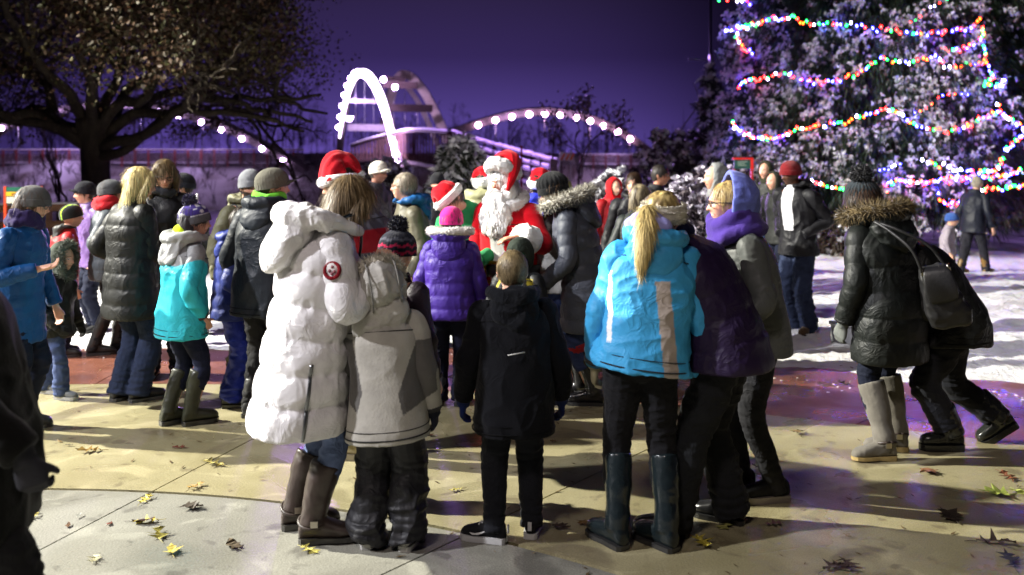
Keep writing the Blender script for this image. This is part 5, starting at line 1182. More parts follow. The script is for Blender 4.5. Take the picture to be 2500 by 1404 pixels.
# ------------------------------------------------------------------ leaves fallen on the plaza
def leaf_mesh(seed, col, kind):
    rng = np.random.default_rng(seed); pts = []; n = 5
    if kind == 'oak':                                      # pin oak: deep pointed lobes
        L = 1.0; side = [(0.02, -.02), (.05, .10), (.30, .16), (.08, .26), (.05, .36), (.40, .50), (.10, .54), (.06, .62), (.26, .84), (.06, .80), (.0, 1.0)]
    else: side = [(.015, 0), (.12, .15), (.2, .4), (.17, .65), (.08, .85), (0, 1.0)]
    if kind == 'oak' and rng.random() < .35: side = [(.03, 0), (.10, .06), (.36, .04), (.20, .20), (.44, .40), (.22, .44), (.30, .66), (.10, .70), (.0, 1.0)]      # a broader, maple-like leaf
    side = [(x*rng.uniform(.65, 1.3), y) for x, y in side]; v = [(0, y, 0) for _, y in side]; m = len(side)
    r = [(x, y, 0) for x, y in side]; l = [(-x*rng.uniform(.8, 1.2), y, 0) for x, y in side]
    v = np.array(v+r+l, float); cu = rng.uniform(-.1, .6); v[:, 2] += cu*v[:, 0]**2+rng.uniform(.02, .08)*np.sin(v[:, 1]*rng.uniform(3, 7)+seed)**2+rng.uniform(-.05, .12)*v[:, 1]**2+rng.normal(size=len(v))*.03; v[:, 2] -= v[:, 2].min()-.01; v[:, 0] += rng.uniform(-.3, .3)*v[:, 1]**2; f = []
    for i in range(m-1): f += [(i, m+i, m+i+1, i+1), (i, i+1, 2*m+i+1, 2*m+i)]
    g = G().add(v, f, np.array(col)*rng.uniform(.75, 1.25, (len(v), 1))); s, sf = tube([(0, 0, .02), (.02, -.18, .03), (.05, -.34, .02)], [.014, .012, .010], 4, res=5); g.add(s, sf, np.array(col)*.6)
    return mesh_from("fallen_leaf", g.arr(), g.f, g.cols(), "leaf", False)
YEL, OLV, BRN, RED, GRN = C(200, 184, 92), C(150, 142, 66), C(92, 66, 44), C(110, 58, 44), C(120, 130, 60)
LEAVES = [("big olive leaf at the far left beside the dark swinging arm", 55, 1240, OLV, .19), ("small pale leaf just below the big olive leaf on the far left", 70, 1270, YEL, .10), ("curled grey leaf in the left of the grey circle", 188, 1268, C(150, 150, 140), .08), ("small brown leaf left of the dark wet leaf", 165, 1291, BRN, .08),
    ("red brown leaf scrap beside the dark wet leaf", 262, 1286, RED, .08), ("long dark wet leaf on the grey circle", 322, 1277, C(62, 40, 34), .17), ("yellow leaf touching the dark wet leaf's right end", 385, 1274, YEL, .17), ("yellow leaf near the curved joint, leftmost of the upper three", 342, 1232, YEL, .16), ("dark dry leaf with a long stem near the curved joint", 450, 1241, C(74, 66, 56), .16),
    ("broad olive leaf in the middle of the grey circle", 390, 1322, OLV, .19), ("pale crumpled leaf near the bottom left", 240, 1361, C(190, 185, 150), .12), ("bright yellow leaf near the bottom, left of the dry leaf", 422, 1358, YEL, .14), ("dry brown leaf in the dark damp spot near the bottom", 580, 1344, C(84, 74, 58), .18), ("pale yellow leaf in front of the white coat's boots", 738, 1340, C(214, 204, 110), .15),
    ("tan leaf lying on the curved joint", 462, 1199, C(150, 120, 60), .16), ("pale leaf on the tan slab right of the joint", 545, 1140, C(180, 168, 100), .20), ("brown leaf flat on the tan slab, left", 245, 1102, C(140, 112, 56), .20), ("tiny brown leaf beside the dark stain on the left tan slab", 140, 1078, C(120, 100, 60), .08), ("small dark leaf spot in the shadow band", 160, 1089, C(40, 40, 40), .07), ("red brown leaf in the shadow left of the white coat", 452, 1096, RED, .12),
    ("small leaf between the grey coat and the dark coat boys, upper", 1042, 1063, BRN, .10), ("pale twig leaf between the grey coat and the dark coat boys", 1128, 1196, C(180, 170, 90), .12), ("brown leaf in the shadow before the black rubber boots", 1360, 1078, BRN, .10), ("brown leaf right behind the boy's dark sleeve", 1435, 998, BRN, .08), ("flat brown leaf right of the boy's white soled shoe", 1418, 1276, C(110, 86, 50), .12), ("dark stalk in the boy's shoe shadow", 1350, 1286, C(56, 44, 36), .14),
    ("yellow leaf crushed under the black shoe's toe", 1700, 1318, C(170, 156, 60), .20), ("olive leaf right of the black trousers", 1790, 1280, C(130, 128, 70), .16), ("purple brown leaf in the striped shadows", 1868, 1284, C(110, 80, 84), .13), ("yellow leaf beside the black and white sneaker", 1780, 1102, C(190, 160, 70), .10), ("orange leaf above the sneaker", 1768, 1052, C(150, 100, 50), .10), ("dark leaf right of the sneaker's heel", 1862, 1150, C(70, 60, 54), .12),
    ("reddish leaf below the grey boots on the right", 2280, 1152, C(120, 84, 60), .17), ("reddish leaf at the right edge of the tan slab", 2445, 1157, C(120, 76, 54), .20), ("green leaf clump at the right edge", 2462, 1211, GRN, .22), ("lighter green leaf on the green clump at the right edge", 2478, 1200, C(160, 168, 90), .18), ("dark sprig in the upper striped shadow on the right", 2310, 1254, C(60, 52, 44), .22), ("dark sprig in the lower striped shadow on the right", 2385, 1326, C(58, 46, 42), .24), ("dark twig leaf at the bottom right, in the shadow", 2060, 1372, C(60, 46, 44), .2), ("wet dark leaf at the bottom right corner", 2478, 1392, C(50, 48, 60), .2),
    ("dark twig leaf along the bottom edge", 2010, 1398, C(60, 46, 44), .18), ("thin twig on the tan slab near the red path", 1960, 1056, C(110, 90, 60), .16), ("dark twig on the red path left of the grey boots", 2020, 940, C(50, 40, 36), .16), ("second dark twig on the red path, nearer the grey boots", 2075, 944, C(50, 38, 34), .18)]
def leaves():
    rng = np.random.default_rng(9)
    for i, (lab, px, py, col, s) in enumerate(LEAVES):
        p = on_ground(px, py); o = obj("fallen_leaf", leaf_mesh(i, col, 'oak' if s > .09 and 'long dark wet' not in lab else 'plain'), None, (p[0], p[1], .006), (rng.uniform(-.1, .1), rng.uniform(-.1, .1), rng.uniform(0, 6.28))); s *= .70; o.scale = (s, s, s); tag(o, lab, "leaf", "leaves fallen on the plaza")
    g = G()
    for _ in range(520):
        th = R(rng.uniform(-40, 70)); rr = rng.uniform(4.5, 9.0); p = JC+rr*np.array([math.sin(th), math.cos(th)]); s = rng.uniform(.006, .022); a = rng.uniform(0, 3.14); v = np.array([(-s, 0, .004), (0, -s*.3, .006), (s*1.6, 0, .008), (0, s*.4, .005)]) @ rotm('Z', math.degrees(a)).T+np.array([p[0], p[1], 0]); g.add(v, [(0, 1, 2, 3)], np.array(C(96, 78, 50))*rng.uniform(.5, 1.3))
    tag(solid("leaf_litter", g, None, "leaf", smooth=False), kind="stuff")
leaves()
# ------------------------------------------------------------------ the crowd
BLACK = (.012, .012, .013); NAVY = C(26, 30, 46); JEAN = C(52, 64, 98); SUITRED = C(196, 14, 30)
def bump_disc(P, name, p, n, r, col, th=.008, mat="cotton", parent=None):
    n = norm(n); u = norm(np.cross(n, (0, 0, 1))); v_, f = tube([p, p+n*th], [r, r*.9], 16); return solid(name, G().add(v_, f, col), parent or P.root, mat)
def straps(P, col, back=True):
    for s in (1, -1):
        q = [P.nb+P.lt*s*.10*P.k+P.ud*a*P.H-P.fd*b for a, b in ((-.12, .125), (-.02, .10), (.002, .0), (-.03, -.11), (-.13, -.155), (-.19, -.15))]
        v, f = tube(np.array(q), np.ones(6)*.022, 8, ref=P.lt, res=18, flat=.35); solid("strap", G().add(v, f, col), P.root, "cotton")

# ---- the left edge
def e1(P):
    S, E, W, _ = P.arm[1]; dn = norm(W-E); v, f = tube([W-dn*.02, W+dn*.045], [.058, .052], 16); solid("cuff", G().add(v, f, C(196, 176, 60)), P.root, "knit")
person("person in black at the near left edge, arm swinging down from a yellow cuff", -62, d=3.1, H=1.74, yaw=96, lean=-11, curl=0, arms=((.0, -.1, -.30), (.03, .20, -.27)), poles=(None, (-.2, .9, -.2)),
       coat=dict(col=(.008, .008, .007), hem=.36, bulk=1.12, mat='fleece'), hood=dict(col=(.008, .008, .007), mat='fleece'), pants=dict(col=BLACK, mat='cotton'), shoes=dict(kind='boot', col=BLACK, top=.08), hair=dict(kind='short', col=(.03, .02, .015)), glove=dict(col=C(52, 52, 58)), fingers=(None, (0, -.35, -1)), handcurl=(.4, .7), feet=[(.09, .30, 0, .06, 30), (-.09, -.28, 0)], group="passers-by at the left edge")
person("person in a bright blue puffer with a grey hat and glasses at the left edge", 40, d=6.3, H=1.64, yaw=80, male=False, head=(15, 12, 0), arms=('hang', (.0, .13, -.12)), coat=dict(col=C(16, 70, 124), hem=.36, quilt=(.085, .010), fold='puff'), pants=dict(col=NAVY),
       hat=dict(kind='beanie', col=C(96, 96, 96)), hair=dict(kind='long', col=C(70, 54, 42), len=.16, locks=False), glasses=(.02, .02, .02), scarf=dict(col=C(44, 34, 74)), shoes=dict(kind='boot', top=.12), group="passers-by at the left edge")
def hatlime(v, th):
    z = v[:, 2]; x = v[:, 0]; c = np.tile((.02, .022, .022), (len(v), 1)); c[(np.abs(x-.16) < .025) | (np.abs(x+.16) < .025)] = C(170, 214, 60); return c
person("child in a red jacket and a black hat with lime stripes on the left", 152, d=8.6, H=1.38, yaw=118, head=(10, 0, 0), arms=('pocket', 'hang'), coat=dict(col=C(176, 40, 44), hem=.44), hood=dict(col=C(60, 60, 60), size=.8), hat=dict(kind='beanie', col=hatlime, cuff=False, mat='fleece', top=.5), pants=dict(col=NAVY), group="children in the crowd")
def furcol(q, P):
    c = np.tile(C(36, 38, 38), (len(q), 1)); m = (q[:, 2] > .60*P.H) & (q[:, 2] < .82*P.H) & (q[:, 1] > -.02) & (q[:, 0] < -.09); c[m] = C(150, 152, 146); return c
person("small child in a dark coat with a grey fur hood and jeans, far left", 132, 967, H=1.16, yaw=78, head=(0, 6, 0), arms=('hang', (.05, .1, -.26)), detail=2, coat=dict(col=furcol, hem=.40, bulk=1.1, quilt=(.09, .006)), hood=dict(type='up', col=C(74, 80, 72), fur=C(104, 110, 98), mat='fleece', size=1.06, fat=1.3, furn=1.6, th0=64), pants=dict(col=C(66, 78, 112), ank=.07), shoes=dict(col=C(120, 122, 124), sole=(.4, .4, .4), mat='suede'), feet=[(.07, .13, 5, .0, 0), (-.07, -.12, 0)], glove=dict(col=BLACK), group="children in the crowd")
person("person in a purple jacket and dark cap facing left beside the oak trunk", 232, d=9.7, H=1.56, yaw=-45, head=(-10, 5, 0), arms=('hang', (.16, .10, -.16)), coat=dict(col=C(104, 78, 132), hem=.44), hat=dict(kind='cap', col=C(34, 34, 40)), hair=dict(kind='short', col=C(60, 44, 30)), pants=dict(col=NAVY))
person("woman in a short grey puffer with a red scarf and black leggings, left", 262, 862, H=1.60, yaw=112, male=False, lean=-4, curl=4, head=(-10, 6, 0), arms=((.05, .06, -.27), 'pocket'), detail=2, coat=dict(col=C(74, 80, 86), hem=.43, quilt=(.10, .011), fold='puff', fit={'hip': 1.1, 'waist': .92}), scarf=dict(col=C(198, 44, 52), size=1.05), hat=dict(kind='beanie', col=C(84, 86, 90), slouch=.05), hair=dict(kind='short', col=C(60, 48, 40)),
       pants=dict(col=(.016, .016, .017), fit='slim', mat='cotton', top=.095, knee=.06, ank=.045), shoes=dict(kind='boot', col=(.016, .015, .014), top=.20, r=.052), feet=[(.06, -.10, 0), (-.06, .10, 0)])
person("blonde woman in a long black puffer coat seen from behind, left group", 318, 976, H=1.75, yaw=142, male=False, lean=0, curl=3, head=(-22, 12, 0), arms=('pocket', 'front'), detail=2, coat=dict(col=C(38, 39, 38), hem=.355, quilt=(.115, .012), fold='puff', bulk=1.08, fit={'hem': 1.02, 'waist': .95}), hair=dict(kind='long', col=C(150, 128, 72), col2=C(222, 206, 146), len=.20, n=2600, lit=True, rough=.010, locks=True), pants=dict(col=C(36, 44, 66), ank=.082, knee=.082), shoes=dict(col=BLACK, sole=(.06, .06, .06)), feet=[(.06, .04, 8), (-.09, -.03, -14)], group="women in the left group")
person("tall woman with long brown hair and glasses looking down, dark coat", 402, d=7.85, H=1.81, yaw=12, male=False, head=(12, 16, 4), arms=('pocket', 'pocket'), detail=2, coat=dict(col=C(34, 35, 40), hem=.40), hair=dict(kind='long', col=C(62, 48, 34), col2=C(128, 108, 74), len=.30, n=2200, rough=.008), glasses=(.03, .025, .025), pants=dict(col=C(30, 34, 46)), shoes=dict(kind='welly', col=BLACK, top=.2, mat='rubber', r=.058), scarf=dict(col=C(52, 54, 60), size=.9, turns=1), group="women in the left group")
def pathat(v, th):
    z = v[:, 2]; a = np.arctan2(v[:, 1], v[:, 0]); c = np.tile(C(62, 46, 128), (len(v), 1)); n = vnoise(np.stack([np.cos(a)*3.2, np.sin(a)*3.2, z*9], 1)); c[(n > .18) & (z > .16)] = C(222, 222, 232); c[(z > .105) & (z < .135)] = C(214, 214, 214); return c
def tealcoat(q, P):
    c = np.tile(C(44, 176, 192), (len(q), 1)); yoke = q[:, 2] > P.nb[2]-.095+.04*np.sin(q[:, 0]*14); c[yoke] = C(132, 134, 136); return c
def e_teal(P):
    g = G(); s_, a_, b_, ct, lt, V = P.coatprof; i = np.linspace(4, len(s_)*.62, 14).astype(int)
    q = np.array([ct[j]+lt[j]*(-a_[j]*.93)+V[j]*(-b_[j]*.40) for j in i]); v, f = tube(q, np.ones(14)*.008, 6); solid("piping", g.add(v, f, C(150, 222, 230)), P.root, "nylon")
    e, ef = ellipsoid((0, .085*P.k, -.01), (.07, .05, .05), 14, 8); Bm = np.stack([P.lt, np.cross(P.ud, P.lt), P.ud], 1); solid("hood_lining", G().add((e) @ Bm.T+P.nb+P.ud*.055*P.H, ef, C(206, 232, 30)), P.hood, "fleece")
person("girl in a teal jacket and purple pompom hat, dark green boots", 442, 1036, H=1.50, yaw=132, male=False, head=(-28, 4, 0), arms=('hang', (.03, .02, -.28)), detail=2, coat=dict(col=tealcoat, hem=.405, bulk=1.08, fit={'hem': 1.05}, fold='cloth'), hood=dict(col=C(150, 152, 152), size=1.1, fold='cloth'), hat=dict(kind='pom', col=pathat, cuffcol=C(92, 92, 98), pomcols=[C(40, 34, 66), C(70, 64, 110), (.02, .02, .03)], pomr=.24, tilt=-16, top=.52), hair=dict(kind='long', col=C(34, 30, 34), len=.2, n=700, locks=False, sl=.06), pants=dict(col=C(28, 32, 52), fit='jeans', knee=.07, ank=.055, low=-.30), shoes=dict(kind='welly', col=C(40, 42, 28), top=.195, r=.058, mat='leather', sole=(.02, .02, .02), thick=.028), feet=[(.055, .05, 4), (-.06, -.06, -8)], extra=e_teal, group="children in the crowd")
person("man in a dark cap and dark green jacket facing left, hand raised", 474, d=9.0, H=1.66, yaw=-75, head=(0, 4, 0), arms=((.0, .14, -.02), 'hang'), coat=dict(col=C(58, 66, 56), hem=.42, quilt=(.09, .007)), hat=dict(kind='beanie', col=C(30, 32, 38), cuffcol=C(44, 48, 58)), hair=dict(kind='short', col=C(50, 40, 30)), pants=dict(col=NAVY))
person("bearded man in a grey beanie and olive jacket with a backpack", 598, d=7.9, H=1.70, yaw=42, head=(-8, 6, 0), face=dict(beard=C(44, 32, 26)), arms=('hang', 'hang'), detail=2, coat=dict(col=C(112, 110, 86), hem=.44), hood=dict(col=C(116, 114, 90), size=1.0), hat=dict(kind='beanie', col=C(128, 130, 136), top=.58, slouch=.04), hair=dict(kind='short', col=C(44, 34, 28)), pants=dict(col=C(104, 104, 80), fit='snow', mat='cotton'), shoes=dict(kind='boot', top=.08, col=C(60, 50, 40)), extra=lambda P: straps(P, C(70, 70, 70)))
BEARDED = PEOPLE[-1]
person("child in a blue puffer and royal blue snow trousers behind the navy jacket", 566, 988, H=1.46, yaw=105, male=False, arms=('hang', (.04, .10, -.2)), detail=2, coat=dict(col=C(44, 56, 122), hem=.44, quilt=(.09, .012), fold='puff', bulk=1.1), hood=dict(col=C(44, 56, 122)), hair=dict(kind='short', col=C(40, 30, 24)), pants=dict(col=C(28, 44, 138), fit='snow', mat='nylon', top=.12, knee=.098, ank=.09, low=.0), shoes=dict(kind='boot', col=(.02, .02, .02), top=.08), group="children in the crowd")
person("man in a navy jacket, olive brimmed hat and lime green scarf, from behind", 640, 1018, H=1.74, yaw=158, head=(-52, 2, 0), arms=((.07, .04, -.29), 'hang'), detail=2, coat=dict(col=C(36, 43, 52), hem=.415, bulk=1.08, fold='cloth'), hood=dict(col=C(40, 47, 56), size=1.0), scarf=dict(col=C(106, 196, 52), turns=2, size=1.0), hat=dict(kind='cap', col=C(96, 94, 84), wide=1.06, top=.52), hair=dict(kind='buzz', col=C(50, 40, 32)), pants=dict(col=(.02, .02, .022)), shoes=dict(kind='boot', col=(.02, .02, .02)))
# ---- the white coat and those hidden behind it
def e_white(P):
    S, E, W, _ = P.arm[1]; n = norm((-.86, .48, .12)); c = S*.62+E*.38+n*.086
    th = np.linspace(0, 2*np.pi, 25)[:-1]; ax = norm(E-S); bx = np.cross(n, ax); ring = np.array([c+n*.006+(ax*math.cos(t)+bx*math.sin(t))*.036 for t in th])
    bump_disc(P, "emblem_patch", c-n*.012, n, .040, C(214, 208, 206), .020, "cotton", P.coat); v, f = tube(np.vstack([ring, ring[:1]]), np.ones(25)*.009, 8, ref=n); solid("emblem_ring", G().add(v, f, C(126, 26, 36)), P.coat, "cotton")
    g = G()
    for a, b_ in ((-.016, .006), (-.002, -.012), (.008, .010), (.014, -.004)): v, f = ellipsoid(c+n*.009+ax*a+bx*b_, (.008, .008, .008), 8, 6); g.add(v, f, C(150, 96, 104))
    solid("emblem_mark", g, P.coat, "cotton")
    s_, a_, b_, ct, lt, V = P.coatprof; i = np.arange(1, int(len(s_)*.36)); q = np.array([ct[j]-lt[j]*a_[j]*.99+V[j]*.02 for j in i]); q[:, 0] -= .004; v, f = tube(q, np.ones(len(q))*.009, 6); solid("zip", G().add(v, f, C(120, 122, 124)), P.coat, "metal")
    Bm = np.stack([P.lt, np.cross(P.ud, P.lt), P.ud], 1); path = np.array([(-.16, .08, -.09), (-.17, .02, .02), (-.13, -.05, .07), (-.09, -.11, .03), (-.07, -.15, -.08), (-.06, -.165, -.2)]) @ Bm.T+P.nb+P.ud*.02*P.H; v, f = tube(path, np.ones(6)*.008, 6, res=24); solid("zip", G().add(v, f, C(70, 74, 80)), P.hood, "metal")
def e_buckle(P, i, bt, FM, fp):
    k = P.k; q = np.array([(math.cos(t)*.058, .022+math.sin(t)*.062, .105+.02*math.cos(t)) for t in np.linspace(0, 2*np.pi, 18)])*k; v, f = tube(q @ FM.T+fp, np.ones(18)*.009, 6, ref=(0, 0, 1)); solid("strap", G().add(v, f, C(52, 42, 36)), bt, "leather")
    s = 1 if i == 0 else -1
    for s in (1, -1): v, f = box((0, 0, 0), (.012, .034, .030)); solid("buckle", G().add((v+np.array([s*.062*k, .01, .108*k])) @ FM.T+fp, f, C(176, 170, 160)), bt, "metal", smooth=False)
person("woman in a long white puffer coat leaning right, jeans and brown boots", 765, 1305, H=1.78, yaw=112, male=False, lean=5, curl=9, head=(-6, 30, 0), pelvis=(0, .03), arms=('hang', (.0, .125, -.075)), poles=(None, (-.5, .1, -.9)), fingers=(None, (.5, -.3, .9)), handcurl=(.5, 1.0), detail=3,
       coat=dict(col=C(226, 224, 226), hem=.298, quilt=(.150, .024), squilt=(.14, .016), fold='puff', bulk=1.22, fit={'hem': (1.06, 1.15), 'hip': 1.04, 'waist': 1.04, 'chest': 1.02}, cuff=C(214, 212, 212), hemshift=(0, .05)), hood=dict(col=C(228, 226, 226), size=1.42, off=(-.02, .03, -.02), fold='puff'), hair=dict(kind='long', col=C(74, 60, 44), col2=C(138, 116, 82), len=.26, n=4200, rough=.009, sl=.14, puff=1.0, end=.75, sw=.003), pants=dict(col=C(92, 106, 142), fit='slim', top=.10, ank=.050, knee=.064, low=-.29), shoes=dict(kind='boot', col=C(52, 41, 36), top=.165, r=.060, calf=1.22, crease=.05, sole=(.03, .028, .025), thick=.028, heel=True, after=e_buckle), feet=[(.11, .05, -4), (-.10, -.0, -14)], extra=e_white)
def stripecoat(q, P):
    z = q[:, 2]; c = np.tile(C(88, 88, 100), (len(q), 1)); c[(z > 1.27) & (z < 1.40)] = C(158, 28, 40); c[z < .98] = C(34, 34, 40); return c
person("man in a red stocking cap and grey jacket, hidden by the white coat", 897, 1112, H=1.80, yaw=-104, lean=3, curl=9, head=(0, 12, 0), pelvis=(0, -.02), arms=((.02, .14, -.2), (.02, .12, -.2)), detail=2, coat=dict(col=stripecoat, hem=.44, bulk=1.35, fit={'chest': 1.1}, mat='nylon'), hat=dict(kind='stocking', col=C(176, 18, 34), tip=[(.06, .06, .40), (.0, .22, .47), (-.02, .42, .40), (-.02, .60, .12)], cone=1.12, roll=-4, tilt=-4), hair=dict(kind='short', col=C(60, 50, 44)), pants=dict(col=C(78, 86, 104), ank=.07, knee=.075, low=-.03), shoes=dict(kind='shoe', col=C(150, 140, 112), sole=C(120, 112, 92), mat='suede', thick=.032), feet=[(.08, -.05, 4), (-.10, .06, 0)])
person("man in a white cap behind the red stocking cap with brown hair in front", 906, d=10.6, H=1.76, yaw=58, coat=dict(col=C(52, 50, 60), hem=.44), hat=dict(kind='cap', col=C(206, 200, 190)), hair=dict(kind='short', col=C(40, 34, 30)), face=dict(stubble=.5), skin=C(150, 104, 88), pants=dict(col=NAVY))
def zig(v, th):
    z = v[:, 2]; a = np.arctan2(v[:, 1], v[:, 0]); t = np.abs(((a*9/np.pi) % 2)-1); k_ = (z-.06*t)*1.0; c = np.tile(C(30, 31, 44), (len(v), 1)); c[(k_ > .10) & (k_ < .16)] = C(206, 40, 86); c[(k_ > .26) & (k_ < .32)] = C(84, 84, 96); c[(k_ > -.06) & (k_ < -.01)] = C(206, 40, 86); return c
person("child in a dark pompom hat with a pink zigzag, behind the grey coat", 946, d=4.98, H=1.43, yaw=150, coat=dict(col=C(46, 34, 50), hem=.42), detail=2, hat=dict(kind='pom', col=zig, cuff=False, wide=1.12, top=.56, tilt=-2, pomcols=[C(34, 36, 52), (.012, .012, .016), C(52, 54, 72)], pomr=.26, mat='knit'), pants=dict(col=C(60, 70, 92)), shoes=dict(kind='shoe'), group="children in the crowd")
def greycoat(q, P):
    c = np.tile(C(168, 165, 157), (len(q), 1)); r = q[:, 2]/P.H; arm = np.abs(q[:, 0]) > .165
    m = (np.abs(q[:, 0]) > .085+.35*np.abs(r-.56)) & (r > .47) & (r < .735) & (np.abs(q[:, 0]) < .24) & (q[:, 1] > -.2) & (r > .50+.5*(np.abs(q[:, 0])-.13)); c[m] = C(92, 90, 88); return c
person("child in a pale grey coat with a fur-edged hood and black snow trousers", 946, 1332, H=1.335, yaw=172, side=5, head=(30, -30, 10), arms=('hang', 'hang'), detail=3, coat=dict(col=greycoat, hem=.385, mat='fleece', fold='fleece', bulk=1.14, fit={'hem': (1.06, 1.1)}), hood=dict(type='up', col=C(172, 169, 162), mat='cotton', fur=C(206, 200, 184), size=1.10, th0=60, fat=1.5, furlen=.03, furn=2.0, famp=.014, seam=True, shape=dict(down=.42, rx=.50, ry=.54, peak=.06), drape=(((-.06, .10, .02), (.14, .075, .12)), ((.04, .11, -.05), (.13, .07, .10)), ((-.10, .09, -.10), (.075, .05, .09)))), pants=dict(col=(.014, .014, .017), fit='snow', mat='nylon', top=.125, knee=.108, ank=.108, low=.045), shoes=dict(col=C(160, 158, 152), sole=C(190, 188, 182), kind='shoe', mat='suede'), glove=dict(col=C(34, 38, 52)), feet=[(.095, 0, 10), (-.105, .0, -10)], group="children in the crowd")
# ---- centre
person("woman with short grey hair and glasses in an olive jacket, facing left", 1012, d=8.1, H=1.68, yaw=-68, male=False, head=(-6, -4, 0), arms=('hang', 'pocket'), detail=2, coat=dict(col=C(92, 88, 72), hem=.50, quilt=(.16, .008), bulk=1.05, fold='puff'), hood=dict(col=C(30, 88, 146), size=1.05, fold='puff'), hair=dict(kind='short', col=C(112, 100, 86), col2=C(196, 186, 168), puff=1.06), glasses=C(150, 120, 100), pants=dict(col=C(98, 124, 170)), face=dict(smile=True))
person("man in a black beanie with a dark beard facing the camera, far behind", 1068, d=11.6, H=1.60, yaw=4, face=dict(beard=C(52, 38, 32)), coat=dict(col=C(30, 31, 38), hem=.42), hood=dict(col=C(30, 31, 38)), hat=dict(kind='beanie', col=C(28, 28, 34), top=.55), pants=dict(col=NAVY))
def diam(q, P): return C(78, 50, 164)
def diamond(P):
    pass
person("girl in a purple quilted coat, white fur collar and hot pink hat", 1098, 987, H=1.45, yaw=176, male=False, arms=('hang', 'hang'), detail=2, coat=dict(col=C(62, 38, 132), hem=.44, quilt=(.085, .009), fold='puff', bulk=1.16), hood=dict(col=C(62, 38, 132), size=1.12, fur=C(232, 228, 224), fat=1.25, furlen=.018, off=(0, -.01, .01)), hat=dict(kind='beanie', col=C(232, 48, 138), cuff=False, mat='fleece', top=.52, rib=0, tilt=-6, wide=1.03), hair=dict(kind='short', col=C(70, 50, 36)), pants=dict(col=C(24, 26, 44), knee=.08, ank=.075), shoes=dict(kind='boot', col=C(70, 70, 76), top=.09, r=.06), group="children in the crowd")
person("elf helper in green with a drooping red stocking cap, leaning in behind the pink hat", 1190, d=7.62, H=1.74, yaw=-18, lean=10, side=-14, curl=18, head=(-10, 42, -24), arms=((.02, .16, -.2), (.0, .16, -.22)), detail=2, coat=dict(col=C(48, 150, 92), hem=.42, mat='fleece', fold='fleece', bulk=1.1), hat=dict(kind='stocking', col=SUITRED, tip=[(-.12, 0, .34), (-.38, -.02, .34), (-.62, -.04, .14)], roll=-10, brimw=.2), hair=dict(kind='short', col=C(70, 54, 40)), pants=dict(col=C(40, 110, 60)), shoes=dict(kind='boot'), group="red stocking cap wearers round the man in the red suit")
GRP = "red stocking cap wearers round the man in the red suit"
person("person in a red stocking cap and olive hood, left of the man in red", 1178, d=9.0, H=1.68, yaw=165, coat=dict(col=C(150, 150, 112), hem=.45), hood=dict(col=C(156, 156, 118), size=1.15), hat=dict(kind='stocking', col=SUITRED, tip=[(.1, 0, .42), (.34, .04, .42), (.5, .08, .18)], brimw=.24, roll=8), hair=dict(kind='short', col=C(40, 34, 30)), pants=dict(col=NAVY), group=GRP)
person("dark-haired person in a cobalt jacket and red stocking cap behind the man in red", 1306, d=8.9, H=1.66, yaw=150, coat=dict(col=C(52, 62, 200), hem=.42, bulk=1.05), hood=dict(col=C(52, 62, 200), size=.9), hat=dict(kind='stocking', col=SUITRED, tip=[(-.02, 0, .42), (.2, .1, .46), (.36, .14, .2)], brimw=.2, roll=-6), hair=dict(kind='short', col=C(34, 26, 22)), pants=dict(col=NAVY), group=GRP)
person("blonde person in a red stocking cap, half hidden beside the olive hood", 1338, d=10.2, H=1.62, yaw=-140, male=False, coat=dict(col=C(200, 200, 204), hem=.42), hat=dict(kind='stocking', col=SUITRED, tip=[(-.06, 0, .42), (-.28, .1, .44), (-.42, .1, .22)], brimw=.26), hair=dict(kind='long', col=C(196, 176, 110), len=.2), pants=dict(col=NAVY), group=GRP)
person("person under an olive green hood behind the long brown hair", 1368, d=9.2, H=1.60, yaw=172, coat=dict(col=C(118, 122, 76), hem=.42), hood=dict(type='up', col=C(140, 146, 92), mat='cotton', size=1.05), pants=dict(col=NAVY))
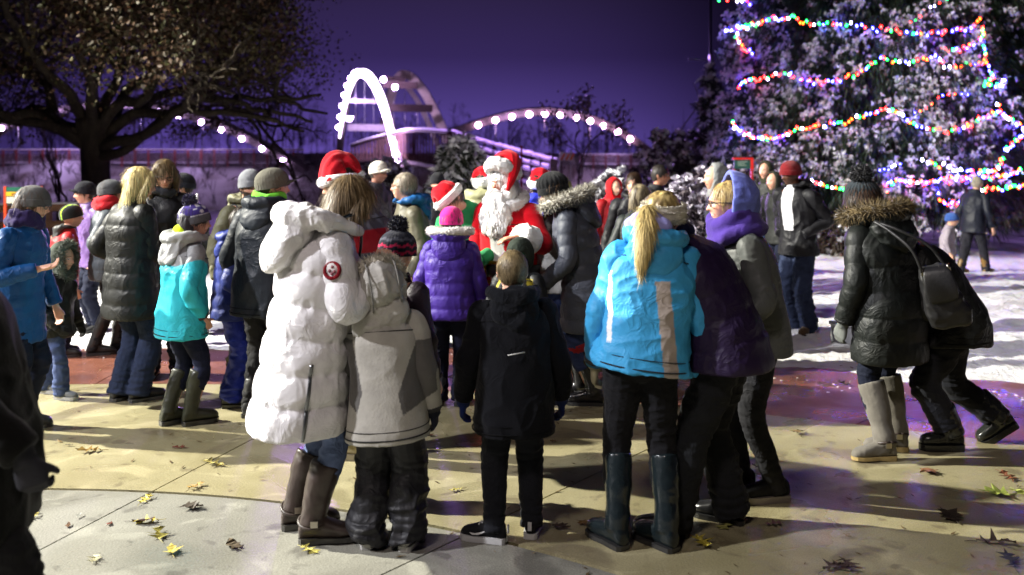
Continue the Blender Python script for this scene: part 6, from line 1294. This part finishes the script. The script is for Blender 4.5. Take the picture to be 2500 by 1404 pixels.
# the man in the red suit
def redsuit(q, P):
    x, y, z = q[:, 0], q[:, 1], q[:, 2]; c = np.tile(SUITRED, (len(q), 1)); front = (y < -.06)
    c[front & (np.abs(x+.02) < .058) & (z < P.nb[2]-.05)] = (.80, .80, .77); return c
def e_suit(P):
    hh, H, rng = P.hh, P.H, P.rng; M = P.H4
    # beard and moustache
    g = G()
    for c, r in (((0, -.38, -.52), (.42, .26, .27)), ((0, -.46, -.88), (.62, .32, .40)), ((.02, -.50, -1.30), (.56, .30, .40)), ((-.33, -.12, -.30), (.20, .24, .42)), ((.33, -.12, -.30), (.20, .24, .42)), ((0.30, -.42, -1.05), (.36, .26, .36)), ((-.30, -.42, -1.05), (.36, .26, .36))): e, ef = ellipsoid(np.array(c)*hh, np.array(r)*hh, 20, 14); g.add(e, ef)
    g.xf(M); ctr = M[:3, 3]+M[:3, :3] @ (np.array([0, -.2, -.7])*hh)
    def post(co, no): n = fbm((co-ctr)*np.array([26, 26, 10]), 3); m = fbm((co-ctr)*9, 2); return co+no*(.022*n+.03*m)[:, None]
    fused("beard", g, P.root, .009, "fur", (.90, .90, .88), post, 2, strands(700, .05, (.90, .90, .88), rng, .010, .8, .35, .05))
    g = G()
    for s in (1, -1): v, f = tube(np.array([(0, -.47, -.155), (s*.09, -.485, -.175), (s*.19, -.44, -.22), (s*.27, -.36, -.30)])*hh, np.array([.035, .055, .05, .02])*hh, 8, ref=(0, 0, 1), res=12); g.add(v, f, (.84, .84, .82))
    g.xf(M); solid("moustache", g, P.root, "fur")
    g = G()
    for s in (1, -1): v, f = tube(np.array([(s*.06, -.455, .13), (s*.14, -.45, .155), (s*.22, -.40, .13)])*hh, np.array([.02, .028, .018])*hh, 6, ref=(0, 0, 1), res=8); g.add(v, f, (.75, .74, .70))
    g.xf(M); solid("eyebrows", g, P.root, "fur")
    # belt and buckle
    s_, a_, b_, ct, lt, V = P.coatprof; j = int(np.argmin(np.abs(s_-.10*P.L))); th = np.linspace(0, 2*np.pi, 41)
    for dz, r in ((0, .035),): q = np.array([ct[j]+lt[j]*math.cos(t)*(a_[j]+.012)+V[j]*math.sin(t)*(b_[j]+.012) for t in th]); T, U, W = frames(q, (0, 0, 1.)); v, f = loft(q, U, W, np.full(41, .045), np.full(41, .010), 8, 4); solid("belt", G().add(v, f, (.015, .014, .013)), P.root, "leather")
    fr = ct[j]-V[j]*(b_[j]+.03) if V[j][1] > 0 else ct[j]+V[j]*(b_[j]+.03); fr = fr+np.array([-.06, 0, 0]); g = G()
    for a, b in (((-.055, -.075), (.055, -.075)), ((.055, -.075), (.055, .075)), ((.055, .075), (-.055, .075)), ((-.055, .075), (-.055, -.075))): v, f = bar(fr+np.array([a[0], 0, a[1]]), fr+np.array([b[0], 0, b[1]]), .024, .02, (0, 1, 0)); g.add(v, f, C(232, 190, 60))
    solid("buckle", g, P.root, "metal", smooth=False)
    for i in (0, 1):
        S, E, W, _ = P.arm[i]; dn = norm(W-E); g = G(); v, f = tube([W-dn*.17, W-dn*.13, W-dn*.02, W+dn*.015], [.085, .108, .108, .07], 20, res=12); v = v+(fbm(v*30, 2)*.012)[:, None]; g.add(v, f, (.86, .86, .84)); n = 700; t = rng.random(n); ang = rng.uniform(0, 6.28, n); u = norm(np.cross(dn, (0, 0, 1))); w = np.cross(dn, u); d = u*np.cos(ang)[:, None]+w*np.sin(ang)[:, None]; spikes(g, W-dn*.14+dn*.15*t[:, None]+d*.088, d, .014, .009, (.80, .80, .78), rng, .4); solid("fur_cuff", g, P.root, "fur", smooth=False)
person("man in a red fur-trimmed suit with a huge white beard, patting a child", 1246, d=7.35, H=1.75, yaw=-24, lean=3, head=(-16, 4, 0), arms=((.045, .20, -.085), (.02, .10, -.28)), poles=((.7, .2, -.8), None), thumb=((-1, .2, 0), None), fingers=((-.75, -.6, -.1), None), handcurl=(.28, .4), detail=2, bulk=1.22, skin=C(205, 140, 112), face=dict(flush=.7, brow=(.7, .68, .64)),
       coat=dict(col=redsuit, hem=.40, mat='fleece', fold='fleece', collar=.02, furcollar=dict(col=(.86, .86, .84), r=1.2, fat=1.15, n=1.2)), hat=dict(kind='stocking', col=SUITRED, tip=[(.04, .04, .34), (.24, .04, .36), (.42, -.02, .14), (.50, -.10, -.22), (.48, -.16, -.66)], brimw=.34, front=.12, flat=1.25, pom=False, tilt=-20, cone=1.05, lift=.31), hair=dict(kind='long', col=(.72, .72, .70), col2=(.82, .82, .80), len=.14, puff=1.1, locks=True, n=1200), pants=dict(col=SUITRED, mat='fleece'), shoes=dict(kind='boot', col=BLACK, top=.2), extra=e_suit, group="the man in the red suit and his helpers")
def hoodkid(q, P):
    c = np.tile(C(34, 36, 38), (len(q), 1)); m = np.abs(np.abs(q[:, 0])-.10-.25*(P.nb[2]-q[:, 2])) < .018; c[m & (q[:, 2] < P.nb[2]-.02)] = C(150, 136, 40); c[q[:, 2] < .52*P.H] = C(88, 18, 30); return c
person("child under a dark green hood being patted on the head by the man in red", 1262, 1008, H=1.225, yaw=160, head=(0, 5, 0), arms=('hang', 'hang'), detail=2, coat=dict(col=hoodkid, hem=.44, bulk=1.15), hood=dict(type='up', col=C(52, 60, 52), mat='cotton', size=1.08), hair=dict(kind='short', col=(.03, .02, .02)), pants=dict(col=C(24, 24, 34)), shoes=dict(kind='boot', col=(.02, .02, .02), top=.08), feet=[(.14, .0, 8), (-.16, .02, -20)], group="children in the crowd")
def e_boy(P):
    for i in (0, 1):
        hj, kn, an, FM, fp = P.leg[i]; k = P.k
    g = G(); q = np.array([(.02, .20, .0), (.10, .205, -.012)]); v, f = tube(q @ np.eye(3)+np.array([-.06, -.03, P.nb[2]-.20]), [.003, .003], 5); solid("reflective_strip", G().add(v, f, C(200, 200, 196)), P.coat, "plastic")
def swoosh(P, i, bt, FM, fp):
    k = P.k
    for s in (1, -1):
        top = [(-.125, .052), (-.09, .050), (-.05, .060), (0.0, .085), (.025, .099)]; bo = [(-.125, .052), (-.105, .040), (-.07, .041), (-.02, .066), (.025, .099)]
        def pt(y, z): w = np.interp(y, [-.19, -.14, -.09, -.03, .03, .085], [.014, .047, .046, .038, .037, .018])*k; return (s*(w*.93+.010), y*k, (z+.008)*k)
        v = np.array([pt(*q) for q in top]+[pt(*q) for q in bo]); f = [(j, j+1, 6+j, 5+j) for j in range(4)]; solid("swoosh_mark", G().add(v @ FM.T+fp, f, (.75, .75, .75)), bt, "plastic", smooth=False)
    g = G()
    for j in range(4): v, f = box((0, -.075*k+j*.020*k-.0, .088*k+.012*j*k+.012), (.052*k, .007, .006)); g.add(v @ FM.T+fp, f, (.55, .55, .55))
    solid("laces", g, bt, "cotton", smooth=False)
    v, f = box((0, .098*k, .085*k), (.022*k, .006, .05*k)); solid("pull_tab", G().add(v @ FM.T+fp, f, (.6, .6, .6)), bt, "cotton", smooth=False)
person("boy with cropped blond hair, black coat and white-soled shoes, from behind", 1254, 1312, H=1.385, yaw=184, head=(4, 2, 0), arms=('hang', 'hang'), detail=3, coat=dict(col=C(20, 21, 27), mat='cotton', hem=.37, bulk=1.12, fit={'hem': 1.02}, collar=.02), hood=dict(col=C(22, 24, 30), mat='cotton', size=1.05), hair=dict(kind='buzz', col=C(96, 82, 60), col2=C(150, 132, 96), n=6000, sl=.016, sw=.004, rough=.003), pants=dict(col=(.012, .013, .017), fit='jeans', mat='cotton', top=.105, knee=.082, ank=.062, low=.02), shoes=dict(col=(.014, .014, .017), sole=(.55, .55, .55), thick=.024, mat='cotton', after=swoosh), glove=dict(col=C(26, 40, 96)), feet=[(.105, .04, 68), (-.09, -.03, -12)], extra=e_boy, group="children in the crowd")
person("girl with long brown hair and pale grey jacket beside the black beanie woman", 1352, d=7.3, H=1.57, yaw=160, male=False, head=(-20, 12, 0), arms=('hang', (.04, .12, -.2)), detail=2, coat=dict(col=C(150, 150, 148), hem=.50, quilt=(.08, .007)), hair=dict(kind='long', col=C(48, 36, 24), col2=C(104, 84, 50), len=.46, n=2600, locks=False, rough=.008, end=.8), pants=dict(col=C(66, 82, 136)), glove=dict(col=C(214, 210, 204)), shoes=dict(kind='boot', col=C(150, 110, 60), top=.12, mat='suede'), group="children in the crowd")
person("woman in a black beanie and long grey puffer with fur hood, looking down", 1428, 980, H=1.73, yaw=-98, male=False, lean=6, curl=12, head=(2, 24, 0), arms=((.02, .10, -.27), (.03, .11, -.25)), detail=2, coat=dict(col=C(70, 74, 84), hem=.31, quilt=(.10, .011), fold='puff', bulk=1.1), hood=dict(col=C(66, 70, 80), size=1.25, fur=C(168, 164, 152), fat=1.35, furlen=.05, furn=1.7), hat=dict(kind='beanie', col=C(24, 25, 28), slouch=.10, top=.60, rib=.03, nrib=20), hair=dict(kind='short', col=C(84, 64, 44), col2=C(140, 110, 76)), pants=dict(col=C(44, 54, 86), low=-.3), shoes=dict(kind='welly', col=(.012, .012, .013), top=.20, mat='rubber', r=.058, cuff=True), feet=[(.09, .06, 0), (-.09, -.05, 0)],
       extra=lambda P: [solid("red_sock", G().add(*tube([P.leg[i][2]+norm(P.leg[i][1]-P.leg[i][2])*(.33), P.leg[i][2]+norm(P.leg[i][1]-P.leg[i][2])*.385], [.076, .074], 14), C(150, 30, 34)), P.root, "knit") for i in (0, 1)])
person("child with a bright red hood in the gap behind the fur hood", 1489, d=12.2, H=1.52, yaw=30, coat=dict(col=C(150, 24, 30), hem=.42), hood=dict(type='up', col=C(214, 30, 36), mat='cotton', th0=55), pants=dict(col=NAVY), group="children in the crowd")
def logo(P):
    g = G(); s_, a_, b_, ct, lt, V = P.coatprof; j = int(np.argmin(np.abs(s_-.62*P.L))); sg = -1 if V[j][1] > 0 else 1
    for i, w in enumerate((-.075, -.04, -.005, .03, .065)):
        for (dx, dz, sx, sz) in ((0, .02, .024, .006), (0, -.02, .024, .006), (-.010, 0, .007, .04), (.008, .004 if i % 2 else -.008, .007, .026)): v, f = box(ct[j]+lt[j]*(w+dx)+V[j]*sg*(b_[j]+.008)+np.array([0, 0, dz]), (sx, .02, sz)); g.add(v, f, C(150, 134, 104))
    solid("chest_lettering", g, P.coat, "cotton", smooth=False)
person("young man with brown hair and a moustache beard in a dark lettered hoodie", 1551, d=9.5, H=1.66, yaw=-14, head=(-6, 0, 0), face=dict(stubble=.35, beard=None, brow=(.03, .02, .015)), detail=2, coat=dict(col=C(40, 40, 46), hem=.42), hood=dict(col=C(40, 40, 46), size=.9), hair=dict(kind='short', col=C(52, 38, 28)), pants=dict(col=NAVY), extra=logo)
person("dark-haired man in profile to the right, behind the lettered hoodie", 1590, d=10.8, H=1.72, yaw=66, skin=C(176, 122, 96), coat=dict(col=C(48, 48, 52), hem=.42), hair=dict(kind='short', col=(.02, .016, .014)), pants=dict(col=NAVY))
person("person with brown hair and a dark coat behind the knitted headband", 1562, d=8.2, H=1.58, yaw=170, male=False, head=(10, 0, 0), coat=dict(col=C(46, 52, 50), hem=.4), hair=dict(kind='long', col=C(70, 60, 50), col2=C(170, 156, 124), len=.10, locks=False, puff=1.08), pants=dict(col=NAVY))
# ---- right foreground
def bluecoat(q, P):
    x, y, z = q[:, 0], q[:, 1], q[:, 2]; c = np.tile(C(62, 158, 212), (len(q), 1)); t = z-.48*P.H; back = y > .03
    xs = -.04-.33*(P.nb[2]-z)**1.6; m = back & (np.abs(x-(-.085-.09*(1.30-z))) < .034) & (z < 1.26); c[m] = C(168, 156, 146)
    m2 = back & (np.abs(x-(.150+.03*(1.2-z))) < .010) & (z > .98) & (z < 1.30); c[m2] = C(226, 228, 230); return c
def e_blue(P):
    hh = P.hh; Bm = np.stack([P.lt, np.cross(P.ud, P.lt), P.ud], 1); g = G()
    for c, r in (((.05, .12, .05), (.085, .05, .055)), ((.10, .09, .03), (.06, .04, .045)), ((0, .14, .03), (.07, .045, .05))): e, ef = ellipsoid(np.array(c), r, 16, 10); g.add(e @ Bm.T+P.nb+P.ud*.03*P.H, ef)
    fused("hood_lining", g, P.hood, .009, "fleece", C(152, 150, 212), folds(.008, 10, 3, .4), 2)
    v, f = tube(np.array([(-.05, .46, .10), (.05, .46, .10), (.09, .50, .06)])*hh, np.ones(3)*.035*hh, 8, res=9); g = G().add(v, f, C(60, 130, 210)); g.xf(P.H4); solid("hair_tie", g, P.root, "cotton")
person("girl in a sky blue jacket with a blonde ponytail and cream headband", 1566, 1328, H=1.69, yaw=176, male=False, side=-7, lean=3, curl=8, head=(-46, 12, -8), arms=('hang', (.055, .03, -.30)), detail=3, glove=dict(col=C(196, 186, 152), mat='knit'), coat=dict(col=bluecoat, hem=.496, bulk=1.12, fold='snow', fit={'hem': 1.04, 'waist': 1.02}, cuff=C(58, 140, 190)), hood=dict(col=C(64, 156, 208), size=1.0, fold='cloth'), hat=dict(kind='headband', col=C(232, 226, 210), tilt=-14), extra=e_blue,
       hair=dict(kind='pony', col=C(112, 92, 54), col2=C(196, 174, 116), n=2000, lit=True, sl=.10, rough=.010, path=[(0.0, .42, .10), (-.12, .64, .06), (-.34, .82, -.22), (-.46, .90, -.52), (-.50, .90, -.84), (-.52, .88, -1.12)], rad=[.07, .12, .15, .15, .12, .04], flat=.75, keep=lambda q: q[:, 1] > .60), pants=dict(col=(.010, .010, .012), fit='slim', mat='cotton', top=.105, knee=.070, ank=.056, low=-.28), shoes=dict(kind='welly', col=C(26, 35, 38), top=.205, mat='rubber', r=.060, calf=1.15, crease=.06, thick=.02), feet=[(.13, .02, 36), (-.10, .03, 40)])
person("person in a dark purple puffer bending left behind the sky blue jacket", 1712, 1288, H=1.74, yaw=-118, lean=17, curl=14, pelvis=(0, .13), head=(0, 12, 0), arms=((.03, .14, -.2), (.05, .06, -.24)), detail=3, coat=dict(col=C(44, 30, 64), hem=.47, quilt=(.115, .013), fold='puff', bulk=1.22, fit={'hem': (1.0, 1.12)}), hair=dict(kind='short', col=C(120, 110, 100)), scarf=dict(col=C(34, 36, 84), turns=1), pants=dict(col=(.013, .014, .016), fit='jeans', mat='cotton', top=.11, knee=.085, ank=.092, low=.04), shoes=dict(col=(.012, .012, .013), mat='rubber', sole=(.02, .02, .02)), feet=[(.15, -.10, 10), (-.14, .10, -4)])
def lacesk(P, i, bt, FM, fp):
    k = P.k; g = G()
    for j in range(5): v, f = box((0, -.09*k+j*.022*k, .074*k+.010*j*k+.012), (.056*k, .008, .006)); g.add(v @ FM.T+fp, f, (.45, .45, .45))
    solid("laces", g, bt, "cotton", smooth=False)
    e, ef = ellipsoid((0, -.165*k, .030*k), (.044*k, .038*k, .030*k), 14, 8); solid("toe_cap", G().add(e @ FM.T+fp, ef, (.6, .6, .6)), bt, "rubber")
person("smiling woman in glasses with a lavender blue hood and violet scarf", 1848, 1212, H=1.72, yaw=-86, male=False, lean=4, curl=10, head=(-2, 2, 0), arms=((.03, .10, -.24), (.0, .07, -.27)), detail=3, face=dict(smile=True, flush=.35), glasses=(.015, .015, .03), coat=dict(col=C(84, 87, 86), hem=.455, quilt=(.036, .0045), fold='puff', bulk=1.02, fit={'hem': (1., 1.06), 'hip': (1, 1.06)}), hood=dict(type='up', col=C(104, 114, 196), mat='fleece', size=1.30, th0=82, shape=dict(peak=.0, rx=.47, ry=.52, rz=.54, down=.2)), scarf=dict(col=C(70, 50, 130), size=1.2, turns=3), hair=dict(kind='bun', col=C(150, 124, 76), col2=C(206, 182, 122), n=900, sl=.05), pants=dict(col=(.02, .02, .023), fit='slim', mat='denim', top=.105, knee=.070, ank=.052), shoes=dict(col=(.014, .014, .015), sole=C(120, 112, 104), thick=.032, mat='cotton', after=lacesk), feet=[(.07, .07, 4), (-.09, -.06, 14)])
person("man under a grey hood facing left behind the lavender blue hood", 1772, d=8.8, H=1.74, yaw=-84, head=(0, 0, 0), detail=2, coat=dict(col=C(52, 56, 58), hem=.42), hood=dict(type='up', col=C(132, 134, 134), mat='cotton', th0=62), face=dict(stubble=.2), pants=dict(col=NAVY))
person("person in a dark olive hood and tan boots, left of the red beanie", 1880, d=13.2, H=1.72, yaw=-50, coat=dict(col=C(40, 42, 40), hem=.42), hood=dict(type='up', col=C(58, 60, 46), mat='cotton'), pants=dict(col=C(84, 104, 150)), shoes=dict(kind='ugg', col=C(176, 130, 66), top=.16, mat='suede', r=.065))
person("person in a second, lower dark hood right next to the red beanie", 1903, d=12.2, H=1.60, yaw=-62, coat=dict(col=C(40, 42, 40), hem=.42), hood=dict(type='up', col=C(56, 58, 50), mat='cotton'), pants=dict(col=NAVY))
def openjacket(q, P):
    x, y, z = q[:, 0], q[:, 1], q[:, 2]; c = np.tile(C(36, 36, 40), (len(q), 1)); m = (y < -.06) & (x < .05) & (x > -.10+.10*(P.nb[2]-z)) & (z > .60*P.H); c[m] = C(226, 226, 232); return c
person("man in a dark red beanie and open black jacket over a white shirt", 1950, 812, H=1.77, yaw=-52, head=(-14, 12, 0), skin=SKIN_DARK, face=dict(lips=(.10, .045, .04), flush=.1), arms=('pocket', 'pocket'), detail=2, coat=dict(col=openjacket, hem=.455, bulk=1.0), hood=dict(col=C(34, 34, 38), size=.95), hat=dict(kind='beanie', col=C(128, 28, 34), top=.52), pants=dict(col=C(42, 50, 72), top=.11, knee=.09, ank=.088), shoes=dict(col=C(84, 66, 44), sole=(.03, .03, .03), mat='suede'), feet=[(.13, -.02, 12), (-.11, .03, -14)])
def e_pom(P):
    s_, a_, b_, ct, lt, V = P.coatprof; S, E, W, _ = P.arm[0]
    v, f = tube([S*.72+E*.28+np.array([.074, .02, 0]), S*.66+E*.34+np.array([.076, .03, 0])], [.006, .006], 6); solid("reflective_logo", G().add(v, f, (.8, .8, .8)), P.coat, "plastic")
person("woman in a dark parka with fur hood, black pompom hat and grey boots", 2172, 1112, H=1.69, yaw=-152, male=False, side=0, lean=5, curl=10, head=(26, 14, 12), arms=((.06, .02, -.30), (.1, .12, -.16)), detail=3, glove=dict(col=C(112, 116, 112), mat='knit'), coat=dict(col=C(30, 34, 32), hem=.345, quilt=(.14, .012), fold='puff', bulk=1.17, fit={'waist': .96}), hood=dict(col=C(32, 36, 34), size=1.2, fur=C(96, 82, 55), fat=1.35, furlen=.055, furn=1.7), hat=dict(kind='pom', col=C(48, 56, 62), pomcols=[(.012, .012, .014), C(34, 36, 42)], pomr=.30, top=.62, rib=.045, nrib=26, cuff=False, tilt=-14), hair=dict(kind='long', col=C(60, 44, 34), len=.18, locks=False), scarf=dict(col=C(140, 166, 200), turns=1, size=.9), pants=dict(col=C(22, 26, 40), fit='slim', top=.11, knee=.064, ank=.045, low=-.36), shoes=dict(kind='boot', col=C(98, 94, 86), top=.225, r=.066, calf=1.26, crease=.05, mat='suede', sole=C(150, 130, 84), thick=.026, heel=True, after=e_buckle), feet=[(.11, .04, 66), (-.10, -.05, 60)], extra=e_pom)
def e_lean(P):
    pass
person("person in black striding left in snow boots, leaning on the pompom hat woman", 2368, 1088, H=1.66, yaw=-94, male=False, lean=24, curl=14, pelvis=(0, -.10), drop=.07, head=(0, 10, 0), arms=((.0, .15, -.16), (.02, .10, -.22)), detail=3, coat=dict(col=C(30, 32, 31), hem=.40, bulk=1.28, fit={'hem': (1.0, 1.25)}, hemshift=(0, -.06)), hood=dict(type='up', col=C(32, 34, 36), mat='cotton'), pants=dict(col=(.016, .017, .022), fit='jeans', mat='cotton', top=.12, knee=.092, ank=.085, low=-.08), shoes=dict(kind='snow', col=C(34, 36, 34), top=.115, r=.072, mat='rubber', sole=(.015, .015, .015), thick=.036, cuff=True), feet=[(.10, -.16, 0), (-.10, .27, 0, .06, 32)])
person("grey-haired person in a dark coat walking far off under the spruce", 2376, 668, H=1.50, yaw=118, coat=dict(col=C(32, 36, 50), hem=.42), hair=dict(kind='short', col=C(140, 132, 118), col2=C(180, 172, 156)), pants=dict(col=(.02, .02, .026)), shoes=dict(kind='boot', col=C(120, 92, 44), top=.12), feet=[(.08, .18, 0), (-.08, -.2, 0)], detail=1)
person("small child in a blue hat beside the far walker under the spruce", 2312, d=13.4, H=1.0, yaw=60, coat=dict(col=C(150, 140, 150), hem=.4), hat=dict(kind='beanie', col=C(60, 96, 170), top=.5), pants=dict(col=NAVY), detail=1, group="children in the crowd")

# ------------------------------------------------------------------ things they carry
def backpack():
    P = BEARDED; root = empty("backpack", P.root.location, P.root.rotation_euler[2]); tag(root, "grey and black backpack on the bearded man's back", "backpack"); b = P.nb-P.ud*.17*P.H-P.fd*.245; Bm = np.stack([P.lt, np.cross(P.ud, P.lt), P.ud], 1); g = G()
    for c, r in (((0, 0, 0), (.15, .09, .22)), ((0, .03, -.10), (.145, .09, .13)), ((0, -.02, .12), (.12, .07, .12))): e, ef = ellipsoid(c, r, 20, 14); g.add(e @ Bm.T+b, ef)
    fused("bag", g, root, .012, "nylon", lambda q: np.array(C(64, 65, 66))+(np.array(C(120, 120, 118))-np.array(C(64, 65, 66)))*sstep(.0, .2, fbm((q-b)*np.array([7, 7, 5]), 2))[:, None], folds(.010, 9, 5, .5), 2)
    e, ef = ellipsoid((0, .085, -.09), (.10, .045, .10), 16, 10); solid("pocket", G().add(e @ Bm.T+b, ef, C(84, 84, 84)), root, "nylon"); v, f = tube(np.array([(-.12, .05, .05), (-.08, .11, .1), (.08, .11, .1), (.12, .05, .05)]) @ Bm.T+b, np.ones(4)*.008, 6, res=14); solid("zip", G().add(v, f, C(190, 190, 188)), root, "metal")
    v, f = tube(np.array([(-.03, -.02, .22), (-.02, .0, .27), (.02, 0, .27), (.03, -.02, .22)]) @ Bm.T+b, np.ones(4)*.01, 6, res=12); solid("handle", G().add(v, f, C(170, 170, 168)), root, "nylon")
backpack()
def handbag():
    b = at(2296, 715, 5.40); root = empty("handbag", b); tag(root, "black leather shoulder bag hanging at the back of the leaning pair", "handbag"); M = rotm('Y', -14) @ rotm('Z', -12); g = G()
    zz = np.array([-.20, -.185, -.12, 0, .10, .15, .165]); o = np.ones((7, 1)); v, f = loft(np.stack([-.02*zz/.2, zz*0, zz], 1), o*np.array([[1., 0, 0]]), o*np.array([[0, 1., 0]]), np.array([.085, .105, .115, .10, .080, .066, .05]), np.array([.035, .050, .058, .050, .036, .026, .018]), 28, 3.4); g.add(v @ M.T, f)
    fl = G(); zz = np.array([.168, .12, .04, -.03, -.045]); o = np.ones((5, 1)); v, f = loft(np.stack([zz*0, np.array([-.01, -.042, -.054, -.056, -.054]), zz], 1), o*np.array([[1., 0, 0]]), o*np.array([[0, 1., 0]]), np.array([.055, .076, .088, .08, .06]), np.full(5, .008), 20, 3); solid("flap", fl.add(v @ M.T, f, (.016, .016, .018)), root, "leather")
    fused("bag", g, root, .009, "leather", (.014, .014, .016), folds(.012, 8, 9, .5), 2)
    for s in (-1, 1):
        v, f = tube(np.array([(s*.07, .02*s, .13), (-.05+s*.05, .03*s, .28), (-.16+s*.02, .05, .40), (-.24, .12, .46)]) @ M.T, np.ones(4)*.010, 6, res=18); solid("strap", G().add(v, f, (.014, .014, .015)), root, "leather")
        v, f = tube(np.array([(s*.07, -.02, .12), (s*.07, -.02, .16)]) @ M.T, [.011, .011], 8); solid("ring", G().add(v, f, C(170, 165, 150)), root, "metal")
handbag()
def stick():
    b = at(479, 512, 8.72); root = empty("light_stick", b); tag(root, "short white light stick held up beside the dark cap", "light stick"); v, f = tube([(0, 0, 0), (.01, 0, .15)], [.012, .012], 8); solid("stick", G().add(v, f, (.8, .78, .74)), root, "plastic"); v, f = tube([(-.002, 0, -.05), (0, 0, .005)], [.014, .014], 8); solid("handle", G().add(v, f, C(200, 90, 70)), root, "plastic")
stick()
run_queue()
